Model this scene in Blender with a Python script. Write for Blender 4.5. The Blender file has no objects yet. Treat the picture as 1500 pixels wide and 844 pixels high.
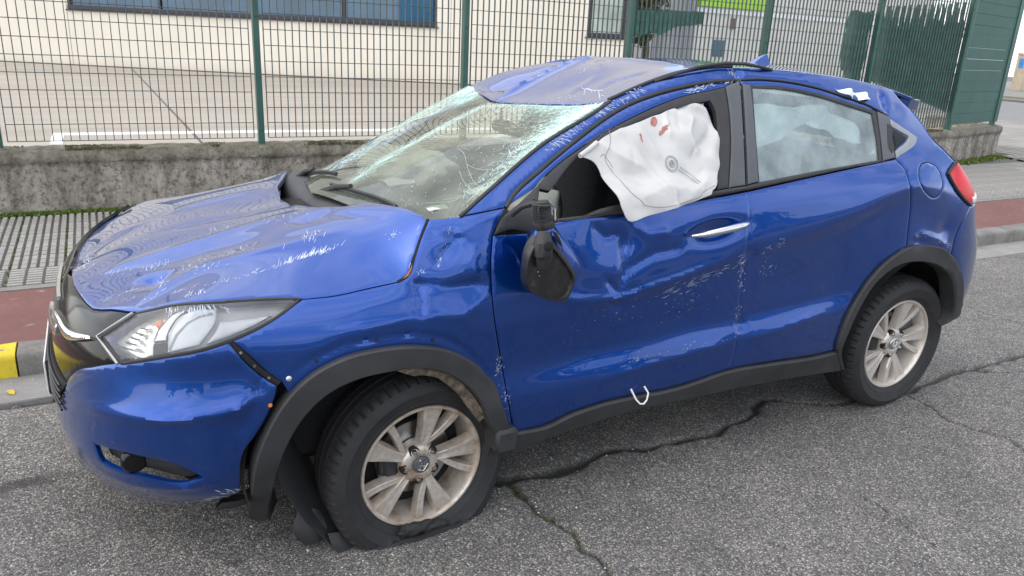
import bpy, bmesh, math, random
import numpy as np
from mathutils import Vector, Matrix, Euler
from mathutils.geometry import delaunay_2d_cdt
random.seed(7); RNG = np.random.default_rng(11)
SC = bpy.context.scene; COL = SC.collection; R = math.radians
# ------------------------------------------------------------------ camera
cam = bpy.data.cameras.new('camera'); CAM = bpy.data.objects.new('camera', cam); COL.objects.link(CAM)
cam.sensor_width = 36; cam.lens = 36*1123.26/1500; cam.clip_end = 600; cam.clip_start = .05
yaw, pitch, roll = R(28.8006), R(-18.1510), R(2.8131)
fw = Vector((math.sin(yaw)*math.cos(pitch), math.cos(yaw)*math.cos(pitch), math.sin(pitch)))
rt = Vector((math.cos(yaw), -math.sin(yaw), 0)); up = rt.cross(fw)
rt, up = rt*math.cos(roll)+up*math.sin(roll), up*math.cos(roll)-rt*math.sin(roll)
CAM.matrix_world = Matrix(((rt.x, up.x, -fw.x, -.66057), (rt.y, up.y, -fw.y, -2.91422), (rt.z, up.z, -fw.z, 1.63294), (0, 0, 0, 1)))
SC.camera = CAM
# ------------------------------------------------------------------ sky, sun, exposure
SUN_EL, SUN_AZ = 50, -82          # degrees; azimuth measured from +Y (beyond the fence) towards +X
W = bpy.data.worlds.new('World'); SC.world = W; W.use_nodes = True
nt = W.node_tree; nt.nodes.clear(); N = nt.nodes.new; L = nt.links.new
sky = N('ShaderNodeTexSky'); sky.sky_type = 'NISHITA'; sky.sun_disc = False
sky.sun_elevation = R(SUN_EL); sky.sun_rotation = R(SUN_AZ); sky.dust_density = 2.0; sky.air_density = 1.0
tc = N('ShaderNodeTexCoord'); mp = N('ShaderNodeMapping'); mp.inputs['Scale'].default_value = (1.6, 1.6, 4.0)
nz = N('ShaderNodeTexNoise'); nz.inputs['Scale'].default_value = 1.7; nz.inputs['Detail'].default_value = 7; nz.inputs['Roughness'].default_value = .55
rp = N('ShaderNodeValToRGB'); rp.color_ramp.elements[0].position = .40; rp.color_ramp.elements[0].color = (.12, .12, .12, 1)
rp.color_ramp.elements[1].position = .70; rp.color_ramp.elements[1].color = (.85, .85, .85, 1)
mx = N('ShaderNodeMix'); mx.data_type = 'RGBA'; mx.inputs['B'].default_value = (9.2, 9.4, 9.8, 1)
bg = N('ShaderNodeBackground'); bg.inputs['Strength'].default_value = .13; wo = N('ShaderNodeOutputWorld')
L(tc.outputs['Generated'], mp.inputs['Vector']); L(mp.outputs[0], nz.inputs['Vector']); L(nz.outputs['Fac'], rp.inputs['Fac'])
L(rp.outputs['Color'], mx.inputs['Factor']); L(sky.outputs[0], mx.inputs['A']); L(mx.outputs['Result'], bg.inputs['Color']); L(bg.outputs[0], wo.inputs[0])
sl = bpy.data.lights.new('sun', 'SUN'); sl.energy = 1.35; sl.angle = R(150); sl.color = (1, .92, .80)
so = bpy.data.objects.new('sun', sl); COL.objects.link(so)
sd = Vector((math.sin(R(SUN_AZ))*math.cos(R(SUN_EL)), math.cos(R(SUN_AZ))*math.cos(R(SUN_EL)), math.sin(R(SUN_EL))))
so.rotation_euler = sd.to_track_quat('Z', 'Y').to_euler()
SC.view_settings.view_transform = 'Standard'; SC.view_settings.look = 'None'; SC.view_settings.gamma = 1
SC.view_settings.exposure = 0.95
SC.render.engine = 'CYCLES'
# ------------------------------------------------------------------ helpers: nodes and materials
class Mat:
    def __init__(s, name, base=(.5,.5,.5), rough=.5, metal=0, **kw):
        s.m = bpy.data.materials.new(name); s.m.use_nodes = True; s.nt = s.m.node_tree
        s.b = s.nt.nodes['Principled BSDF']; s.out = s.nt.nodes['Material Output']
        s.set('Base Color', (*base, 1)); s.set('Roughness', rough); s.set('Metallic', metal)
        for k, v in kw.items(): s.set(k.replace('_', ' '), v)
    def set(s, k, v): s.b.inputs[k].default_value = v
    def n(s, t, **kw):
        q = s.nt.nodes.new('ShaderNode'+t)
        for k, v in kw.items():
            if k in q.inputs: q.inputs[k].default_value = v
            elif hasattr(q, k): setattr(q, k, v)
            else: q.inputs[k.replace('_', ' ')].default_value = v
        return q
    def l(s, a, b): s.nt.links.new(a, b)
    def co(s, scale=(1,1,1), kind='Object', rot=(0,0,0)):
        t = s.n('TexCoord'); m = s.n('Mapping'); m.inputs['Scale'].default_value = scale; m.inputs['Rotation'].default_value = rot
        s.l(t.outputs[kind], m.inputs['Vector']); return m.outputs[0]
    def noise(s, scale, detail=4, rough=.55, vec=None, **kw):
        q = s.n('TexNoise', Scale=scale, Detail=detail, Roughness=rough, **kw)
        s.l(vec if vec is not None else s.co(), q.inputs['Vector']); return q.outputs['Fac']
    def ramp(s, fac, stops):
        q = s.n('ValToRGB'); e = q.color_ramp.elements
        while len(e) < len(stops): e.new(.5)
        for i, (p, c) in enumerate(stops):
            e[i].position = p; e[i].color = (*c, 1) if len(c) == 3 else c
        s.l(fac, q.inputs['Fac']); return q.outputs['Color']
    def mix(s, fac, a, b, mode='MIX'):
        q = s.n('Mix'); q.data_type = 'RGBA'; q.blend_type = mode
        for k, v in (('Factor', fac), ('A', a), ('B', b)):
            i = [x for x in q.inputs if x.name == k and (x.type == 'RGBA' or k == 'Factor')][0]
            if isinstance(v, (int, float)): i.default_value = v
            elif isinstance(v, tuple): i.default_value = (*v, 1)
            else: s.l(v, i)
        return [o for o in q.outputs if o.type == 'RGBA'][0]
    def math(s, op, a, b=0):
        q = s.n('Math'); q.operation = op
        for i, v in enumerate((a, b)):
            if isinstance(v, (int, float)): q.inputs[i].default_value = v
            else: s.l(v, q.inputs[i])
        return q.outputs[0]
    def col(s, c): s.l(c, s.b.inputs['Base Color']); return s
    def rgh(s, c): s.l(c, s.b.inputs['Roughness']); return s
    def bump(s, h, strength=.3, dist=.01):
        q = s.n('Bump', Strength=strength, Distance=dist); s.l(h, q.inputs['Height']); s.l(q.outputs[0], s.b.inputs['Normal']); return s
    def attr(s, name):
        q = s.n('Attribute'); q.attribute_name = name; return q.outputs['Fac']
def simple(name, base, rough=.5, metal=0, var=.15, scale=20, bump=0, bscale=200, **kw):
    """plain material with a little tonal wear"""
    m = Mat(name, base, rough, metal, **kw)
    if var:
        n = m.noise(scale, 5, .6); lo = tuple(c*(1-var) for c in base); hi = tuple(min(1, c*(1+var)) for c in base)
        m.col(m.ramp(n, [(.3, lo), (.7, hi)]))
    if bump: m.bump(m.noise(bscale, 3), bump, .002)
    return m.m
# ------------------------------------------------------------------ helpers: meshes and objects
def new_mesh(name, V, F, mat=None, smooth=True, sharp=40):
    me = bpy.data.meshes.new(name); me.from_pydata([tuple(map(float, v)) for v in V], [], [tuple(map(int, f)) for f in F])
    if mat is not None:
        for q in (mat if isinstance(mat, (list, tuple)) else [mat]): me.materials.append(q)
    if smooth:
        me.polygons.foreach_set('use_smooth', [True]*len(me.polygons))
        if sharp and sharp < 180: me.set_sharp_from_angle(angle=R(sharp))
    me.update(); return me
def obj(name, V=None, F=None, mat=None, parent=None, loc=None, smooth=True, sharp=40, me=None, kind=None, label=None):
    if me is None and V is not None: me = new_mesh(name, V, F, mat, smooth, sharp)
    o = bpy.data.objects.new(name, me); COL.objects.link(o)
    if parent is not None: o.parent = parent
    if loc is not None: o.location = loc
    if kind: o['kind'] = kind
    if label: o['label'] = label
    return o
def tag(o, label=None, cat=None, group=None, kind=None):
    if label: o['label'] = label
    if cat: o['category'] = cat
    if group: o['group'] = group
    if kind: o['kind'] = kind
    return o
def empty(name, loc=(0,0,0), rz=0, **kw):
    o = bpy.data.objects.new(name, None); COL.objects.link(o); o.location = loc; o.rotation_euler = (0, 0, rz); o.empty_display_size = .2
    return tag(o, **kw)
class MB:
    """collects shapes into one mesh"""
    def __init__(s): s.V = []; s.F = []
    def add(s, V, F):
        k = len(s.V); s.V += [tuple(v) for v in V]; s.F += [tuple(i+k for i in f) for f in F]; return s
    def box(s, a, b, bev=0, M=None):
        (x0,y0,z0), (x1,y1,z1) = a, b; e = bev
        if not e:
            V = [(x,y,z) for z in (z0,z1) for y in (y0,y1) for x in (x0,x1)]
            F = [(0,2,3,1),(4,5,7,6),(0,1,5,4),(2,6,7,3),(0,4,6,2),(1,3,7,5)]
        else:
            V = []
            for z, i in ((z0,e),(z0+e,0),(z1-e,0),(z1,e)):
                j = e - i if False else i
                for x, y in ((x0+e+0*j,y0+j),(x1-e,y0+j),(x1-j,y0+e),(x1-j,y1-e),(x1-e,y1-j),(x0+e,y1-j),(x0+j,y1-e),(x0+j,y0+e)): V.append((x,y,z))
            F = [tuple(range(7,-1,-1)), tuple(range(24,32))]
            for l in range(3):
                for i in range(8):
                    k = (i+1) % 8; F.append((l*8+i, l*8+k, l*8+8+k, l*8+8+i))
        if M is not None: V = [M @ Vector(v) for v in V]
        return s.add(V, F)
    def tube(s, pts, r, n=8, cap=True, closed=False):
        P = [Vector(p) for p in pts]; rs = r if hasattr(r, '__len__') else [r]*len(P); V = []; prev = None
        for i, p in enumerate(P):
            a = P[(i+1) % len(P)] if (closed or i+1 < len(P)) else p; b = P[i-1] if (closed or i > 0) else p
            t = (a-b).normalized() if (a-b).length > 1e-9 else Vector((0,0,1))
            if prev is None:
                u = t.orthogonal().normalized()
            else:
                u = (prev - t*prev.dot(t)); u = u.normalized() if u.length > 1e-6 else t.orthogonal().normalized()
            prev = u; v = t.cross(u)
            V += [p + (u*math.cos(2*math.pi*k/n)+v*math.sin(2*math.pi*k/n))*rs[i] for k in range(n)]
        F = []; m = len(P)
        for i in range(m if closed else m-1):
            j = (i+1) % m
            for k in range(n): F.append((i*n+k, i*n+(k+1)%n, j*n+(k+1)%n, j*n+k))
        if cap and not closed: F += [tuple(range(n-1,-1,-1)), tuple(range((m-1)*n, m*n))]
        return s.add(V, F)
    def lathe(s, prof, n=64, axis='y', a0=0, a1=2*math.pi, c=(0,0,0)):
        """prof: (radius, along) rows; axis y: along = y"""
        full = abs(a1-a0-2*math.pi) < 1e-6; m = n if full else n+1; V = []
        for k in range(m):
            a = a0+(a1-a0)*k/n
            for r, h in prof:
                q = (r*math.cos(a), h, r*math.sin(a)) if axis == 'y' else (r*math.cos(a), r*math.sin(a), h)
                V.append((q[0]+c[0], q[1]+c[1], q[2]+c[2]))
        F = []; w = len(prof)
        for k in range(n):
            j = (k+1) % m
            for i in range(w-1): F.append((k*w+i, k*w+i+1, j*w+i+1, j*w+i))
        return s.add(V, F)
    def prism(s, poly, z0, z1, M=None):
        n = len(poly); V = [(x,y,z0) for x,y in poly]+[(x,y,z1) for x,y in poly]
        if M is not None: V = [M @ Vector(v) for v in V]
        return s.add(V, [tuple(range(n-1,-1,-1)), tuple(range(n,2*n))]+[(i,(i+1)%n,n+(i+1)%n,n+i) for i in range(n)])
    def obj(s, name, mat, parent=None, **kw): return obj(name, s.V, s.F, mat, parent, **kw)
def inside(P, poly):
    x, y = P[:,0], P[:,1]; c = np.zeros(len(P), bool); n = len(poly); j = n-1
    for i in range(n):
        xi, yi = poly[i]; xj, yj = poly[j]
        m = ((yi > y) != (yj > y))
        if yi != yj: c ^= m & (x < (xj-xi)*(y-yi)/(yj-yi)+xi)
        j = i
    return c
def resample(poly, step, closed=True):
    P = np.array(poly, float); Q = np.vstack([P, P[:1]]) if closed else P
    out = []
    for a, b in zip(Q[:-1], Q[1:]):
        d = np.hypot(*(b-a))
        if d < 1e-6: continue
        n = max(1, int(math.ceil(d/step)))
        out += [a+(b-a)*k/n for k in range(n)]
    if not closed: out.append(Q[-1])
    # drop points that come too close to their neighbour
    res = [out[0]]
    for q in out[1:]:
        if np.hypot(*(q-res[-1])) > step*.25: res.append(q)
    if closed and np.hypot(*(res[-1]-res[0])) < step*.25: res.pop()
    return np.array(res)
def area(P): x, y = P[:,0], P[:,1]; return .5*np.sum(x*np.roll(y,-1)-y*np.roll(x,-1))
def inset_pts(P, d):
    """points of a ccw polygon moved inwards by d"""
    t = np.roll(P,-1,0)-np.roll(P,1,0); t /= np.maximum(np.linalg.norm(t,axis=1,keepdims=True),1e-9)
    return P + d*np.stack([-t[:,1], t[:,0]], -1)
def panel(name, poly, surf, mat, parent, h=.014, holes=(), off=0., flange=.012, edge=.002, gap=.002, mirror=False, thick=False, step=None, label=None, fn=None, make=True, ring=True):
    """sheet of bodywork: a polygon in surface parameters, filled with an even triangle mesh, its rim turned in"""
    step = step or h*.7
    def prep(q, sgn):
        P = resample(q, step)
        if area(P)*sgn < 0: P = P[::-1]
        return inset_pts(P, gap) if gap else P
    outer = prep(poly, 1); inner = [prep(q, -1) for q in holes]
    loops = [outer]+inner
    lo, hi = outer.min(0), outer.max(0)
    gx, gy = np.meshgrid(np.arange(lo[0], hi[0]+h, h), np.arange(lo[1], hi[1]+h, h*.866)); gx = gx + (np.arange(gx.shape[0]) % 2)[:,None]*h*.5
    G = np.stack([gx.ravel(), gy.ravel()], -1)
    def isin(P):
        m = inside(P, outer)
        for q in inner: m &= ~inside(P, q)
        return m
    G = G[isin(G)]
    def bdist(P):
        d = np.full(len(P), 9.)
        for q in loops:
            d = np.minimum(d, seg_dist_closed(P, q))
        return d
    def seg_dist_closed(P, q):
        A = q; B = np.roll(q,-1,0); best = np.full(len(P), 9.)
        for a, b in zip(A, B):
            v = b-a; L2 = v@v
            if L2 < 1e-14: continue
            t = np.clip(((P-a)@v)/L2, 0, 1); d = np.hypot(*(P-a-t[:,None]*v).T); best = np.minimum(best, d)
        return best
    r1 = []
    if edge and ring:
        cand = np.vstack([inset_pts(q, .005) for q in loops]); cand = cand[isin(cand)]; cand = cand[bdist(cand) > .0042]; r1 = cand
        keep = bdist(G) > max(.009, h*.55); G = G[keep]
    else:
        G = G[bdist(G) > h*.5]
    pts = list(map(tuple, np.vstack(loops))); nb = len(pts)
    E = []; k = 0
    for q in loops:
        n = len(q); E += [(k+i, k+(i+1)%n) for i in range(n)]; k += n
    if len(r1): pts += list(map(tuple, r1))
    pts += list(map(tuple, G))
    vs, es, fs, ov, oe, of = delaunay_2d_cdt([Vector(q) for q in pts], E, [], 0, 1e-7)
    P2 = np.array([(v.x, v.y) for v in vs]); F = np.array([f for f in fs if len(f) == 3])
    cen = P2[F].mean(1); F = F[isin(cen)]
    isb = np.array([any(i < nb for i in o) for o in ov])
    a, b = P2[:,0], P2[:,1]
    X = surf(a, b); e = 4e-4
    n = np.cross(surf(a+e, b)-surf(a-e, b), surf(a, b+e)-surf(a, b-e)); n /= np.maximum(np.linalg.norm(n, axis=1, keepdims=True), 1e-12)
    o = np.full(len(X), off)
    if fn is not None: o = o + fn(a, b)
    X = X + n*o[:,None]
    if edge: X = X - n*(isb*edge)[:,None]
    if not make: return X, F, n, isb
    V = list(X); FF = [tuple(f) for f in F]
    # rim
    cnt = {}
    for f in F:
        for i in range(3):
            p, q = f[i], f[(i+1)%3]; cnt[(p,q)] = cnt.get((p,q),0)+1
    rim = [(p,q) for (p,q) in cnt if (q,p) not in cnt]
    if flange:
        idx = {}; base = len(V)
        used = sorted({i for e_ in rim for i in e_})
        for i in used: idx[i] = len(V); V.append(X[i]); V.append(X[i]-n[i]*flange)
        for p, q in rim: FF.append((q, p, -1, -1)); FF[-1] = (idx[q], idx[p], idx[p]+1, idx[q]+1)
        if thick:
            k = len(V); V += list(X-n*flange); FF += [(f[2]+k, f[1]+k, f[0]+k) for f in F]
    if mirror:
        V = [(v[0], -v[1], v[2]) for v in V]; FF = [f[::-1] for f in FF]
    return obj(name, V, FF, mat, parent, sharp=50, label=label)
def strip(pts, nrm, width):
    """flat ribbon along a 3d line lying on a surface (for thin marks)"""
    P = np.array(pts); N_ = np.array(nrm); t = np.gradient(P, axis=0); s = np.cross(N_, t); s /= np.maximum(np.linalg.norm(s,axis=1,keepdims=True),1e-9)
    w = np.asarray(width)[...,None]*.5 if hasattr(width,'__len__') else width*.5
    V = np.vstack([P-s*w, P+s*w]); n = len(P)
    return V, [(i, i+1, n+i+1, n+i) for i in range(n-1)]
# ------------------------------------------------------------------ materials
M = {}
def paint():
    m = Mat('blue_metallic_paint', (.004, .050, .34), .24, .75, Coat_Weight=1.0, Coat_Roughness=.015, Coat_IOR=1.5, Specular_IOR_Level=.3)
    fl = m.n('TexVoronoi', Scale=1800.0); m.l(m.co(), fl.inputs['Vector'])
    g = m.ramp(fl.outputs['Distance'], [(.0, (.0020,.070,.37)), (.6, (.0011,.046,.255))])
    dirt = m.ramp(m.noise(9, 8, .65), [(.55, (0,0,0)), (.9, (.14,.14,.14))])
    m.col(m.mix(dirt, g, (.10,.11,.16))); m.rgh(m.ramp(m.noise(14, 6, .6), [(.3, (.26,)*3), (.8, (.36,)*3)]))
    q = m.n('Bump', Strength=.035, Distance=.0015); m.l(m.noise(34, 2, .5), q.inputs['Height']); m.l(q.outputs[0], m.b.inputs['Coat Normal'])
    return m.m
M['paint'] = paint()
M['black'] = simple('black_plastic', (.024,.024,.026), .55, 0, .3, 12, .15, 500)
M['clad'] = simple('grey_black_cladding', (.025,.0255,.027), .62, 0, .35, 7, .25, 700)
M['gloss'] = simple('gloss_black', (.008,.008,.009), .10, 0, .2, 12, Specular_IOR_Level=.22)
M['silver'] = simple('dull_silver', (.30,.31,.31), .42, .6, .1, 30)
M['trimgrey'] = simple('grey_pillar_film', (.075,.080,.088), .42, 0, .15, 6)
M['dark'] = simple('dark_cavity', (.010,.010,.011), .9, 0, .3, 8)  # near-black parts; on gap backings the colour stands in for shade
M['chrome'] = simple('chrome', (.72,.72,.73), .09, 1, .05, 20)
M['satin'] = simple('satin_metal', (.48,.49,.50), .28, 1, .1, 30)
M['white'] = simple('white_plastic', (.72,.72,.71), .4, 0, .06, 20)
M['grey'] = simple('interior_grey', (.10,.10,.105), .75, 0, .2, 10)
M['seat'] = simple('seat_cloth', (.045,.046,.05), .9, 0, .2, 60)
M['liner'] = simple('headliner_beige', (.40,.39,.37), .9, 0, .06, 10)
M['scr'] = simple('scraped_paint', (.52,.58,.70), .5, 0, .12, 60)
M['brokenblue'] = simple('bare_edge', (.30,.34,.45), .5, 0, .2, 60)
def glass(name, tint, rough=.0, haze=0., hazecol=(.6,.66,.66), ior=1.5, spec=1.0):
    m = bpy.data.materials.new(name); m.use_nodes = True; t = m.node_tree; t.nodes.clear(); N = t.nodes.new; L = t.links.new
    o = N('ShaderNodeOutputMaterial'); tr = N('ShaderNodeBsdfTransparent'); tr.inputs[0].default_value = (*tint, 1)
    gl = N('ShaderNodeBsdfGlossy'); gl.inputs['Roughness'].default_value = rough
    fr = N('ShaderNodeFresnel'); fr.inputs['IOR'].default_value = ior
    a = N('ShaderNodeMixShader'); L(fr.outputs[0], a.inputs[0]); 
    body = tr
    if haze:
        df = N('ShaderNodeBsdfDiffuse'); df.inputs[0].default_value = (*hazecol, 1)
        h = N('ShaderNodeMixShader'); L(tr.outputs[0], h.inputs[1]); L(df.outputs[0], h.inputs[2])
        c = N('ShaderNodeTexCoord'); nz = N('ShaderNodeTexNoise'); nz.inputs['Scale'].default_value = 9; nz.inputs['Detail'].default_value = 6; L(c.outputs['Object'], nz.inputs['Vector'])
        mr = N('ShaderNodeMapRange'); mr.inputs[1].default_value = .3; mr.inputs[2].default_value = .75; mr.inputs[3].default_value = haze*.6; mr.inputs[4].default_value = haze*1.4
        L(nz.outputs['Fac'], mr.inputs[0]); L(mr.outputs[0], h.inputs[0]); body = h
    L(body.outputs[0], a.inputs[1]); L(gl.outputs[0], a.inputs[2]); L(a.outputs[0], o.inputs[0]); return m
M['wglass'] = glass('windscreen_glass', (.74,.82,.73), .0, .17, (.50,.56,.46))
def shatter(m):
    t = m.node_tree; N = t.nodes.new; L = t.links.new; o = [n for n in t.nodes if n.type == 'OUTPUT_MATERIAL'][0]; base = o.inputs[0].links[0].from_socket
    c = N('ShaderNodeTexCoord'); at = N('ShaderNodeAttribute'); at.attribute_name = 'shatter'; line = None
    for s, w in ((48, .030), (110, .055), (210, .10)):
        v = N('ShaderNodeTexVoronoi'); v.feature = 'DISTANCE_TO_EDGE'; v.inputs['Scale'].default_value = s; L(c.outputs['Object'], v.inputs['Vector'])
        q = N('ShaderNodeMath'); q.operation = 'LESS_THAN'; L(v.outputs['Distance'], q.inputs[0]); k = N('ShaderNodeMath'); k.operation = 'MULTIPLY'; k.inputs[1].default_value = w*2.2; L(at.outputs['Fac'], k.inputs[0]); L(k.outputs[0], q.inputs[1])
        if line is None: line = q.outputs[0]
        else: a = N('ShaderNodeMath'); a.operation = 'MAXIMUM'; L(line, a.inputs[0]); L(q.outputs[0], a.inputs[1]); line = a.outputs[0]
    nz = N('ShaderNodeTexNoise'); nz.inputs['Scale'].default_value = 38; nz.inputs['Detail'].default_value = 5; L(c.outputs['Object'], nz.inputs['Vector'])
    h = N('ShaderNodeMath'); h.operation = 'MULTIPLY'; L(at.outputs['Fac'], h.inputs[0]); pw = N('ShaderNodeMath'); pw.operation = 'MULTIPLY'; pw.inputs[1].default_value = .42; L(nz.outputs['Fac'], pw.inputs[0]); L(pw.outputs[0], h.inputs[1])
    b = N('ShaderNodeMath'); b.operation = 'MULTIPLY_ADD'; b.inputs[1].default_value = .75; L(line, b.inputs[0]); L(h.outputs[0], b.inputs[2]); b.use_clamp = True
    g = N('ShaderNodeMath'); g.operation = 'MULTIPLY'; L(b.outputs[0], g.inputs[0]); sm = N('ShaderNodeMath'); sm.operation = 'MULTIPLY'; sm.use_clamp = True; sm.inputs[1].default_value = 3; L(at.outputs['Fac'], sm.inputs[0]); L(sm.outputs[0], g.inputs[1])
    d = N('ShaderNodeBsdfDiffuse'); d.inputs[0].default_value = (.42,.60,.55,1); mx = N('ShaderNodeMixShader'); L(g.outputs[0], mx.inputs[0]); L(base, mx.inputs[1]); L(d.outputs[0], mx.inputs[2]); L(mx.outputs[0], o.inputs[0])
shatter(M['wglass'])
M['dglass'] = glass('door_glass', (.74,.82,.80), .0, .34, (.60,.73,.75))  # dusty veil, its pale blue also standing in for reflected sky
M['lglass'] = glass('lamp_glass', (.97,.98,.98), .02, .10, (.80,.82,.84))
M['redlens'] = simple('red_lens', (.60,.008,.014), .32, 0, .12, 20, Specular_IOR_Level=.3)
def rubber(name, base=(.013,.013,.014)):
    m = Mat(name, base, .72); n = m.noise(24, 6, .65)
    m.col(m.ramp(n, [(.3, base), (.62, tuple(c*1.7 for c in base)), (.9, (.042,.040,.038))])); m.bump(m.noise(260, 3), .12, .001); return m.m
M['rubber'] = rubber('tyre_rubber')
def alloy(name, rust):
    m = Mat(name, (.56,.56,.55), .36, .45); n = m.noise(16, 8, .7); n2 = m.noise(120, 3, .6)
    c = m.ramp(n, [(.36, (.62,.59,.55)), (.53 if rust else .75, (.50,.42,.34)), (.70 if rust else .95, (.27,.155,.09))])
    c = m.mix(m.ramp(n2, [(.62, (0,0,0)), (.72, (.5,.5,.5))]), c, (.32,.25,.2)) if rust else c
    m.col(c); m.rgh(m.ramp(n, [(.4, (.28,)*3), (.75, (.6,)*3)])); return m.m
M['alloy'] = alloy('alloy_dusty', True); M['alloyclean'] = alloy('alloy_clean', False)
def cloth():
    m = Mat('airbag_cloth', (.76,.76,.75), .85); n = m.noise(6, 5, .6)
    m.col(m.ramp(n, [(.3, (.44,.44,.435)), (.7, (.54,.54,.53))])); w = m.noise(900, 1); m.bump(m.mix(.4, m.noise(34, 7, .62), w), .3, .006); return m.m
M['cloth'] = cloth()
M['clothteal'] = simple('airbag_inner_cloth', (.78,.86,.86), .9, 0, .06, 8, .3, 40)
M['blood'] = simple('red_brown_stain', (.33,.14,.115), .8, 0, .35, 60)
M['print'] = simple('grey_print', (.22,.22,.24), .8, 0, .1, 40)
M['copper'] = simple('rusty_edge', (.30,.12,.06), .7, .2, .3, 60)
M['dash'] = simple('dashboard_black', (.05,.052,.058), .75, 0, .15, 8, .2, 700)
M['amber'] = simple('amber_bulb', (.75,.22,.04), .3, 0, .1, 10)
M['crack'] = simple('glass_fracture', (.50,.68,.64), .35, 0, .1, 80)
# ------------------------------------------------------------------ materials of the place
def asphalt():
    m = Mat('worn_asphalt', (.1,.1,.1), .9); c = m.co()
    v = m.n('TexVoronoi', Scale=170.0); m.l(c, v.inputs['Vector'])
    sep = m.n('SeparateColor'); m.l(v.outputs['Color'], sep.inputs[0])
    stone = m.ramp(sep.outputs[0], [(0, (.10,.10,.102)), (.35, (.185,.182,.18)), (.70, (.245,.238,.23)), (.88, (.37,.345,.31)), (.98, (.56,.53,.48)), (1, (.50,.40,.30))])
    edge = m.ramp(v.outputs['Distance'], [(.30, (1,1,1)), (.66, (.45,.45,.45))])
    stone = m.mix(1.0, stone, edge, 'MULTIPLY')
    big = m.ramp(m.noise(.9, 6, .6), [(.3, (.70,.70,.72)), (.7, (1.18,1.17,1.14))]); stone = m.mix(1.0, stone, big, 'MULTIPLY')
    mid = m.ramp(m.noise(7, 5, .6), [(.25, (.8,.8,.8)), (.75, (1.12,1.12,1.1))]); stone = m.mix(1.0, stone, mid, 'MULTIPLY')
    st = m.attr('oil'); stone = m.mix(st, stone, (.02,.02,.021))
    ck = m.attr('crack'); moss = m.attr('moss')
    mc = m.ramp(m.noise(60, 4, .6), [(.35, (.018,.020,.012)), (.55, (.045,.062,.015)), (.75, (.09,.10,.04))])
    dirt = m.mix(moss, (.030,.029,.027), mc)
    m.col(m.mix(ck, stone, dirt))
    h = m.mix(.35, m.ramp(v.outputs['Distance'], [(.1, (1,1,1)), (.6, (0,0,0))]), sep.outputs[1]); m.bump(h, .6, .005); return m.m
M['asphalt'] = asphalt()
def farasphalt():
    m = Mat('far_asphalt', (.1,.1,.1), .9); m.col(m.ramp(m.noise(3, 8, .7), [(.3, (.17,.17,.17)), (.7, (.23,.225,.22))])); return m.m
M['asphalt2'] = farasphalt()
def concrete(name, lo, hi, scale=3, speck=True, bump=.5):
    m = Mat(name, lo, .92); n = m.noise(scale, 8, .65); c = m.ramp(n, [(.3, lo), (.7, hi)])
    if speck:
        s = m.noise(130, 4, .7); c = m.mix(m.ramp(s, [(.35, (.45,)*3), (.5, (0,0,0))]), c, tuple(x*.4 for x in lo)); c = m.mix(m.ramp(s, [(.62, (0,0,0)), (.72, (.5,)*3)]), c, tuple(min(1,x*1.6) for x in hi))
    m.col(c); m.bump(m.noise(70, 6, .7), bump, .006); return m.m
M['gutter'] = concrete('gutter_concrete', (.19,.185,.175), (.29,.285,.27))
M['kerb'] = concrete('kerb_concrete', (.12,.115,.105), (.25,.24,.22), 5)
def kerbyellow():
    m = Mat('worn_yellow_paint', (.7,.5,.02), .7); n = m.noise(14, 8, .75); c = m.ramp(m.noise(4, 5, .6), [(.3, (.50,.38,.012)), (.7, (.66,.52,.025))])
    m.col(m.mix(m.ramp(n, [(.55, (0,0,0)), (.63, (1,1,1))]), c, (.17,.16,.14))); m.bump(m.noise(70, 6, .7), .5, .006); return m.m
M['yellow'] = kerbyellow()
def lane():
    m = Mat('worn_red_lane_paint', (.3,.1,.08), .85); a = m.noise(2.2, 8, .7); b = m.noise(9, 8, .75, m.co((1,2.4,1)))
    c = m.ramp(a, [(.3, (.13,.045,.038)), (.6, (.19,.075,.066)), (.8, (.17,.11,.095))])
    c = m.mix(m.ramp(m.noise(90, 4, .7), [(.40, (.7,)*3), (.55, (0,0,0))]), c, (.10,.07,.062))
    c = m.mix(m.ramp(b, [(.60, (0,0,0)), (.68, (.85,)*3)]), c, (.34,.30,.29)); m.col(c); m.bump(m.noise(120, 5, .7), .5, .005); return m.m
M['lane'] = lane()
M['tile'] = concrete('pavement_tile_cement', (.25,.24,.222), (.37,.36,.335), 1.4)
M['tilebase'] = concrete('pavement_joint_dirt', (.10,.098,.085), (.16,.155,.135), 6)
M['arc'] = concrete('ring_paving_cement', (.15,.145,.13), (.25,.24,.22), 4)
def oldwall():
    m = Mat('weathered_concrete_wall', (.2,.19,.17), .95); st = m.co((1.6, 1.6, .45)); n = m.noise(3.2, 9, .7, st); n2 = m.noise(26, 7, .75)
    c = m.ramp(n, [(.30, (.085,.073,.058)), (.44, (.22,.195,.16)), (.56, (.37,.335,.29)), (.72, (.50,.47,.425))])
    c = m.mix(m.ramp(n2, [(.38, (.75,)*3), (.52, (0,0,0))]), c, (.045,.042,.035)); c = m.mix(m.ramp(n2, [(.60, (0,0,0)), (.70, (.6,)*3)]), c, (.42,.40,.36))
    g = m.n('NewGeometry'); sx = m.n('SeparateXYZ'); m.l(g.outputs['Position'], sx.inputs[0])
    top = m.ramp(m.math('ADD', sx.outputs['Z'], m.math('MULTIPLY', m.noise(11, 6, .7), .22)), [(.60, (0,0,0)), (.72, (.85,)*3)])
    c = m.mix(top, c, m.ramp(m.noise(17, 5, .6), [(.35, (.060,.060,.036)), (.6, (.16,.15,.11)), (.8, (.26,.25,.19))]))
    m.col(c); m.bump(m.noise(55, 9, .75), .8, .012); return m.m
M['oldwall'] = oldwall()
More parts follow.
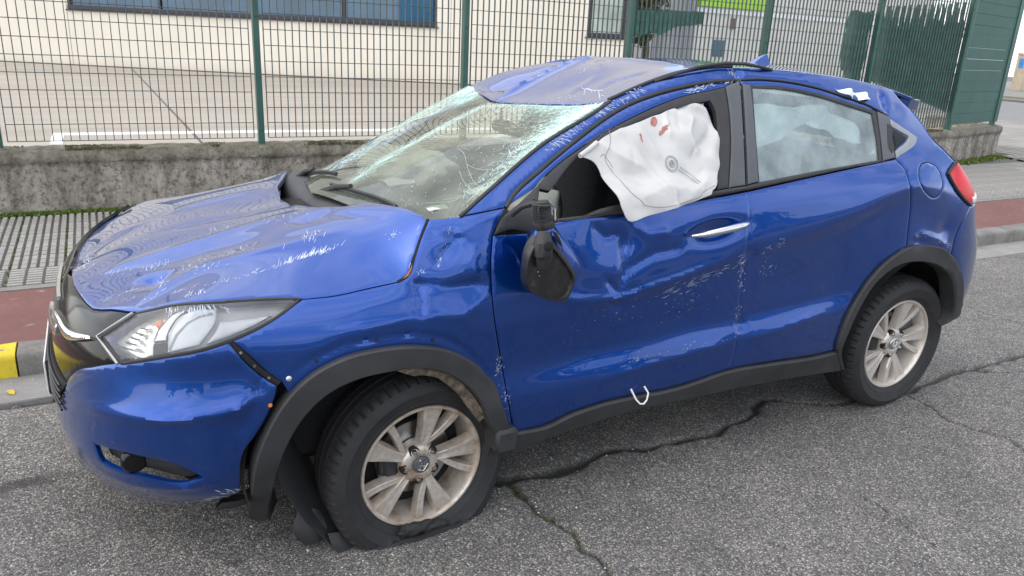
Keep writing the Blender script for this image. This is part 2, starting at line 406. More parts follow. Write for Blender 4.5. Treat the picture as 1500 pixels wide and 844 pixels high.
def yardm():
    m = Mat('yard_concrete', (.5,.46,.4), .9); c = m.ramp(m.noise(1.2, 7, .6, m.co((.25, 1.6, 1))), [(.3, (.29,.262,.222)), (.7, (.39,.355,.305))])
    m.col(m.mix(m.ramp(m.noise(6, 8, .7), [(.6, (0,0,0)), (.8, (.4,)*3)]), c, (.30,.27,.24))); return m.m
M['yard'] = yardm()
def plaster():
    m = Mat('cream_facade', (.7,.65,.56), .85); g = m.n('NewGeometry'); sx = m.n('SeparateXYZ'); m.l(g.outputs['Position'], sx.inputs[0])
    c = m.ramp(m.noise(.5, 6, .6), [(.3, (.66,.615,.535)), (.7, (.73,.685,.60))])
    low = m.ramp(m.math('ADD', sx.outputs['Z'], m.math('MULTIPLY', m.noise(1.4, 6, .6), .5)), [(.45, (.45,)*3), (.95, (0,0,0))]); m.col(m.mix(low, c, (.42,.38,.31))); return m.m
M['plaster'] = plaster()
M['green'] = simple('fence_green_paint', (.032,.095,.078), .45, 0, .15, 3)
M['wire'] = simple('coated_wire', (.055,.075,.070), .45, 0, .15, 3)
M['slat'] = simple('green_slat', (.036,.105,.086), .6, 0, .14, 2.2, .2, 60)
M['net'] = simple('green_netting', (.075,.20,.165), .85, 0, .3, 9, .3, 120)
M['frame'] = simple('window_frame_dark', (.022,.026,.040), .35, 0, .2, 3)
M['pane'] = simple('blue_window_pane', (.020,.085,.16), .04, 0, .45, .6, Coat_Weight=.5)
M['panelight'] = simple('pale_window_pane', (.36,.42,.38), .08, 0, .3, 1.2, Coat_Weight=.5)
M['whitepaint'] = simple('white_road_paint', (.74,.75,.76), .7, 0, .1, 6)
M['joint'] = simple('dark_joint', (.12,.10,.085), .95, 0, .3, 4)
M['moss'] = simple('moss', (.10,.15,.025), .95, 0, .6, 30)
M['mossdark'] = simple('dry_moss', (.11,.105,.05), .95, 0, .5, 30)
M['leaf'] = simple('leaf', (.055,.080,.028), .6, 0, .5, 2)
M['bark'] = simple('bark', (.10,.075,.05), .9, 0, .3, 12)
M['lime'] = simple('lime_fascia', (.32,.62,.03), .5, 0, .06, 1)
M['cream'] = simple('pale_wall', (.60,.59,.55), .8, 0, .08, .8)
M['shed'] = simple('grey_sheet', (.30,.31,.34), .5, 0, .12, .6)
M['beige'] = simple('beige_pillar', (.50,.42,.32), .7, 0, .12, 5)
M['bluesign'] = simple('blue_board', (.06,.26,.62), .5, 0, .15, 2)
M['brick'] = simple('brown_facade', (.16,.12,.10), .9, 0, .2, .6)
M['concr'] = simple('grey_facade', (.26,.26,.27), .9, 0, .2, .4)
# ------------------------------------------------------------------ road with its cracks
CRACKS = [  # points, half width, moss
 ([(.597,-.647),(.602,-.706),(.599,-.755),(.611,-.813),(.614,-.885),(.622,-.92),(.633,-1.005),(.649,-1.037),(.643,-1.113),(.657,-1.143),(.666,-1.183),(.655,-1.235),(.635,-1.298),(.62,-1.5),(.64,-1.8)], .016, 1),
 ([(.50,-.60),(.597,-.647),(.68,-.646),(.769,-.674),(.873,-.676),(1.007,-.637),(1.132,-.625)], .030, .12),
 ([(1.132,-.625),(1.275,-.668),(1.451,-.68),(1.568,-.678),(1.656,-.682),(1.743,-.65),(1.845,-.644),(1.948,-.614),(2.0,-.552),(2.077,-.529)], .018, .0),
 ([(2.077,-.529),(2.175,-.546),(2.22,-.613),(2.325,-.688),(2.457,-.711),(2.6,-.70)], .008, 0),
 ([(2.83,-.76),(2.83,-.859),(2.807,-.937),(2.763,-1.047),(2.801,-1.113),(2.82,-1.199),(2.846,-1.278),(2.792,-1.404),(2.8,-1.6)], .008, .0),
 ([(2.70,-.72),(2.87,-.75),(3.001,-.735),(3.316,-.698),(3.579,-.707),(3.798,-.693),(4.069,-.694),(4.6,-.66)], .020, .35),
 ([(3.45,-.70),(3.6,-.78),(3.9,-.86),(4.3,-.85)], .008, 0),
 ([(1.806,-1.303),(1.824,-1.342),(1.833,-1.38),(1.822,-1.433),(1.807,-1.487),(1.809,-1.555),(1.808,-1.628)], .005, 0),
 ([(4.6,.15),(4.56,.031),(4.534,-.121),(4.532,-.261),(4.587,-.363),(4.6,-.6)], .010, 0)]
def vnoise(x, y, s, seed=0):
    """cheap value noise"""
    r = np.random.default_rng(seed); T = r.random((64, 64)); x = x*s; y = y*s; i = np.floor(x).astype(int); j = np.floor(y).astype(int); a = x-i; b = y-j
    a = a*a*(3-2*a); b = b*b*(3-2*b); g = lambda p, q: T[p % 64, q % 64]
    return (g(i,j)*(1-a)+g(i+1,j)*a)*(1-b)+(g(i,j+1)*(1-a)+g(i+1,j+1)*a)*b
def pl_dist(px, py, pts):
    best = np.full(px.shape, 9.)
    for (ax, ay), (bx, by) in zip(pts[:-1], pts[1:]):
        dx, dy = bx-ax, by-ay; t = np.clip(((px-ax)*dx+(py-ay)*dy)/(dx*dx+dy*dy), 0, 1); best = np.minimum(best, np.hypot(px-ax-t*dx, py-ay-t*dy))
    return best
gx = np.arange(-1.6, 5.001, .011); gy = np.append(np.arange(-2.2, .755, .011), .758); nx, ny = len(gx), len(gy)
X_, Y_ = np.meshgrid(gx, gy); X_ = X_.ravel(); Y_ = Y_.ravel()
wob = (vnoise(X_, Y_, 14, 1)-.5)*.035 + (vnoise(X_, Y_, 45, 2)-.5)*.016
crk = np.zeros(len(X_)); mos = np.zeros(len(X_))
for pts, hw, ms in CRACKS:
    k = (X_ > min(p[0] for p in pts)-.15) & (X_ < max(p[0] for p in pts)+.15) & (Y_ > min(p[1] for p in pts)-.15) & (Y_ < max(p[1] for p in pts)+.15)
    d = np.full(len(X_), 9.); d[k] = pl_dist(X_[k]+wob[k], Y_[k]+wob[k]*.7, pts)
    w = hw*(.45+1.1*vnoise(X_, Y_, 9, 5)); v = np.clip(1.25-d/w, 0, 1); crk = np.maximum(crk, v); mos = np.maximum(mos, v*ms*(vnoise(X_, Y_, 12, 8) > .22))
oil = np.zeros(len(X_))
for (ox, oy, rx, ry, s) in [(-1.02,.03,.16,.06,.75),(-.407,-.728,.035,.022,.9),(.1,-.2,.5,.35,.5),(-.25,-.62,.12,.05,.35)]:
    d = np.hypot((X_-ox)/rx, (Y_-oy)/ry)+(vnoise(X_, Y_, 18, 9)-.5)*.9; oil = np.maximum(oil, s*np.clip(1.3-d, 0, 1))
edge = np.clip((Y_-.70)/.05, 0, 1); crk = np.maximum(crk, edge*.75*(vnoise(X_, Y_, 20, 12) > .35)); mos = np.maximum(mos, edge*.15)
Z_ = -.016*np.clip(crk, 0, 1) - .006*edge + (vnoise(X_, Y_, 2.2, 3)-.5)*.004
V = np.stack([X_, Y_, Z_], -1); ii = (np.arange(nx-1)[None]+np.arange(ny-1)[:,None]*nx).ravel(); Fq = np.stack([ii, ii+1, ii+1+nx, ii+nx], -1)
x0, x1, y0, y1 = gx[0], gx[-1], gy[0], gy[-1]; V2 = []; F2 = []
for (a, b, c, d) in [(-60,x0,-9,y1),(x1,90,-9,y1),(x0,x1,-9,y0)]:
    k = len(V)+len(V2); V2 += [(a,b_,0) for b_ in ()]; V2 += [(a,c,0),(b,c,0),(b,d,0),(a,d,0)]; F2.append((k,k+1,k+2,k+3))
me = new_mesh('road', list(V)+V2, [tuple(f) for f in Fq]+F2, M['asphalt'], sharp=None)
for nm, arr in (('crack', crk), ('moss', mos), ('oil', oil)):
    at = me.attributes.new(nm, 'FLOAT', 'POINT'); at.data.foreach_set('value', np.concatenate([arr, np.zeros(len(V2))]).astype(np.float32))
obj('road', me=me, kind='structure')
MB().box((-60,-60,-.3),(90,60,-.06)).obj('ground', M['tilebase'], kind='structure')
# ------------------------------------------------------------------ gutter, kerb, cycle lane, pavement
GU = empty('gutter', (0,0,0), kind='structure'); KE = empty('kerb', (0,0,0), kind='structure')
g_me = new_mesh('gutter_slab', *(lambda m: (m.V, m.F))(MB().box((.004,.762,-.05),(.996,1.05,.008),.006)), M['gutter'])
k_prof = [(1.046,-.05),(1.046,.09),(1.052,.108),(1.066,.120),(1.20,.122),(1.20,-.05)]
def kerb_mesh(mat):
    n = 9; V = []; F = []
    for i in range(n):
        x = .004+.992*i/(n-1)
        for j, (y, z) in enumerate(k_prof): V.append((x, y+(RNG.random()-.5)*.006, z+(RNG.random()-.5)*.006*(z > 0)))
    w = len(k_prof)
    for i in range(n-1):
        for j in range(w-1): F.append((i*w+j, i*w+j+1, (i+1)*w+j+1, (i+1)*w+j)[::-1])
    F += [tuple(range(w)), tuple(range((n-1)*w, n*w))[::-1]]
    return new_mesh('kerb_stone', V, F, mat, sharp=50)
kmg, kmy = kerb_mesh(M['kerb']), kerb_mesh(M['yellow'])
for i in range(-9, 24):
    obj('gutter_slab', me=g_me, parent=GU, loc=(i+.05, 0, 0))
    obj('kerb_stone', me=kmy if i in (-2, -3) else kmg, parent=KE, loc=(i-.10, 0, 0), label='kerb stone painted yellow' if i in (-2, -3) else None)
MB().box((-10,1.203,-.05),(24,2.06,.118)).obj('cycle_lane', M['lane'], kind='structure')
MB().box((-10,2.064,-.05),(24,2.13,.124)).obj('lane_edging', M['arc'], kind='structure')
PAV = MB().box((-10,2.133,-.05),(24,40,.110)).obj('pavement', M['tilebase'], kind='structure')
def tile_mesh(cols, rows, w, d, gap=.012, gy_=.004):
    m = MB(); 
    for i in range(cols):
        for j in range(rows):
            a, b = w*i/cols, w*(i+1)/cols; c, e = d*j/rows, d*(j+1)/rows; b_ = .004
            x0_, x1_, y0_, y1_ = a+gap/2, b-gap/2, c+gy_/2, e-gy_/2; z = .128
            m.add([(x0_,y0_,.108),(x1_,y0_,.108),(x1_,y1_,.108),(x0_,y1_,.108),(x0_+b_,y0_+b_,z),(x1_-b_,y0_+b_,z),(x1_-b_,y1_-b_,z),(x0_+b_,y1_-b_,z)],
                  [(4,5,6,7),(0,1,5,4),(1,2,6,5),(2,3,7,6),(3,0,4,7)])
    return new_mesh('tile', m.V, m.F, M['tile'], smooth=False)
t_in, t_ed = tile_mesh(6, 3, .297, .298), tile_mesh(3, 7, .285, .350, .010, .012)
nt_ = 0
for j in range(6):
    for i in range(-8, 42):
        x = -1.218+.297*i
        if j == 0: o = obj('tile', me=t_ed, parent=PAV, loc=(x, 2.137, 0))
        else: o = obj('tile', me=t_in, parent=PAV, loc=(x, 2.492+.3*(j-1), (RNG.random()-.5)*.004))
        o.rotation_euler = ((RNG.random()-.5)*.006, (RNG.random()-.5)*.006, 0); nt_ += 1
        if nt_ > 299: break
    if nt_ > 299: break
# beyond them and round the corner: one joined sheet of the same ribbed tiles
m = MB()
for i in range(-6, 38):
    for j in range(0, 24):
        x, y = 10.0+.297*i, 3.99+.3*j if j else 3.99
        if x < 12.7+(y-4.7)*.15 or x > 20.5: continue
        for c in range(3): m.box((x+.099*c+.012, y+.01, .105), (x+.099*c+.087, y+.29, .126))
for i in range(0, 60):
    for j in range(5):
        x, y = 11.26+.297*i, 2.492+.3*j
        if x > 20.2: continue
        for c in range(3): m.box((x+.099*c+.012, y+.01, .105), (x+.099*c+.087, y+.29, .126))
for i in range(30):
    for k in range(6): m.box((11.26+.297*i+.01, 2.145+.058*k, .105), (11.26+.297*i+.275, 2.190+.058*k, .126))
o = m.obj('tile_field', M['tile'], PAV, smooth=False, kind='stuff')
RING = empty('ring_paving', (12.6,4.75,0), kind='structure')
for r in (.35,.6,.85,1.1,1.35,1.6):
    mm = MB(); mm.lathe([(r,.10),(r+.01,.136),(r+.17,.136),(r+.18,.10)], 40, 'z', R(-110), R(60)); mm.obj('ring_course', M['arc'], RING)
for k, (x, y, r) in enumerate([(-1.12,.86,.6),(-1.20,.90,2.1)]):
    lf = MB().add([(0,-.028,.0),(.012,-.01,.006),(.016,.008,.010),(.004,.030,.004),(-.012,.012,.012),(-.014,-.010,.004)], [(0,1,5),(1,2,4,5),(2,3,4)]).obj('fallen_leaf', simple('yellow_leaf', (.55,.38,.05), .8, 0, .3, 60), loc=(x,y,.010)); lf.rotation_euler = (0,0,r)
    tag(lf, ('curled yellow leaf lying in the gutter in front of the car','second yellow leaf lying flat beside the curled one')[k], 'leaf', 'fallen leaves in the gutter')
def grit_place():
    return (random.gauss(.1,.8), random.gauss(-.75,.45), .001) if random.random() < .7 else (random.uniform(-1.4,4.5), random.uniform(.55,1.04), .001)
m = MB()
for _ in range(520):
    x, y, z = grit_place()
    if not -1.5 < x < 5 or y > 1.04: continue
    if y > .76: z = .009
    s = random.uniform(.002,.006); a = random.random()*6
    m.add([(x+s*math.cos(a),y+s*math.sin(a),z),(x+s*math.cos(a+2),y+s*math.sin(a+2),z),(x+s*math.cos(a+4.2),y+s*math.sin(a+4.2),z),(x,y,z+s*.9)], [(0,1,3),(1,2,3),(2,0,3)])
m.obj('road_grit', simple('grit', (.42,.43,.42), .6, 0, .6, 40), smooth=False, kind='stuff')
# ------------------------------------------------------------------ low wall
def sweep_wall(path, prof, seg=.06):
    P = []; 
    for a, b in zip(path[:-1], path[1:]):
        a, b = Vector(a), Vector(b); n = max(1, int((b-a).length/seg)); P += [a.lerp(b, k/n) for k in range(n)]
    P.append(Vector(path[-1])); V = []; F = []; w = len(prof)
    for i, p in enumerate(P):
        t = (P[min(i+1, len(P)-1)]-P[max(i-1, 0)]).normalized(); n = Vector((-t.y, t.x))
        for j, (d, z) in enumerate(prof):
            r = (random.random()-.5); V.append((p.x+n.x*(d+r*.008), p.y+n.y*(d+r*.008), z+(random.random()-.5)*(.014 if z > .55 else .004)))
    for i in range(len(P)-1):
        for j in range(w-1): F.append((i*w+j, (i+1)*w+j, (i+1)*w+j+1, i*w+j+1))
    F += [tuple(range(w))[::-1], tuple(range((len(P)-1)*w, len(P)*w))]
    return V, F
prof = [(0,0)] + [(0, z) for z in np.arange(.08,.50,.05)] + [(-.004,.515),(-.018,.525),(-.02,.56),(-.012,.60),(.01,.615),(.08,.625),(.16,.625),(.25,.62),(.28,.60),(.28,0)]
V, F = sweep_wall([(-5,4.10),(10.45,4.10),(12.40,4.54),(12.60,4.75),(12.9,6.0)], prof)
WALL = empty('low_wall', (5,4.2,0), label='low weathered concrete wall with mossy top under the green fence', cat='wall')
w = obj('wall_body', V, F, M['oldwall'], sharp=60); w.parent = WALL; w.matrix_parent_inverse = Matrix.Translation(-WALL.location)
mb = MB()
for x in (-1.16, -.72, -.36, .05, .62, 1.02): mb.lathe([(.011,0),(.011,.02)], 8, 'y', c=(x, 4.085, .38+.04*math.sin(x*9)))
def blades(n, place, lo, hi, wid):
    m = MB()
    for _ in range(n):
        x, y, z = place(); a = random.random()*6.28; h = random.uniform(lo, hi); b = random.uniform(.2,.9)*h; dx, dy = math.cos(a), math.sin(a); w_ = wid*random.uniform(.6,1.3)
        m.add([(x-dy*w_, y+dx*w_, z), (x+dy*w_, y-dx*w_, z), (x+dx*b, y+dy*b, z+h)], [(0,1,2)])
        m.add([(x-dy*w_*1.5-dx*w_, y+dx*w_, z+.002), (x+dy*w_*1.5, y-dx*w_, z+h*.5), (x-dx*b, y-dy*b, z+h*.6)], [(0,1,2)])
    return m
def base_place():
    while True:
        x = random.uniform(-1.9, 1.6); y = 4.095-abs(random.gauss(0, .042))
        if random.random() < .35+.65*vnoise(np.array([x]), np.array([y]), 3.3, 21)[0]: return x, y, .122
blades(6500, base_place, .008, .030, .008).obj('moss_strip', M['moss'], kind='stuff')
def top_place():
    while True:
        x = random.uniform(-1.9, 1.8) if random.random() < .6 else random.uniform(8.5, 10.5); y = random.uniform(4.09, 4.3)
        if vnoise(np.array([x]), np.array([y]), 4.1, 31)[0] > .5: return x, y, .618
blades(3500, top_place, .006, .022, .008).obj('wall_moss', M['mossdark'], kind='stuff')
def end_place():
    t = random.random(); x = 10.4+2.0*t; y = 4.08+.44*t-abs(random.gauss(0, .07)); return x, y, .122
blades(700, end_place, .02, .08, .010).obj('weeds', M['moss'], kind='stuff')
def joint_place():
    x = -1.218+.297*random.choice([0,1,2,3,4])-.002+random.gauss(0,.005); y = random.uniform(2.1, 4.0); return x, y, .112
blades(900, joint_place, .004, .016, .005).obj('joint_moss', M['moss'], kind='stuff')
# ------------------------------------------------------------------ green fence
FEN_X = [-3.3,-1.33,.64,2.607,4.56,6.55,8.52,10.45]
FENCE = empty('mesh_fence', (3,4.22,.62), label='long green welded mesh fence with posts standing on the low wall', cat='fence')
inv0 = Matrix.Translation(-FENCE.location)
def fpart(name, mb_, mat, **kw):
    o = mb_.obj(name, mat, **kw); o.parent = FENCE; o.matrix_parent_inverse = inv0; return o
def post(x, y=4.2):
    m = MB().box((x-.025,y-.02,.60),(x+.025,y+.06,2.62),.004); m.box((x-.06,y-.03,.612),(x+.06,y+.09,.626))
    for z in (.75, 1.2, 1.7, 2.3): m.lathe([(0,-.012),(.008,-.010),(.009,0)], 8, 'y', c=(x, y-.02, z))
    return m
for x in FEN_X: fpart('fence_post', post(x), M['green'])
for a, b in zip(FEN_X[:-1], FEN_X[1:]):
    m = MB(); n = 30; xa, xb = a+.062, b-.062; y = 4.205; z0 = .675 if a < 8 else .66
    def rod(p, q, r):
        p, q = Vector(p), Vector(q); t = (q-p).normalized(); u = Vector((0,1,0)); v = t.cross(u); k = [p+u*r, p+v*r, p-u*r, p-v*r, q+u*r, q+v*r, q-u*r, q-v*r]
        m.add(k, [(0,1,5,4),(1,2,6,5),(2,3,7,6),(3,0,4,7)])
    for i in range(n+1): x = xa+(xb-xa)*i/n; m.box((x-.0030,y-.002,z0),(x+.0030,y+.019,2.6))
    for j in range(15): z = z0+.131*j; rod((xa-.002,y-.006,z),(xb+.002,y-.006,z),.0032)
    fpart('mesh_panel', m, M['wire'], kind='stuff')
    m = MB()
    for x_, z in ((a,.9),(a,1.75),(b,.9),(b,1.75)): m.box((x_-.03,y-.035,z),(x_+.03,y-.024,z+.03)); 
SL = empty('slatted_fence', (10.45,4.2,.62), label='short green fence panel of wide horizontal slats at the wall corner', cat='fence')
d_ = Vector((math.cos(R(12.7)), math.sin(R(12.7)), 0)); n_ = Vector((-d_.y, d_.x, 0))
MS = Matrix(((d_.x, n_.x, 0, 0), (d_.y, n_.y, 0, 0), (0, 0, 1, 0), (0, 0, 0, 1)))
for k in range(13):
    z = .07+.157*k; m = MB(); m.box((.06,0,z),(1.80,.022,z+.1555),.003, MS); m.obj('slat', M['slat'], SL)
m = MB().box((1.79,-.02,-.03),(1.86,.05,2.1),.004,MS); m.obj('fence_post', M['green'], SL)
m = MB().box((1.90,-.01,.06),(1.97,.06,2.1),.004,MS); m.obj('fence_post', M['green'], SL)
m = MB().box((.03,-.02,-.02),(.075,.05,2.1),.004,MS); m.obj('fence_post', M['green'], SL)
def torn(name, pts, y, label, mat=None):
    """hanging sheet with a ragged outline in x,z, slightly rippled"""
    P = resample(pts, .05); c = P.mean(0); P = P+(RNG.random(P.shape)-.5)*.018
    f = lambda a, b: np.stack([np.asarray(a,float), y+.012*np.sin(np.asarray(a)*9)+.008*np.sin(np.asarray(b)*13+np.asarray(a)*4), np.asarray(b,float)], -1)
    o = panel(name, P, f, mat or M['net'], None, h=.06, flange=.003, edge=0, gap=0, thick=True); tag(o, label, 'netting', 'torn green netting on the fence'); return o
tt = [(8.60,2.19)]
for k in range(13):
    x = 8.66+.14*k; tt += [(x, 2.24+.012*k-.0), (x+.035+.02*RNG.random(), 1.98+.15*RNG.random()), (x+.055, 2.0+.14*RNG.random()), (x+.075, 2.24+.012*k)]
tt += [(10.42,2.42),(10.42,.86),(10.0,.98),(9.5,1.08),(9.0,1.20),(8.62,1.30)]
torn('torn_netting', tt, 4.27, 'green netting with a frayed top edge behind the fence beside the slatted panel')
torn('torn_netting', [(8.02,2.16),(7.98,1.72),(8.03,1.42),(8.10,1.38),(8.12,1.12),(8.24,1.10),(8.28,.92),(8.44,.90),(8.47,2.18),(8.3,2.14)], 4.27, 'narrow torn strip of green netting hanging left of a fence post')
tt = [(4.62,1.96)]+[(4.62+.0*k,1.9) for k in ()]
for k in range(8): x = 5.52-.12*k; tt += []
torn('torn_netting', [(4.60,1.97),(4.60,1.72),(4.74,1.70),(4.86,1.75),(5.0,1.72),(5.12,1.77),(5.24,1.82),(5.4,1.84),(5.6,1.87),(5.62,2.0)], 4.27, 'short ragged piece of green netting hanging high near the building corner')
# ------------------------------------------------------------------ yard and what stands in it
yv = [(-40,4.36,.35),(10.5,4.36,.35),(12.45,4.8,.35),(13.2,8,.35),(20,40,.35),(-40,40,.35)]
MB().add(yv+[(x,y,-.1) for x,y,z in yv], [(0,1,2,3,4,5)]+[(i,i+6,(i+1)%6+6,(i+1)%6) for i in range(6)]).obj('yard', M['yard'], kind='structure', smooth=False)
MB().box((-1.09,7.05,.345),(11,7.25,.354)).box((-1.09,6.35,.345),(-.975,7.048,.354)).obj('painted_line', M['whitepaint'], kind='structure')
MB().box((.355,5,.345),(.385,20.5,.353)).obj('yard_joint', M['joint'], kind='structure')
BLD = empty('cream_building', (.4,20.6,.35), rz=R(-30), label='long cream rendered building with dark framed blue windows behind the fence', cat='building')
A1 = (-1.56, 8.13, 1.42, 3.0); B1 = (12.0, 13.0, 1.36, 3.2)
m = MB()
for a, b in ((-16,-1.60),(-1.585,A1[1]+.35),(A1[1]+.36,13.15)):
    seg = [q for q in (A1, B1) if q[0] >= a-.1 and q[1] <= b+.1]
    cx = a
    for q in seg:
        if q[0] > cx: m.box((cx,0,-.4),(q[0],.3,12))
        m.box((q[0],0,-.4),(q[1],.3,q[2])); m.box((q[0],0,q[3]),(q[1],.3,12)); cx = q[1]
    m.box((cx,0,-.4),(b,.3,12))
m.box((-16,.305,-.4),(13.15,9,12)); m.obj('wall', M['plaster'], BLD, smooth=False)
for a_ in (-1.6, 8.48): MB().box((a_,.006,-.3),(a_+.013,.012,12)).obj('wall_joint', M['joint'], BLD)
MB().box((-16,-.03,-.03),(13.15,-.002,.03)).obj('plinth', M['joint'], BLD)
for q, pm, nb in ((A1, 'pane', 4), (B1, 'panelight', 1)):
    a, b, c, d = q; fo = MB().box((a,-.03,c),(b,.12,c+.11),.01).obj('window', M['frame'], BLD)
    MB().box((a-.04,-.06,c-.03),(b+.04,.1,c-.001),.006).obj('sill', M['frame'], fo)
    for x in [a+.035, b-.035]+[a+(b-a)*k/nb for k in range(1, nb)]: MB().box((x-.035,.02,c+.111),(x+.035,.12,d)).obj('mullion', M['frame'], fo)
    for k in range(nb):
        x0_, x1_ = a+.09+(b-a-.18)*k/nb, a+.09+(b-a-.18)*(k+1)/nb; MB().box((x0_+.02,.07,c+.112),(x1_-.02,.085,d)).obj('pane', M[pm], fo)
def leaf_cloud(n, c, r, size, seed):
    rg = np.random.default_rng(seed); m = MB(); cl = [(np.array(c)+rg.normal(0,.5,3)*np.array(r), rg.uniform(.25,.5)) for _ in range(14)]
    for _ in range(n):
        q, s = cl[rg.integers(len(cl))]; d = rg.normal(0,1,3); d /= np.linalg.norm(d); p = q+d*s*np.array(r)*rg.uniform(.6,1.05)
        u = rg.normal(0,1,3); u /= np.linalg.norm(u); v = np.cross(u, rg.normal(0,1,3)); v /= np.linalg.norm(v); w_ = size*rg.uniform(.5,1.3)
        m.add([p-u*w_, p+v*w_*.5, p+u*w_, p-v*w_*.5], [(0,1,2,3)])
    return m
def tree(name, x, y, z, h, r, label, n=1500, size=.12, seed=1, group=None, cat='tree'):
    t = empty(name, (x,y,z), label=label, cat=cat, group=group); pts = [(0,0,-.1),(.05,.02,h*.25),(-.04,.05,h*.45),(.03,0,h*.65)]
    m = MB().tube(pts, [h*.035,h*.028,h*.022,h*.01], 8)
    for a in range(5): an = a*1.3+seed; m.tube([(0,.03,h*(.36+.05*a)), (math.cos(an)*r*.35,math.sin(an)*r*.35,h*(.5+.05*a)), (math.cos(an)*r*.7,math.sin(an)*r*.7,h*(.62+.05*a))], [h*.014,h*.009,h*.004], 6)
    m.obj('trunk', M['bark'], t); leaf_cloud(n, (0,0,h*.72), (r,r,h*.34), size, seed).obj('crown', M['leaf'], t, smooth=False); return t
tree('garden_tree', 17.3, 20.6, .2, 4.6, 1.25, 'dark leafy tree beyond the fence right of the cream building', 3200, .11, 3)
SH = empty('grey_shed', (21.9,24.4,.2), label='grey sheet metal shed beyond the fence', cat='shed'); MB().box((-1.3,0,-.2),(.85,5,8)).obj('wall', M['shed'], SH)
m = MB()
for k in range(10): m.box((-1.25+.21*k,-.03,0),(-1.13+.21*k,-.002,7.9))
m.obj('corrugation', M['shed'], SH)
GB = empty('shop_building', (24.5,24.4,.2), label='white low building with lime green fascia behind the fence', cat='building')
MB().box((-1.72,0,-.2),(14,8,3.05)).obj('wall', M['cream'], GB); MB().box((-1.72,-.12,3.06),(2.05,7.5,8.5)).obj('fascia', M['lime'], GB); MB().box((2.07,-.05,3.06),(14,7.5,8.5)).obj('parapet', M['cream'], GB)
MB().box((-1.7,-.03,2.75),(13.9,-.003,3.0)).obj('trim_band', M['whitepaint'], GB); MB().box((.25,-.06,2.2),(.5,-.003,2.65)).obj('wall_light', M['brick'], GB); MB().box((-.6,-.04,1.0),(.1,-.003,1.7)).obj('window', M['pane'], GB)
# ------------------------------------------------------------------ cross street at the right
MB().box((20.6,2.0,.0),(31,60,.116)).obj('cross_street', M['asphalt2'], kind='structure'); MB().box((31.2,2,.0),(32.2,60,.18)).obj('far_kerb', M['kerb'], kind='structure')
MB().box((32.21,2,.0),(34.5,60,.17)).obj('verge', M['mossdark'], kind='structure'); MB().box((34.51,2,.0),(60,60,.16)).obj('far_pavement', M['gutter'], kind='structure')
PI_ = empty('service_pillar', (41.9,21.0,.15), label='beige roadside service pillar with a small blue plate beyond the slatted fence', cat='pillar')
MB().box((-.3,-.28,0),(.3,.28,1.78),.03).obj('pillar_body', M['beige'], PI_); MB().box((-.32,-.30,1.78),(.32,.30,1.9),.03).obj('cap', M['beige'], PI_); MB().box((-.31,-.12,1.15),(-.301,.12,1.62)).obj('plate', M['bluesign'], PI_)
BO = empty('sign_board', (44,20.6,.15), label='blue and white board on posts past the beige pillar', cat='sign')
MB().box((-.05,-1.6,1.95),(.05,1.6,2.2)).obj('board_edge', M['bluesign'], BO); MB().box((-.05,-1.6,2.21),(.05,1.6,4.6)).obj('board', M['cream'], BO)
for y in (-1.4,1.4): MB().box((-.06,y-.06,0),(.06,y+.06,1.95)).obj('post', M['shed'], BO)
PC = empty('parked_car', (47,19.2,.16), rz=R(70), label='small dark red car parked beside the blue and white board', cat='car')
MB().prism([(-1.9,.35),(-1.95,.7),(-1.5,.85),(-.9,1.4),(.7,1.42),(1.3,.95),(1.95,.8),(2.0,.35)], -.82, .82, Matrix.Rotation(R(90),4,'X')).obj('body', simple('dark_red_paint', (.25,.02,.02), .3), PC)
MB().prism([(-.85,.95),(-.75,1.35),(.65,1.37),(1.1,.95)], -.84, .84, Matrix.Rotation(R(90),4,'X')).obj('window', M['gloss'], PC)
for x in (-1.25,1.25):
    for y in (-.78,.78): MB().lathe([(0,-.08),(.28,-.08),(.31,-.05),(.31,.05),(.28,.08),(0,.08)], 20, 'y', c=(x,y,.31)).obj('wheel', M['rubber'], PC)
# ------------------------------------------------------------------ across the road, behind the camera: what the paint mirrors
MB().box((-60,-60,-.05),(90,-9.01,.10)).obj('far_side_pavement', M['gutter'], kind='structure')
for i, (x, w_, h, mt) in enumerate([(-38,17,6.0,'concr'),(-18,15,4.6,'brick'),(2,14,5.4,'concr'),(20,18,4.4,'brick'),(44,20,6.2,'concr')]):
    b = empty('warehouse', (x,-46,.1), label=('leftmost grey','brown second','middle grey','brown fourth','rightmost grey')[i]+' low warehouse in the row across the road', cat='building', group='warehouses across the road')
    MB().box((-w_/2,-8,0),(w_/2,0,h)).obj('wall', M[mt], b); MB().box((-w_/2-.1,-8.1,h),(w_/2+.1,.1,h+.3)).obj('roof', M['shed'], b)
    for k in range(int(w_/3)): MB().box((-w_/2+.8+3*k,.002,1.2),(-w_/2+2.6+3*k,.05,2.8)).obj('window', M['pane'], b)
for i, (x, y, h) in enumerate([(-24,-30,6),(-14,-32,7),(-7,-29,5.5),(4,-33,7),(11,-30,6.2),(18,-31,6.6),(30,-32,7)]):
    tree('street_tree', x, y, .1, h, 1.9, ('first','second','third','fourth','fifth','sixth','seventh')[i]+' street tree from the left on the pavement across the road', 500, .35, 40+i, 'street trees across the road')
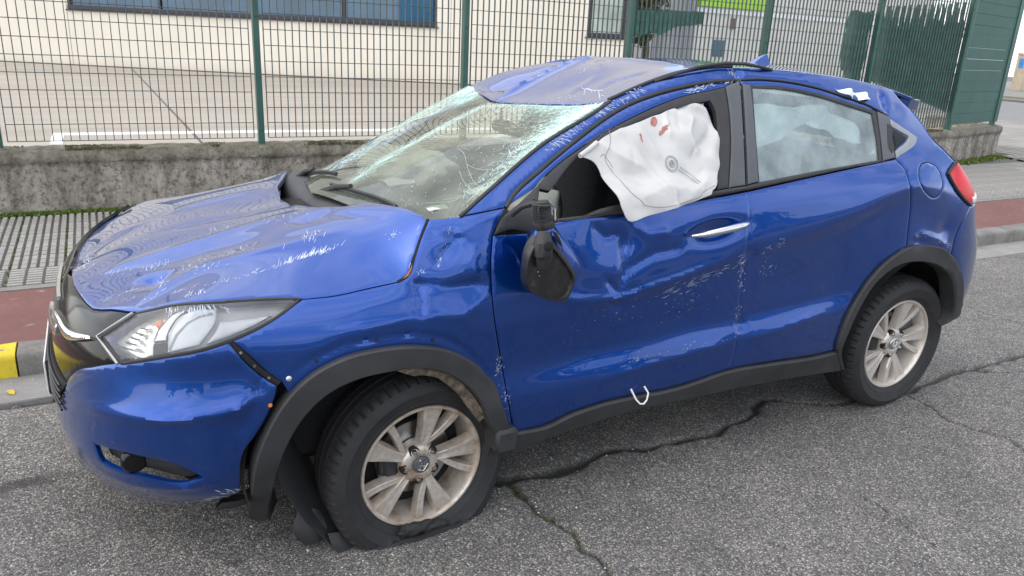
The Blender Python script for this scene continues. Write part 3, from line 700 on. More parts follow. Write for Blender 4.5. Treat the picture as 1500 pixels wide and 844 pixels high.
# ---------------------------------------------------------------- body surface of the car (x back, y right, z up)
def hermite(xk, yk, x):
    """monotone cubic through (xk,yk) rows; xk,yk (N,R) or (R,), x (N,)"""
    x = np.asarray(x, float)
    xk = np.broadcast_to(np.asarray(xk, float), x.shape + np.shape(xk)[-1:])
    yk = np.broadcast_to(np.asarray(yk, float), x.shape + np.shape(yk)[-1:])
    h = np.diff(xk, axis=-1); d = np.diff(yk, axis=-1) / h
    m = np.zeros_like(yk)
    a, b = d[..., :-1], d[..., 1:]
    w1 = 2*h[..., 1:] + h[..., :-1]; w2 = h[..., 1:] + 2*h[..., :-1]
    ok = a*b > 0
    with np.errstate(divide='ignore', invalid='ignore'):
        hm = (w1 + w2) / (w1/np.where(ok, a, 1) + w2/np.where(ok, b, 1))
    m[..., 1:-1] = np.where(ok, hm, 0)
    m[..., 0] = d[..., 0]; m[..., -1] = d[..., -1]
    i = np.clip((x[..., None] >= xk).sum(-1) - 1, 0, xk.shape[-1] - 2)[..., None]
    g = lambda q: np.take_along_axis(q, i, -1)[..., 0]
    x0, hh = g(xk), g(h); y0, m0 = g(yk), g(m)
    y1 = np.take_along_axis(yk, i+1, -1)[..., 0]; m1 = np.take_along_axis(m, i+1, -1)[..., 0]
    t = (x - x0)/hh
    lo, hi = t < 0, t > 1
    tc = np.clip(t, 0, 1)
    y = (2*tc**3-3*tc**2+1)*y0 + (tc**3-2*tc**2+tc)*hh*m0 + (-2*tc**3+3*tc**2)*y1 + (tc**3-tc**2)*hh*m1
    return y + np.where(lo, m0*(t)*hh, 0) + np.where(hi, m1*(t-1)*hh, 0)

XK = np.array([-.40, 0, .45, .9, 1.45, 2.0, 2.4, 2.72])
RZ = np.array([[.20,.34,.45,.56,.66,.74,.82,.90],
               [.22,.36,.47,.58,.68,.75,.84,.93],
               [.25,.36,.47,.58,.69,.76,.92,1.09],
               [.27,.38,.50,.60,.735,.795,.96,1.10],
               [.30,.40,.54,.63,.83,.897,1.02,1.135],
               [.32,.42,.57,.67,.93,1.0,1.09,1.185],
               [.33,.43,.60,.74,1.02,1.10,1.16,1.22],
               [.35,.44,.60,.72,.95,1.04,1.14,1.25]])
RW = np.array([[.680,.838,.868,.875,.875,.866,.838,.790],
               [.845,.868,.880,.888,.890,.887,.862,.805],
               [.845,.866,.876,.862,.868,.874,.858,.812],
               [.845,.868,.878,.858,.866,.875,.862,.826],
               [.845,.868,.878,.856,.863,.875,.858,.826],
               [.845,.868,.878,.858,.862,.876,.858,.822],
               [.845,.868,.884,.888,.872,.877,.855,.812],
               [.840,.860,.872,.876,.868,.860,.830,.780]])
KK = np.array([1.2, 1.2, .62, .55, .46, .46, .55, .72])
KC = np.array([0, 0, .36, .30, .20, .28, .45, .60])
def side_w(x, z):
    x = np.clip(np.asarray(x, float), -.40, 2.72); z = np.asarray(z, float)
    rz = np.stack([hermite(XK, RZ[:, i], x) for i in range(8)], -1)
    rw = np.stack([hermite(XK, RW[:, i], x) for i in range(8)], -1)
    w = hermite(rz, rw, np.minimum(z, rz[..., -1]))
    dz = np.maximum(z - rz[..., -1], 0)
    k = np.interp(x, XK, KK); c = np.interp(x, XK, KC)
    return w - k*dz - c*dz*dz
X0, X1, LF, LR, NF, NR = -.40, 2.72, 1.0, 1.0, 2.4, 2.6
FZ = np.array([.10,.20,.30,.42,.52,.62,.72,.80,.88,.96]); FX = np.array([-.85,-.866,-.876,-.878,-.875,-.868,-.85,-.80,-.70,-.56])
BZ = np.array([.25,.45,.6,.75,.9,1.0,1.1,1.2,1.35,1.5]); BX = np.array([3.31,3.40,3.42,3.38,3.27,3.20,3.08,2.88,2.765,2.735])
DENT = []   # filled below
def S(u, z, dent=True):
    u = np.asarray(u, float); z = np.asarray(z, float)
    u, z = np.broadcast_arrays(u, z)
    x = np.clip(u, X0, X1)
    w = side_w(x, z)
    if dent:
        w = w - dents(u, z)
    th = np.clip((X0 - u)/LF, 0, 2)*np.pi/2          # 0 at side .. pi/2 centre .. pi far side
    c, s = np.cos(th), np.sin(th)
    A = X0 - hermite(FZ, FX, z)
    NF = np.interp(z, [.2, .3, .42, .6, .9], [2.0, 2.1, 2.5, 2.45, 2.4])
    P = np.stack([x, -w, z], -1)
    front = u < X0
    px = X0 - A*np.abs(s)**(2/NF); py = -w*np.sign(c)*np.abs(c)**(2/NF)
    far = np.maximum((X0 - 2*LF) - u, 0)
    P[front] = np.stack([px + far, py, z], -1)[front]
    th = np.clip((u - X1)/LR, 0, 2)*np.pi/2
    c, s = np.cos(th), np.sin(th)
    B = hermite(BZ, BX, z) - X1
    far = np.maximum(u - (X1 + 2*LR), 0)
    rear = u > X1
    px = X1 + B*np.abs(s)**(2/NR) - far; py = -w*np.sign(c)*np.abs(c)**(2/NR)
    P[rear] = np.stack([px, py, z], -1)[rear]
    return P
def seg_dist(px, py, pts):
    """distance and fraction to a polyline"""
    best = np.full(np.shape(px), 9.); fr = np.zeros(np.shape(px)); n = len(pts)-1
    for i in range(n):
        (ax, ay), (bx, by) = pts[i], pts[i+1]
        dx, dy = bx-ax, by-ay; L = dx*dx+dy*dy
        t = np.clip(((px-ax)*dx+(py-ay)*dy)/L, 0, 1)
        d = np.hypot(px-ax-t*dx, py-ay-t*dy)
        m = d < best; best = np.where(m, d, best); fr = np.where(m, (i+t)/n, fr)
    return best, fr
def dents(u, z):
    """inward offset: ('g', u,z, ru,rz, depth[, tilt]) gaussian hollow, ('r', polyline, width, depth) sharp fold"""
    out = np.zeros(np.broadcast(u, z).shape)
    for d in DENT:
        if d[0] == 'g':
            a = d[6] if len(d) > 6 else 0
            du, dz = u-d[1], z-d[2]
            p, q = du*np.cos(a)+dz*np.sin(a), -du*np.sin(a)+dz*np.cos(a)
            out = out + d[5]*np.exp(-(p/d[3])**2-(q/d[4])**2)
        else:
            ds, fr = seg_dist(u, z, d[1])
            out = out + d[3]*np.exp(-ds/d[2])*np.minimum(1, np.minimum(fr, 1-fr)*5+.15)
    return out

def tps(P, lam=1e-4):
    """smooth height field z(x,y) through points"""
    P = np.asarray(P, float); X = P[:, :2]; n = len(P)
    def K(a, b):
        r2 = ((a[:, None]-b[None])**2).sum(-1); return .5*r2*np.log(r2+1e-12)
    A = np.zeros((n+3, n+3)); A[:n, :n] = K(X, X)+lam*np.eye(n)
    A[:n, n] = 1; A[:n, n+1:] = X; A[n, :n] = 1; A[n+1:, :n] = X.T
    c = np.linalg.solve(A, np.r_[P[:, 2], 0, 0, 0])
    def f(x, y):
        x = np.asarray(x, float); q = np.stack([x.ravel(), np.asarray(y, float).ravel()], -1)
        return (K(q, X)@c[:n]+c[n]+q@c[n+1:]).reshape(x.shape)
    return f
# ---- outlines of the car panels: (distance along the body, height) in metres
SD = {
'front_fender': [(-0.1884,0.8912),(-0.1772,0.8914),(-0.1659,0.8915),(-0.1546,0.8916),(-0.1433,0.8916),(-0.1319,0.8918),(-0.1204,0.8921),(-0.1089,0.8925),(-0.0974,0.8932),(-0.0862,0.894),(-0.075,0.8951),(-0.0637,0.8963),(-0.0524,0.8977),(-0.041,0.8992),(-0.0296,0.9007),(-0.0181,0.9022),(-0.0066,0.9036),(0.005,0.905),(0.0177,0.9065),(0.0305,0.908),(0.0432,0.9096),(0.0559,0.9112),(0.0687,0.9129),(0.0814,0.9146),(0.0942,0.9164),(0.1051,0.921),(0.1159,0.9258),(0.1256,0.9317),(0.134,0.9409),(0.1404,0.9521),(0.1459,0.9642),(0.1516,0.976),(0.1582,0.9864),(0.1651,0.9966),(0.172,1.0069),(0.1788,1.0172),(0.1857,1.0276),(0.1927,1.0381),(0.2001,1.049),(0.2076,1.0599),(0.2151,1.0709),(0.2226,1.082),(0.2339,1.0834),(0.2453,1.0847),(0.2567,1.0859),(0.2682,1.0872),(0.2798,1.0885),(0.2915,1.0898),(0.3033,1.0913),(0.3158,1.0931),(0.3285,1.095),(0.3414,1.097),(0.3545,1.0991),(0.3678,1.1012),(0.3812,1.1034),(0.3949,1.1056),(0.4087,1.1077),(0.4228,1.1098),(0.4372,1.1117),(0.4518,1.1135),(0.4667,1.1151),(0.4576,1.1052),(0.4486,1.0952),(0.4404,1.0849),(0.4341,1.075),(0.4278,1.065),(0.4217,1.055),(0.4156,1.045),(0.4094,1.035),(0.4073,1.0231),(0.405,1.0113),(0.4028,0.9994),(0.4007,0.9875),(0.3989,0.9756),(0.3973,0.9636),(0.3961,0.9515),(0.3952,0.9393),(0.3947,0.9269),(0.3944,0.9145),(0.3944,0.9019),(0.3945,0.8892),(0.3946,0.8765),(0.3948,0.8637),(0.3951,0.8508),(0.3956,0.8379),(0.3964,0.8248),(0.3975,0.8117),(0.3988,0.7984),(0.4006,0.785),(0.4028,0.7715),(0.4054,0.7577),(0.4086,0.7436),(0.4122,0.7291),(0.4161,0.7144),(0.42,0.6995),(0.4236,0.6848),(0.4273,0.6696),(0.4311,0.6544),(0.4349,0.6391),(0.4387,0.6238),(0.4424,0.6084),(0.446,0.5932),(0.4494,0.578),(0.4523,0.5633),(0.4546,0.5495),(0.4567,0.536),(0.4587,0.5226),(0.4607,0.5091),(0.4629,0.4954),(0.4655,0.4813),(0.4686,0.4665),(0.4721,0.4512),(0.4759,0.4355),(0.4797,0.4194),(0.4838,0.4031),(0.4879,0.3866),(0.492,0.3699),(0.4962,0.353),(0.5008,0.3356),(0.4867,0.3443),(0.4728,0.3527),(0.4603,0.3622),(0.4481,0.3769),(0.4391,0.3943),(0.4323,0.4132),(0.4267,0.4326),(0.421,0.4514),(0.4142,0.4687),(0.4071,0.4837),(0.4003,0.4981),(0.3934,0.512),(0.3863,0.5257),(0.3786,0.5391),(0.3701,0.5523),(0.3616,0.5647),(0.3524,0.5773),(0.3426,0.59),(0.3322,0.6023),(0.3212,0.614),(0.3097,0.6248),(0.2964,0.6355),(0.2823,0.6453),(0.2679,0.6544),(0.2533,0.6626),(0.2388,0.6701),(0.2256,0.6764),(0.2123,0.6819),(0.199,0.6867),(0.1856,0.6909),(0.1723,0.6946),(0.159,0.698),(0.1459,0.701),(0.133,0.7037),(0.1192,0.7062),(0.1055,0.7082),(0.0918,0.7097),(0.0783,0.7108),(0.0648,0.7114),(0.0515,0.7118),(0.0384,0.7118),(0.0254,0.7115),(0.0126,0.7109),(0.0006,0.7102),(-0.0113,0.7093),(-0.0231,0.7082),(-0.0348,0.7068),(-0.0464,0.7052),(-0.0579,0.7031),(-0.0691,0.7007),(-0.0801,0.6979),(-0.0908,0.6947),(-0.1024,0.6905),(-0.1137,0.6859),(-0.1248,0.6807),(-0.1357,0.6751),(-0.1463,0.6691),(-0.1569,0.6629),(-0.1672,0.6564),(-0.1773,0.6498),(-0.1862,0.6437),(-0.1949,0.6372),(-0.2034,0.6305),(-0.2118,0.6236),(-0.2202,0.6167),(-0.2286,0.6098),(-0.237,0.603),(-0.2538,0.6374),(-0.2702,0.6711),(-0.2797,0.6797),(-0.2891,0.6881),(-0.2983,0.6966),(-0.3071,0.7052),(-0.3152,0.714),(-0.3228,0.7231),(-0.3301,0.7324),(-0.3372,0.7417),(-0.3444,0.7508),(-0.3516,0.7595),(-0.3582,0.767),(-0.3647,0.7744),(-0.3713,0.7817),(-0.3778,0.7889),(-0.3844,0.7959),(-0.3908,0.803),(-0.3805,0.8068),(-0.3701,0.8104),(-0.3596,0.8141),(-0.349,0.8177),(-0.3385,0.8214),(-0.3279,0.8251),(-0.3173,0.8289),(-0.3067,0.8329),(-0.2962,0.837),(-0.2857,0.8414),(-0.2752,0.846),(-0.2656,0.8506),(-0.256,0.8554),(-0.2464,0.8603),(-0.2369,0.8654),(-0.2273,0.8705),(-0.2177,0.8757),(-0.208,0.8809),(-0.1982,0.8861)],
'front_door': [(0.4094,1.035),(0.4073,1.0231),(0.405,1.0113),(0.4028,0.9994),(0.4007,0.9875),(0.3989,0.9756),(0.3973,0.9636),(0.3961,0.9515),(0.3952,0.9393),(0.3947,0.9269),(0.3944,0.9145),(0.3944,0.9019),(0.3945,0.8892),(0.3946,0.8765),(0.3948,0.8637),(0.3951,0.8508),(0.3956,0.8379),(0.3964,0.8248),(0.3975,0.8117),(0.3988,0.7984),(0.4006,0.785),(0.4028,0.7715),(0.4054,0.7577),(0.4086,0.7436),(0.4122,0.7291),(0.4161,0.7144),(0.42,0.6995),(0.4236,0.6848),(0.4273,0.6696),(0.4311,0.6544),(0.4349,0.6391),(0.4387,0.6238),(0.4424,0.6084),(0.446,0.5932),(0.4494,0.578),(0.4523,0.5633),(0.4546,0.5495),(0.4567,0.536),(0.4587,0.5226),(0.4607,0.5091),(0.4629,0.4954),(0.4655,0.4813),(0.4686,0.4665),(0.4721,0.4512),(0.4759,0.4355),(0.4797,0.4194),(0.4838,0.4031),(0.4879,0.3866),(0.492,0.3699),(0.4962,0.353),(0.5008,0.3356),(0.5173,0.3358),(0.534,0.3357),(0.5509,0.3353),(0.5679,0.3351),(0.5848,0.3351),(0.6016,0.3357),(0.6181,0.337),(0.6343,0.3393),(0.6494,0.3428),(0.664,0.3473),(0.6785,0.3523),(0.693,0.3575),(0.7078,0.3622),(0.7231,0.3662),(0.7386,0.3693),(0.7544,0.372),(0.7705,0.3743),(0.7868,0.3765),(0.8033,0.3784),(0.8198,0.3803),(0.8362,0.382),(0.8528,0.3834),(0.8696,0.3844),(0.8866,0.3852),(0.9039,0.3856),(0.9214,0.3859),(0.9391,0.3859),(0.957,0.3858),(0.975,0.3856),(0.9932,0.3852),(1.0115,0.3848),(1.03,0.3843),(1.0485,0.3838),(1.0672,0.3833),(1.086,0.3829),(1.1049,0.3826),(1.1238,0.3824),(1.1427,0.3823),(1.1617,0.3824),(1.1806,0.3828),(1.1996,0.3834),(1.2184,0.3843),(1.2372,0.3856),(1.2568,0.3872),(1.2764,0.389),(1.296,0.391),(1.3156,0.3931),(1.3353,0.3954),(1.355,0.3977),(1.3749,0.4001),(1.3948,0.4026),(1.4149,0.405),(1.435,0.4075),(1.4554,0.4099),(1.4758,0.4122),(1.4761,0.437),(1.4764,0.4558),(1.4768,0.4744),(1.4773,0.4929),(1.4778,0.5111),(1.4784,0.5292),(1.4792,0.547),(1.4823,0.563),(1.4866,0.5783),(1.4911,0.5934),(1.4946,0.6087),(1.4961,0.625),(1.4943,0.6428),(1.4917,0.6607),(1.489,0.6787),(1.4863,0.6966),(1.4837,0.7144),(1.4812,0.7322),(1.4791,0.7498),(1.4774,0.7672),(1.4762,0.7833),(1.4752,0.7993),(1.4744,0.8152),(1.4736,0.831),(1.4719,0.8472),(1.4679,0.8641),(1.4637,0.8809),(1.4616,0.8968),(1.4616,0.912),(1.4625,0.9282),(1.4642,0.9442),(1.4664,0.96),(1.4689,0.9758),(1.4711,0.9914),(1.4729,1.0071),(1.4739,1.0227),(1.4741,1.0384),(1.4739,1.0524),(1.4733,1.0664),(1.4724,1.0803),(1.4714,1.0942),(1.4704,1.1081),(1.4696,1.122),(1.4505,1.12),(1.4316,1.1181),(1.4127,1.1161),(1.394,1.1142),(1.3754,1.1123),(1.3569,1.1104),(1.3384,1.1086),(1.3201,1.1069),(1.2999,1.105),(1.2798,1.1032),(1.2598,1.1015),(1.2399,1.0998),(1.2202,1.0981),(1.2005,1.0965),(1.181,1.0949),(1.1616,1.0933),(1.1429,1.0917),(1.1244,1.0902),(1.1059,1.0886),(1.0875,1.087),(1.0693,1.0855),(1.0511,1.084),(1.0331,1.0824),(1.0151,1.081),(0.9972,1.0795),(0.9795,1.0781),(0.9618,1.0768),(0.9442,1.0755),(0.9267,1.0742),(0.9093,1.0731),(0.892,1.072),(0.8749,1.0709),(0.8578,1.07),(0.8416,1.0693),(0.8254,1.0689),(0.8093,1.0687),(0.7932,1.0688),(0.7773,1.0689),(0.7615,1.069),(0.7457,1.069),(0.7301,1.0689),(0.7147,1.0686),(0.6994,1.068),(0.6842,1.0671),(0.6692,1.0657),(0.6544,1.0638),(0.6398,1.0613),(0.6247,1.0581),(0.6098,1.0544),(0.5951,1.0503),(0.5804,1.046),(0.5658,1.0417),(0.5513,1.0374),(0.5368,1.0334),(0.5044,1.0338),(0.4723,1.0342),(0.4406,1.0347)],
'rear_door': [(1.4696,1.122),(1.4704,1.1081),(1.4714,1.0942),(1.4724,1.0803),(1.4733,1.0664),(1.4739,1.0524),(1.4741,1.0384),(1.4739,1.0227),(1.4729,1.0071),(1.4711,0.9914),(1.4689,0.9758),(1.4664,0.96),(1.4642,0.9442),(1.4625,0.9282),(1.4616,0.912),(1.4616,0.8968),(1.4637,0.8809),(1.4679,0.8641),(1.4719,0.8472),(1.4736,0.831),(1.4744,0.8152),(1.4752,0.7993),(1.4762,0.7833),(1.4774,0.7672),(1.4791,0.7498),(1.4812,0.7322),(1.4837,0.7144),(1.4863,0.6966),(1.489,0.6787),(1.4917,0.6607),(1.4943,0.6428),(1.4961,0.625),(1.4946,0.6087),(1.4911,0.5934),(1.4866,0.5783),(1.4823,0.563),(1.4792,0.547),(1.4784,0.5292),(1.4778,0.5111),(1.4773,0.4929),(1.4768,0.4744),(1.4764,0.4558),(1.4761,0.437),(1.4758,0.4122),(1.4696,1.122),(1.4893,1.1243),(1.5091,1.1267),(1.529,1.1291),(1.5491,1.1315),(1.5693,1.134),(1.5896,1.1364),(1.61,1.1389),(1.6306,1.1413),(1.6513,1.1438),(1.6721,1.1463),(1.6931,1.1487),(1.7142,1.1512),(1.7354,1.1537),(1.757,1.1562),(1.7787,1.1587),(1.8005,1.1611),(1.8225,1.1636),(1.8446,1.1661),(1.8669,1.1686),(1.8894,1.1711),(1.912,1.1737),(1.9348,1.1762),(1.9577,1.1787),(1.9808,1.1813),(2.0048,1.184),(2.029,1.1867),(2.0535,1.1893),(2.0782,1.192),(2.1032,1.1947),(2.1284,1.1974),(2.1539,1.2001),(2.1796,1.2028),(2.2055,1.2056),(2.2317,1.2083),(2.2582,1.2111),(2.2849,1.2138),(2.312,1.2166),(2.3244,1.2045),(2.3349,1.1926),(2.342,1.1798),(2.3457,1.1659),(2.3492,1.1505),(2.3511,1.1345),(2.3533,1.1182),(2.3583,1.1004),(2.3672,1.0811),(2.3762,1.0614),(2.3843,1.0414),(2.3909,1.0218),(2.3952,1.0026),(2.3978,0.9836),(2.3993,0.9647),(2.4,0.9458),(2.4006,0.9269),(2.4015,0.9079),(2.4027,0.8899),(2.4041,0.8718),(2.4056,0.8537),(2.4071,0.8354),(2.3829,0.8281),(2.3592,0.8209),(2.3365,0.8133),(2.3152,0.8051),(2.2957,0.7956),(2.2801,0.7857),(2.2653,0.775),(2.2513,0.7636),(2.2381,0.7516),(2.2254,0.7392),(2.2133,0.7265),(2.2018,0.7136),(2.1899,0.6994),(2.1784,0.6849),(2.1671,0.67),(2.1557,0.655),(2.1444,0.6399),(2.1331,0.6247),(2.1221,0.6095),(2.1129,0.5956),(2.105,0.5812),(2.0987,0.5661),(2.0933,0.5506),(2.089,0.5346),(2.0858,0.5182),(2.0839,0.5013),(2.0836,0.4815),(2.085,0.4609),(2.0876,0.4398),(2.0907,0.4183),(2.0955,0.396),(2.0699,0.3951),(2.0445,0.394),(2.0192,0.3932),(1.9939,0.3927),(1.9695,0.3927),(1.9449,0.3932),(1.9202,0.3941),(1.8955,0.3953),(1.8708,0.3967),(1.8462,0.3983),(1.8218,0.4),(1.7976,0.4016),(1.7735,0.4032),(1.7498,0.4047),(1.7264,0.4059),(1.7033,0.4068),(1.6797,0.4076),(1.6563,0.4083),(1.6332,0.4088),(1.6102,0.4094),(1.5874,0.4099),(1.5648,0.4103),(1.5424,0.4108),(1.52,0.4112),(1.4979,0.4117),(1.4758,0.4122)],
'front_frame': [(1.5533,1.5148),(1.5315,1.5134),(1.5099,1.5123),(1.4884,1.5111),(1.467,1.5099),(1.4461,1.5085),(1.4267,1.5068),(1.4073,1.5047),(1.3892,1.5025),(1.3712,1.5),(1.3532,1.4974),(1.3352,1.4946),(1.3173,1.4916),(1.2995,1.4885),(1.2817,1.4852),(1.2629,1.4816),(1.2441,1.4779),(1.2253,1.474),(1.2065,1.47),(1.1878,1.4658),(1.1691,1.4614),(1.1506,1.4569),(1.1321,1.4521),(1.1137,1.4472),(1.0955,1.442),(1.0774,1.4367),(1.0594,1.4311),(1.0416,1.4252),(1.024,1.4191),(1.007,1.4129),(0.9902,1.4064),(0.9735,1.3996),(0.957,1.3925),(0.9405,1.3852),(0.9242,1.3778),(0.908,1.3702),(0.8919,1.3625),(0.8759,1.3548),(0.8601,1.347),(0.8444,1.3391),(0.8289,1.3313),(0.8135,1.3235),(0.7983,1.3157),(0.7831,1.3081),(0.7685,1.3007),(0.754,1.2932),(0.7396,1.2857),(0.7254,1.2782),(0.7113,1.2706),(0.6973,1.263),(0.6835,1.2555),(0.6697,1.2479),(0.6561,1.2403),(0.6426,1.2327),(0.6292,1.2251),(0.6158,1.2176),(0.6019,1.2098),(0.5879,1.2023),(0.5738,1.1949),(0.56,1.1874),(0.5464,1.1797),(0.5333,1.1718),(0.5208,1.1635),(0.509,1.1547),(0.4978,1.1451),(0.4873,1.1352),(0.477,1.1251),(0.4667,1.1151),(0.4959,1.1276),(0.5254,1.1403),(0.5553,1.1531),(0.5855,1.166),(0.5966,1.1748),(0.608,1.1834),(0.6201,1.1921),(0.6325,1.2005),(0.6454,1.2087),(0.6586,1.2166),(0.6721,1.2244),(0.6859,1.232),(0.6999,1.2394),(0.7142,1.2467),(0.7287,1.2539),(0.7433,1.261),(0.7581,1.268),(0.773,1.275),(0.788,1.282),(0.803,1.289),(0.8188,1.2962),(0.8348,1.3033),(0.8511,1.3104),(0.8675,1.3173),(0.8842,1.3242),(0.901,1.3309),(0.918,1.3376),(0.9351,1.3442),(0.9523,1.3507),(0.9696,1.3571),(0.987,1.3635),(1.0045,1.3697),(1.0221,1.3759),(1.0398,1.3821),(1.0575,1.3882),(1.0747,1.394),(1.092,1.3998),(1.1094,1.4056),(1.1269,1.4114),(1.1445,1.4171),(1.1622,1.4226),(1.18,1.4281),(1.1979,1.4333),(1.2158,1.4384),(1.2338,1.4433),(1.2519,1.4479),(1.27,1.4523),(1.2874,1.4562),(1.3049,1.4596),(1.3225,1.4628),(1.3401,1.4659),(1.3578,1.4688),(1.3756,1.4717),(1.3935,1.4747),(1.4115,1.4778),(1.4295,1.4813),(1.4492,1.4853),(1.4706,1.4892)],
'rear_frame': [(2.3531,1.3838),(2.3336,1.3921),(2.3143,1.4005),(2.295,1.4089),(2.2752,1.4168),(2.2547,1.4242),(2.2331,1.431),(2.2107,1.4372),(2.1878,1.4429),(2.1644,1.4483),(2.141,1.4534),(2.1175,1.4585),(2.0942,1.4636),(2.0722,1.4686),(2.0501,1.4736),(2.028,1.4784),(2.0058,1.4831),(1.9852,1.4874),(1.965,1.4913),(1.9441,1.495),(1.9232,1.4985),(1.9021,1.5017),(1.881,1.5046),(1.8598,1.5073),(1.8385,1.5097),(1.8173,1.5119),(1.7959,1.5138),(1.7746,1.5155),(1.7532,1.5169),(1.7318,1.518),(1.7108,1.519),(1.6897,1.5198),(1.6686,1.5202),(1.6475,1.5202),(1.6239,1.5194),(1.6003,1.518),(1.5767,1.5163),(1.5533,1.5148),(1.5596,1.5002),(1.5761,1.4986),(1.5928,1.4971),(1.6135,1.496),(1.6348,1.4956),(1.6564,1.4958),(1.6783,1.4962),(1.7003,1.4965),(1.7222,1.4964),(1.7439,1.4957),(1.7652,1.4944),(1.7865,1.4928),(1.8077,1.4908),(1.8289,1.4886),(1.85,1.4861),(1.8712,1.4833),(1.8923,1.4804),(1.9134,1.4773),(1.9345,1.474),(1.9556,1.4706),(1.976,1.4671),(1.9963,1.4634),(2.0183,1.4594),(2.0406,1.4551),(2.0629,1.4507),(2.085,1.4462),(2.1072,1.4416),(2.1294,1.437),(2.1517,1.4323),(2.1729,1.4278),(2.194,1.4232),(2.2151,1.4185),(2.2363,1.4137),(2.2575,1.409),(2.2788,1.4042)],
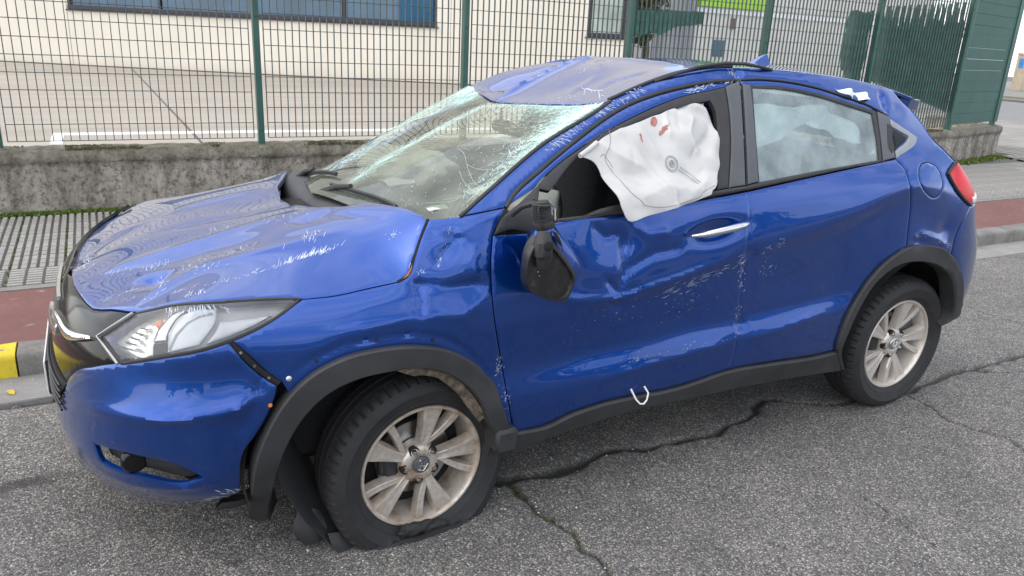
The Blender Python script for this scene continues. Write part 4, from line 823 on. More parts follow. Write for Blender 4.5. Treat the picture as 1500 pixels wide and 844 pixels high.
'body_side': [(0.4667,1.1151),(0.4342,1.1114),(0.4031,1.1072),(0.373,1.1026),(0.3438,1.0977),(0.3154,1.0925),(0.3264,1.1001),(0.3375,1.1077),(0.3486,1.1153),(0.3598,1.123),(0.3712,1.1306),(0.3826,1.1382),(0.3941,1.1459),(0.4057,1.1534),(0.4175,1.161),(0.4295,1.1686),(0.4416,1.1763),(0.454,1.184),(0.4668,1.1915),(0.4797,1.1992),(0.4926,1.2068),(0.5057,1.2145),(0.5188,1.2222),(0.532,1.2299),(0.5454,1.2377),(0.5588,1.2454),(0.5724,1.253),(0.5861,1.2606),(0.5999,1.2682),(0.6139,1.2757),(0.6281,1.2831),(0.6424,1.2904),(0.6568,1.2976),(0.6715,1.3047),(0.6861,1.3114),(0.701,1.318),(0.7161,1.3245),(0.7313,1.3308),(0.7467,1.3371),(0.7622,1.3433),(0.7779,1.3495),(0.7936,1.3558),(0.8095,1.3621),(0.8253,1.3686),(0.8413,1.3752),(0.8572,1.3821),(0.8732,1.3892),(0.888,1.3961),(0.9029,1.403),(0.9177,1.4101),(0.9326,1.4173),(0.9475,1.4245),(0.9625,1.4317),(0.9803,1.4375),(0.9981,1.4435),(1.0161,1.4496),(1.034,1.4558),(1.0521,1.4619),(1.0702,1.4681),(1.0883,1.4741),(1.1066,1.4801),(1.1249,1.4858),(1.1434,1.4914),(1.1604,1.4964),(1.1775,1.5015),(1.1947,1.5064),(1.212,1.5113),(1.2293,1.516),(1.2467,1.5206),(1.2641,1.5249),(1.2815,1.529),(1.299,1.5327),(1.3164,1.5362),(1.3339,1.5394),(1.3514,1.5423),(1.369,1.5451),(1.3866,1.5476),(1.4042,1.5498),(1.4218,1.5518),(1.4395,1.5536),(1.4576,1.5551),(1.4769,1.5562),(1.4963,1.557),(1.5157,1.5576),(1.5351,1.558),(1.5545,1.5583),(1.574,1.5585),(1.5936,1.5586),(1.6151,1.5587),(1.6366,1.5585),(1.6581,1.5582),(1.6797,1.5578),(1.7013,1.5573),(1.7231,1.5567),(1.7449,1.556),(1.7668,1.5553),(1.7887,1.5545),(1.8107,1.5537),(1.8328,1.5528),(1.855,1.5517),(1.8773,1.5506),(1.8997,1.5494),(1.9221,1.5481),(1.9446,1.5467),(1.9672,1.5452),(1.9899,1.5435),(2.0144,1.5418),(2.0405,1.5399),(2.0666,1.538),(2.0929,1.536),(2.1192,1.5338),(2.1456,1.5315),(2.1719,1.5291),(2.1981,1.5264),(2.2242,1.5235),(2.2502,1.5203),(2.2765,1.5168),(2.3026,1.5129),(2.3284,1.5088),(2.3541,1.5045),(2.3798,1.5),(2.4063,1.4955),(2.4363,1.4909),(2.4671,1.4863),(2.476,1.4724),(2.485,1.4585),(2.4955,1.445),(2.5064,1.4344),(2.5187,1.4242),(2.531,1.414),(2.5417,1.4034),(2.5514,1.3907),(2.5598,1.3777),(2.5679,1.3646),(2.5748,1.3522),(2.5806,1.3395),(2.5862,1.3267),(2.5924,1.314),(2.5998,1.3017),(2.609,1.2898),(2.6206,1.2786),(2.6338,1.2679),(2.6478,1.2573),(2.6617,1.2468),(2.6778,1.2355),(2.6936,1.2238),(2.7092,1.2119),(2.7258,1.1999),(2.7575,1.1878),(2.7086,1.1738),(2.678,1.1593),(2.6551,1.1435),(2.668,1.1264),(2.6813,1.1092),(2.697,1.0921),(2.7131,1.0774),(2.7245,1.063),(2.7373,1.0488),(2.7549,1.0346),(2.7758,1.0216),(2.8012,1.0084),(2.8319,0.9944),(2.812,0.9791),(2.7963,0.9634),(2.7835,0.9475),(2.7729,0.9313),(2.764,0.9149),(2.7563,0.8984),(2.7495,0.8817),(2.744,0.8647),(2.7401,0.8473),(2.738,0.8302),(2.737,0.8126),(2.7366,0.7947),(2.7361,0.7768),(2.7372,0.7701),(2.7212,0.7792),(2.689,0.7886),(2.6526,0.7966),(2.6182,0.8027),(2.5844,0.8075),(2.5514,0.8109),(2.5191,0.8129),(2.4913,0.8129),(2.4647,0.8115),(2.4388,0.8094),(2.4134,0.8076),(2.4071,0.8354),(2.4056,0.8537),(2.4041,0.8718),(2.4027,0.8899),(2.4015,0.9079),(2.4006,0.9269),(2.4,0.9458),(2.3993,0.9647),(2.3978,0.9836),(2.3952,1.0026),(2.3909,1.0218),(2.3843,1.0414),(2.3762,1.0614),(2.3672,1.0811),(2.3583,1.1004),(2.3533,1.1182),(2.3511,1.1345),(2.3492,1.1505),(2.3457,1.1659),(2.342,1.1798),(2.3349,1.1926),(2.3244,1.2045),(2.312,1.2166),(2.3176,1.2314),(2.3239,1.2462),(2.3303,1.261),(2.3362,1.2758),(2.3411,1.2905),(2.3447,1.3062),(2.347,1.3218),(2.3484,1.3373),(2.3495,1.3528),(2.3509,1.3683),(2.3531,1.3838),(2.3336,1.3921),(2.3143,1.4005),(2.295,1.4089),(2.2752,1.4168),(2.2547,1.4242),(2.2331,1.431),(2.2107,1.4372),(2.1878,1.4429),(2.1644,1.4483),(2.141,1.4534),(2.1175,1.4585),(2.0942,1.4636),(2.0722,1.4686),(2.0501,1.4736),(2.028,1.4784),(2.0058,1.4831),(1.9852,1.4874),(1.965,1.4913),(1.9441,1.495),(1.9232,1.4985),(1.9021,1.5017),(1.881,1.5046),(1.8598,1.5073),(1.8385,1.5097),(1.8173,1.5119),(1.7959,1.5138),(1.7746,1.5155),(1.7532,1.5169),(1.7318,1.518),(1.7108,1.519),(1.6897,1.5198),(1.6686,1.5202),(1.6475,1.5202),(1.6239,1.5194),(1.6003,1.518),(1.5767,1.5163),(1.5533,1.5148),(1.5315,1.5134),(1.5099,1.5123),(1.4884,1.5111),(1.467,1.5099),(1.4461,1.5085),(1.4267,1.5068),(1.4073,1.5047),(1.3892,1.5025),(1.3712,1.5),(1.3532,1.4974),(1.3352,1.4946),(1.3173,1.4916),(1.2995,1.4885),(1.2817,1.4852),(1.2629,1.4816),(1.2441,1.4779),(1.2253,1.474),(1.2065,1.47),(1.1878,1.4658),(1.1691,1.4614),(1.1506,1.4569),(1.1321,1.4521),(1.1137,1.4472),(1.0955,1.442),(1.0774,1.4367),(1.0594,1.4311),(1.0416,1.4252),(1.024,1.4191),(1.007,1.4129),(0.9902,1.4064),(0.9735,1.3996),(0.957,1.3925),(0.9405,1.3852),(0.9242,1.3778),(0.908,1.3702),(0.8919,1.3625),(0.8759,1.3548),(0.8601,1.347),(0.8444,1.3391),(0.8289,1.3313),(0.8135,1.3235),(0.7983,1.3157),(0.7831,1.3081),(0.7685,1.3007),(0.754,1.2932),(0.7396,1.2857),(0.7254,1.2782),(0.7113,1.2706),(0.6973,1.263),(0.6835,1.2555),(0.6697,1.2479),(0.6561,1.2403),(0.6426,1.2327),(0.6292,1.2251),(0.6158,1.2176),(0.6019,1.2098),(0.5879,1.2023),(0.5738,1.1949),(0.56,1.1874),(0.5464,1.1797),(0.5333,1.1718),(0.5208,1.1635),(0.509,1.1547),(0.4978,1.1451),(0.4873,1.1352),(0.477,1.1251)],
'a_pillar_trim': [(0.4094,1.035),(0.4168,1.0472),(0.4238,1.0596),(0.4314,1.0717),(0.4402,1.0829),(0.4502,1.0917),(0.4624,1.0992),(0.4755,1.1061),(0.489,1.1128),(0.5025,1.1196),(0.5156,1.1268),(0.5287,1.1346),(0.5418,1.1426),(0.5549,1.1506),(0.568,1.1587),(0.5813,1.167),(0.5946,1.1752),(0.608,1.1834),(0.6034,1.172),(0.5989,1.1606),(0.5944,1.1492),(0.5897,1.1379),(0.5852,1.1268),(0.5807,1.1156),(0.576,1.1046),(0.5708,1.0937),(0.5666,1.0823),(0.5602,1.0697),(0.5527,1.0575),(0.5446,1.0454),(0.5368,1.0334),(0.5219,1.0374),(0.507,1.0419),(0.4922,1.0456),(0.4774,1.0474),(0.4637,1.0469),(0.45,1.0447),(0.4364,1.0415),(0.4228,1.038)],
'front_trim': [(0.5855,1.166),(0.5966,1.1748),(0.608,1.1834),(0.6201,1.1921),(0.6325,1.2005),(0.6454,1.2087),(0.6586,1.2166),(0.6721,1.2244),(0.6859,1.232),(0.6999,1.2394),(0.7142,1.2467),(0.7287,1.2539),(0.7433,1.261),(0.7581,1.268),(0.773,1.275),(0.788,1.282),(0.803,1.289),(0.8188,1.2962),(0.8348,1.3033),(0.8511,1.3104),(0.8675,1.3173),(0.8842,1.3242),(0.901,1.3309),(0.918,1.3376),(0.9351,1.3442),(0.9523,1.3507),(0.9696,1.3571),(0.987,1.3635),(1.0045,1.3697),(1.0221,1.3759),(1.0398,1.3821),(1.0575,1.3882),(1.0747,1.394),(1.092,1.3998),(1.1094,1.4056),(1.1269,1.4114),(1.1445,1.4171),(1.1622,1.4226),(1.18,1.4281),(1.1979,1.4333),(1.2158,1.4384),(1.2338,1.4433),(1.2519,1.4479),(1.27,1.4523),(1.2874,1.4562),(1.3049,1.4596),(1.3225,1.4628),(1.3401,1.4659),(1.3578,1.4688),(1.3756,1.4717),(1.3935,1.4747),(1.4115,1.4778),(1.4295,1.4813),(1.4492,1.4853),(1.4706,1.4892),(1.4689,1.4753),(1.4674,1.4615),(1.4658,1.4477),(1.4639,1.4339),(1.4616,1.419),(1.4589,1.4041),(1.456,1.3892),(1.4528,1.3744),(1.4494,1.3595),(1.446,1.3446),(1.4423,1.3297),(1.4384,1.3149),(1.4345,1.3015),(1.4304,1.288),(1.4261,1.2746),(1.4216,1.2611),(1.4171,1.2478),(1.4125,1.2344),(1.408,1.2211),(1.4033,1.2071),(1.3985,1.1932),(1.3936,1.1793),(1.3888,1.1654),(1.384,1.1515),(1.3793,1.1377),(1.3267,1.1327),(1.3304,1.1467),(1.3342,1.1608),(1.3381,1.1748),(1.342,1.1889),(1.346,1.203),(1.3499,1.2171),(1.3539,1.2313),(1.3578,1.2455),(1.3618,1.2597),(1.366,1.274),(1.3703,1.2883),(1.3745,1.3027),(1.3784,1.317),(1.382,1.3314),(1.3851,1.3457),(1.3883,1.3596),(1.3919,1.3737),(1.395,1.3877),(1.3963,1.4013),(1.3948,1.4141),(1.39,1.426),(1.3843,1.4377),(1.366,1.4348),(1.3478,1.4321),(1.3296,1.4294),(1.3115,1.4267),(1.2935,1.4238),(1.2756,1.4207),(1.2577,1.4173),(1.2394,1.4135),(1.2211,1.4094),(1.2028,1.4051),(1.1847,1.4006),(1.1666,1.396),(1.1486,1.3912),(1.1307,1.3864),(1.1138,1.3817),(1.0969,1.3769),(1.0801,1.372),(1.0634,1.367),(1.0468,1.3619),(1.0303,1.3567),(1.0139,1.3513),(0.9976,1.3459),(0.98,1.3398),(0.9625,1.3337),(0.9451,1.3274),(0.9278,1.321),(0.9107,1.3144),(0.8937,1.3078),(0.8769,1.301),(0.8608,1.2943),(0.8447,1.2876),(0.8288,1.2808),(0.8132,1.2738),(0.7977,1.2667),(0.7827,1.2593),(0.768,1.2516),(0.7538,1.2436),(0.7409,1.2355),(0.7283,1.2271),(0.7163,1.2183),(0.7045,1.2093),(0.693,1.2001),(0.6817,1.1908),(0.6705,1.1815),(0.6593,1.1722),(0.6481,1.1632),(0.6369,1.1543)],
'front_belt': [(0.6143,1.1008),(0.6222,1.0908),(0.6316,1.081),(0.6425,1.0736),(0.6548,1.0688),(0.6684,1.0665),(0.6832,1.0662),(0.6989,1.0676),(0.7154,1.0705),(0.7326,1.0744),(0.7503,1.0792),(0.7684,1.0843),(0.7866,1.0896),(0.8048,1.0946),(0.823,1.0989),(0.8414,1.1021),(0.859,1.1042),(0.8763,1.1054),(0.8936,1.1065),(0.9111,1.1076),(0.9287,1.1086),(0.9464,1.1095),(0.9641,1.1104),(0.982,1.1112),(0.9999,1.1121),(1.0179,1.1129),(1.036,1.1137),(1.0542,1.1146),(1.0724,1.1155),(1.0908,1.1164),(1.1093,1.1174),(1.1279,1.1185),(1.1466,1.1196),(1.1654,1.1209),(1.1847,1.1222),(1.2042,1.1236),(1.2238,1.125),(1.2435,1.1265),(1.2634,1.128),(1.2833,1.1295),(1.3034,1.1311),(1.3236,1.1328),(1.3421,1.1344),(1.3606,1.1361),(1.3793,1.1377),(1.3978,1.139),(1.4163,1.1402),(1.435,1.1414),(1.4538,1.1425),(1.4727,1.1436),(1.47,1.1268),(1.451,1.1247),(1.432,1.1226),(1.4132,1.1205),(1.3944,1.1184),(1.3758,1.1163),(1.3572,1.1143),(1.3388,1.1123),(1.3204,1.1105),(1.3002,1.1085),(1.2801,1.1067),(1.2602,1.1049),(1.2403,1.1032),(1.2205,1.1016),(1.2009,1.1),(1.1814,1.0984),(1.162,1.0968),(1.1433,1.0952),(1.1247,1.0937),(1.1063,1.0921),(1.0879,1.0905),(1.0696,1.089),(1.0515,1.0874),(1.0334,1.0859),(1.0154,1.0845),(0.9976,1.083),(0.9798,1.0816),(0.9621,1.0803),(0.9445,1.0789),(0.9271,1.0777),(0.9097,1.0765),(0.8924,1.0754),(0.8752,1.0743),(0.8582,1.0733),(0.8419,1.0725),(0.8258,1.0719),(0.8097,1.0715),(0.7937,1.0712),(0.7779,1.071),(0.7621,1.0708),(0.7464,1.0706),(0.7309,1.0702),(0.7154,1.0698),(0.7001,1.0691),(0.6849,1.0682),(0.6698,1.067),(0.6549,1.0654),(0.64,1.0634),(0.6271,1.0614),(0.6143,1.0592),(0.6015,1.057)],
'pillar_front': [(1.4706,1.4892),(1.5523,1.5123),(1.5479,1.4966),(1.5436,1.481),(1.5395,1.4654),(1.5354,1.4499),(1.5313,1.4343),(1.5274,1.4192),(1.5234,1.4042),(1.5195,1.3891),(1.5157,1.3741),(1.5119,1.3591),(1.5081,1.3441),(1.5045,1.3292),(1.5008,1.3143),(1.4974,1.3),(1.494,1.2858),(1.4906,1.2715),(1.4873,1.2573),(1.484,1.2431),(1.4807,1.2289),(1.4775,1.2147),(1.4744,1.2006),(1.4714,1.1864),(1.4684,1.1723),(1.4655,1.1581),(1.4628,1.144),(1.4208,1.1408),(1.3793,1.1377),(1.384,1.1515),(1.3888,1.1654),(1.3936,1.1793),(1.3985,1.1932),(1.4033,1.2071),(1.408,1.2211),(1.4125,1.2344),(1.4171,1.2478),(1.4216,1.2611),(1.4261,1.2746),(1.4304,1.288),(1.4345,1.3015),(1.4384,1.3149),(1.4423,1.3297),(1.446,1.3446),(1.4494,1.3595),(1.4528,1.3744),(1.456,1.3892),(1.4589,1.4041),(1.4616,1.419),(1.4639,1.4339),(1.4658,1.4477),(1.4674,1.4615),(1.4689,1.4753)],
'pillar_rear': [(1.5605,1.5027),(1.5992,1.496),(1.5959,1.4816),(1.5928,1.4673),(1.5897,1.453),(1.5867,1.4388),(1.5837,1.4246),(1.5806,1.4103),(1.5775,1.3958),(1.5743,1.3813),(1.5712,1.3668),(1.5681,1.3523),(1.5649,1.3378),(1.5618,1.3233),(1.5588,1.3089),(1.5558,1.2945),(1.5528,1.2801),(1.5499,1.2657),(1.5471,1.2517),(1.5444,1.2376),(1.5416,1.2236),(1.5389,1.2096),(1.5363,1.1956),(1.5337,1.1816),(1.5312,1.1676),(1.5289,1.1536),(1.4732,1.146),(1.476,1.1599),(1.4788,1.1739),(1.4817,1.1879),(1.4847,1.2019),(1.4878,1.2159),(1.491,1.2299),(1.4942,1.2439),(1.4974,1.2579),(1.5008,1.272),(1.5041,1.286),(1.5075,1.3001),(1.5109,1.3142),(1.5145,1.3291),(1.5182,1.3441),(1.5219,1.3591),(1.5257,1.3741),(1.5296,1.3891),(1.5335,1.4042),(1.5375,1.4193),(1.5415,1.4344),(1.5452,1.448),(1.5489,1.4616),(1.5527,1.4753),(1.5566,1.489)],
'rear_trim': [(1.5928,1.4971),(1.6141,1.497),(1.6355,1.4971),(1.6572,1.4972),(1.6789,1.4972),(1.7006,1.4971),(1.7223,1.4966),(1.7439,1.4957),(1.7652,1.4944),(1.7865,1.4928),(1.8077,1.4908),(1.8289,1.4886),(1.85,1.4861),(1.8712,1.4833),(1.8923,1.4804),(1.9134,1.4773),(1.9345,1.474),(1.9556,1.4706),(1.976,1.4671),(1.9963,1.4634),(2.0183,1.4594),(2.0406,1.4551),(2.0629,1.4507),(2.085,1.4462),(2.1072,1.4416),(2.1294,1.437),(2.1517,1.4323),(2.1729,1.4278),(2.194,1.4232),(2.2151,1.4185),(2.2363,1.4137),(2.2575,1.409),(2.2788,1.4042),(2.2735,1.3877),(2.2687,1.3711),(2.2643,1.3546),(2.2601,1.3382),(2.2558,1.3217),(2.2515,1.3052),(2.247,1.2891),(2.2424,1.2729),(2.2378,1.2567),(2.2333,1.2406),(2.2291,1.2244),(2.2254,1.2083),(2.313,1.2192),(2.3109,1.214),(2.2841,1.2116),(2.2575,1.2093),(2.2312,1.207),(2.2051,1.2047),(2.1794,1.2025),(2.1538,1.2002),(2.1285,1.198),(2.1034,1.1957),(2.0785,1.1934),(2.0539,1.1911),(2.0295,1.1887),(2.0053,1.1863),(1.9813,1.1839),(1.9582,1.1815),(1.9352,1.179),(1.9123,1.1765),(1.8897,1.1739),(1.8673,1.1714),(1.845,1.1688),(1.8228,1.1663),(1.8008,1.1637),(1.779,1.1612),(1.7573,1.1587),(1.7358,1.1562),(1.7145,1.1538),(1.6934,1.1514),(1.6725,1.149),(1.6516,1.1466),(1.6309,1.1442),(1.6104,1.1418),(1.5899,1.1395),(1.5696,1.1371),(1.5494,1.1348),(1.5294,1.1325),(1.5094,1.1302),(1.4896,1.1279),(1.4699,1.1256),(1.4732,1.146),(1.5289,1.1536),(1.5312,1.1676),(1.5337,1.1816),(1.5363,1.1956),(1.5389,1.2096),(1.5416,1.2236),(1.5444,1.2376),(1.5471,1.2517),(1.5499,1.2657),(1.5529,1.2801),(1.556,1.2945),(1.5592,1.3089),(1.5625,1.3234),(1.5658,1.3379),(1.5691,1.3524),(1.5722,1.3669),(1.5752,1.3814),(1.5781,1.3959),(1.5806,1.4103),(1.5829,1.4248),(1.5849,1.4392),(1.5868,1.4536),(1.5886,1.4681),(1.5906,1.4826)],
'rear_glass': [(1.6093,1.4863),(1.6306,1.4859),(1.6521,1.4856),(1.6738,1.4853),(1.6955,1.4849),(1.7171,1.4842),(1.7387,1.4831),(1.76,1.4816),(1.7814,1.4797),(1.8027,1.4775),(1.8239,1.475),(1.8451,1.4722),(1.8662,1.4692),(1.8874,1.4659),(1.9085,1.4625),(1.9296,1.4589),(1.9507,1.4552),(1.9714,1.4512),(1.9921,1.447),(2.0138,1.4424),(2.0362,1.4376),(2.0586,1.4327),(2.0811,1.4278),(2.1036,1.4228),(2.1262,1.4179),(2.1498,1.4129),(2.1734,1.4078),(2.1971,1.4027),(2.2209,1.3976),(2.2447,1.3924),(2.241,1.3779),(2.2377,1.3635),(2.2347,1.349),(2.2318,1.3345),(2.2288,1.3201),(2.2257,1.3056),(2.2223,1.2908),(2.2187,1.276),(2.2151,1.2612),(2.2116,1.2463),(2.2083,1.2315),(2.2054,1.2167),(2.1804,1.2147),(2.1557,1.2128),(2.1313,1.2108),(2.107,1.2089),(2.0829,1.207),(2.0591,1.2051),(2.0354,1.2032),(2.012,1.2013),(1.9888,1.1994),(1.9658,1.1975),(1.943,1.1955),(1.9203,1.1936),(1.8978,1.1916),(1.8755,1.1896),(1.8533,1.1876),(1.8312,1.1855),(1.8093,1.1834),(1.7874,1.1813),(1.7658,1.1791),(1.7442,1.177),(1.7228,1.1748),(1.7016,1.1727),(1.6805,1.1705),(1.6595,1.1683),(1.6386,1.1662),(1.6179,1.164),(1.5973,1.1619),(1.5768,1.1598),(1.5564,1.1578),(1.5362,1.1557),(1.5384,1.17),(1.5406,1.1843),(1.543,1.1987),(1.5454,1.213),(1.5479,1.2273),(1.5505,1.2417),(1.5531,1.256),(1.5559,1.2704),(1.5588,1.2848),(1.5617,1.2992),(1.5648,1.3136),(1.568,1.3279),(1.5712,1.3421),(1.5745,1.3564),(1.578,1.3707),(1.5816,1.3851),(1.5852,1.3994),(1.589,1.4138),(1.5928,1.4282),(1.5968,1.4427),(1.6009,1.4572),(1.605,1.4717)],
'pillar_end': [(2.2825,1.4029),(2.3515,1.3812),(2.3456,1.3657),(2.34,1.3502),(2.3348,1.3348),(2.3301,1.3194),(2.3257,1.304),(2.3216,1.2873),(2.3179,1.2707),(2.3147,1.254),(2.3119,1.2373),(2.3093,1.2206),(2.2279,1.2095),(2.2312,1.2255),(2.2348,1.2414),(2.2387,1.2573),(2.2428,1.2733),(2.2471,1.2892),(2.2515,1.3052),(2.2561,1.3214),(2.2608,1.3377),(2.2657,1.3539),(2.2709,1.3702),(2.2765,1.3865)],
'handle_recess': [(2.3174,1.3547),(2.3414,1.3492),(2.3469,1.3388),(2.3395,1.3237),(2.3276,1.3068),(2.3191,1.2909),(2.3183,1.2752),(2.3182,1.2595),(2.3091,1.2459),(2.2895,1.2357),(2.2791,1.2518),(2.2778,1.2686),(2.2832,1.2866),(2.2906,1.3046),(2.2982,1.3212),(2.3076,1.338)],
'quarter_trim': [(2.3496,1.3745),(2.3845,1.3561),(2.4207,1.3375),(2.4585,1.3185),(2.4969,1.2994),(2.4926,1.2901),(2.4786,1.2759),(2.4565,1.2639),(2.4291,1.2537),(2.399,1.2444),(2.3687,1.2354),(2.3397,1.2264),(2.3141,1.2165),(2.3154,1.2314),(2.3168,1.2462),(2.3185,1.261),(2.3207,1.2759),(2.3235,1.2908),(2.3274,1.3074),(2.3322,1.3241),(2.3376,1.3409),(2.3435,1.3577)],
'quarter_glass': [(2.3413,1.3411),(2.3872,1.3218),(2.4351,1.3022),(2.4294,1.2969),(2.4062,1.2822),(2.3777,1.2703),(2.3473,1.2595),(2.3189,1.2483),(2.3213,1.2622),(2.3239,1.2761),(2.3268,1.29),(2.3302,1.304),(2.3354,1.3225)],
'fuel_flap': [(2.5116,1.2004),(2.4662,1.1942),(2.4457,1.183),(2.4314,1.1691),(2.4245,1.156),(2.4221,1.1424),(2.4228,1.1291),(2.43,1.1108),(2.4487,1.0917),(2.475,1.0744),(2.5046,1.059),(2.5347,1.0496),(2.5577,1.0518),(2.5772,1.0591),(2.5883,1.0702),(2.5953,1.0846),(2.6018,1.0987),(2.6058,1.1155),(2.604,1.1329),(2.5969,1.1497),(2.5847,1.1686),(2.5666,1.1845),(2.5404,1.1934)],
'tail_lamp': [(2.7575,1.1878),(2.7086,1.1738),(2.678,1.1593),(2.6551,1.1435),(2.668,1.1264),(2.6813,1.1092),(2.697,1.0921),(2.7131,1.0774),(2.7245,1.063),(2.7373,1.0488),(2.7549,1.0346),(2.7758,1.0216),(2.8012,1.0084),(2.8319,0.9944),(2.8576,1.0094),(2.892,1.0239),(2.9384,1.0382),(2.9527,1.0564),(2.9575,1.0716),(2.9426,1.0922),(2.9326,1.1108),(2.928,1.1281),(2.9083,1.1465),(2.8936,1.1611),(2.8666,1.1756)],
'headlight': [(-0.8992,0.7846),(-0.8765,0.8013),(-0.8561,0.817),(-0.8381,0.8316),(-0.8207,0.8456),(-0.8033,0.8592),(-0.7878,0.863),(-0.7723,0.8669),(-0.7565,0.8706),(-0.7405,0.8743),(-0.724,0.8779),(-0.7072,0.8813),(-0.6899,0.8845),(-0.6723,0.8875),(-0.6541,0.8903),(-0.6343,0.8929),(-0.6139,0.8951),(-0.593,0.8971),(-0.5717,0.8987),(-0.5501,0.9),(-0.5282,0.9008),(-0.5065,0.9014),(-0.4851,0.9017),(-0.4644,0.9018),(-0.4445,0.9017),(-0.4259,0.9014),(-0.4093,0.901),(-0.3973,0.9006),(-0.3868,0.9004),(-0.3761,0.9002),(-0.3655,0.9),(-0.3548,0.8997),(-0.344,0.8995),(-0.3332,0.8993),(-0.3224,0.899),(-0.3116,0.8987),(-0.3007,0.8984),(-0.2897,0.898),(-0.2788,0.8976),(-0.2678,0.897),(-0.2573,0.8965),(-0.2468,0.8959),(-0.2363,0.8952),(-0.2257,0.8945),(-0.2151,0.8938),(-0.2045,0.8931),(-0.1938,0.8924),(-0.2041,0.8867),(-0.2143,0.8809),(-0.2245,0.8751),(-0.2345,0.8693),(-0.2446,0.8636),(-0.2547,0.858),(-0.2648,0.8527),(-0.275,0.8477),(-0.2853,0.8429),(-0.2957,0.8384),(-0.3061,0.8341),(-0.3166,0.8299),(-0.3272,0.826),(-0.3378,0.8222),(-0.3484,0.8186),(-0.359,0.8152),(-0.3696,0.812),(-0.3802,0.8089),(-0.3908,0.806),(-0.4007,0.8032),(-0.4085,0.801),(-0.4182,0.7988),(-0.4287,0.7967),(-0.4399,0.7946),(-0.4514,0.7927),(-0.4634,0.7908),(-0.4764,0.7889),(-0.4898,0.7873),(-0.5036,0.7857),(-0.5176,0.7842),(-0.5318,0.7828),(-0.5462,0.7813),(-0.5608,0.7798),(-0.5756,0.7781),(-0.5904,0.7763),(-0.6054,0.7743),(-0.6203,0.772),(-0.6343,0.7697),(-0.6484,0.7673),(-0.6626,0.7648),(-0.6769,0.7621),(-0.6914,0.7593),(-0.7059,0.7563),(-0.7206,0.7532),(-0.7355,0.7498),(-0.7506,0.7462),(-0.7658,0.7424),(-0.7947,0.7548),(-0.8264,0.766),(-0.8612,0.776)],
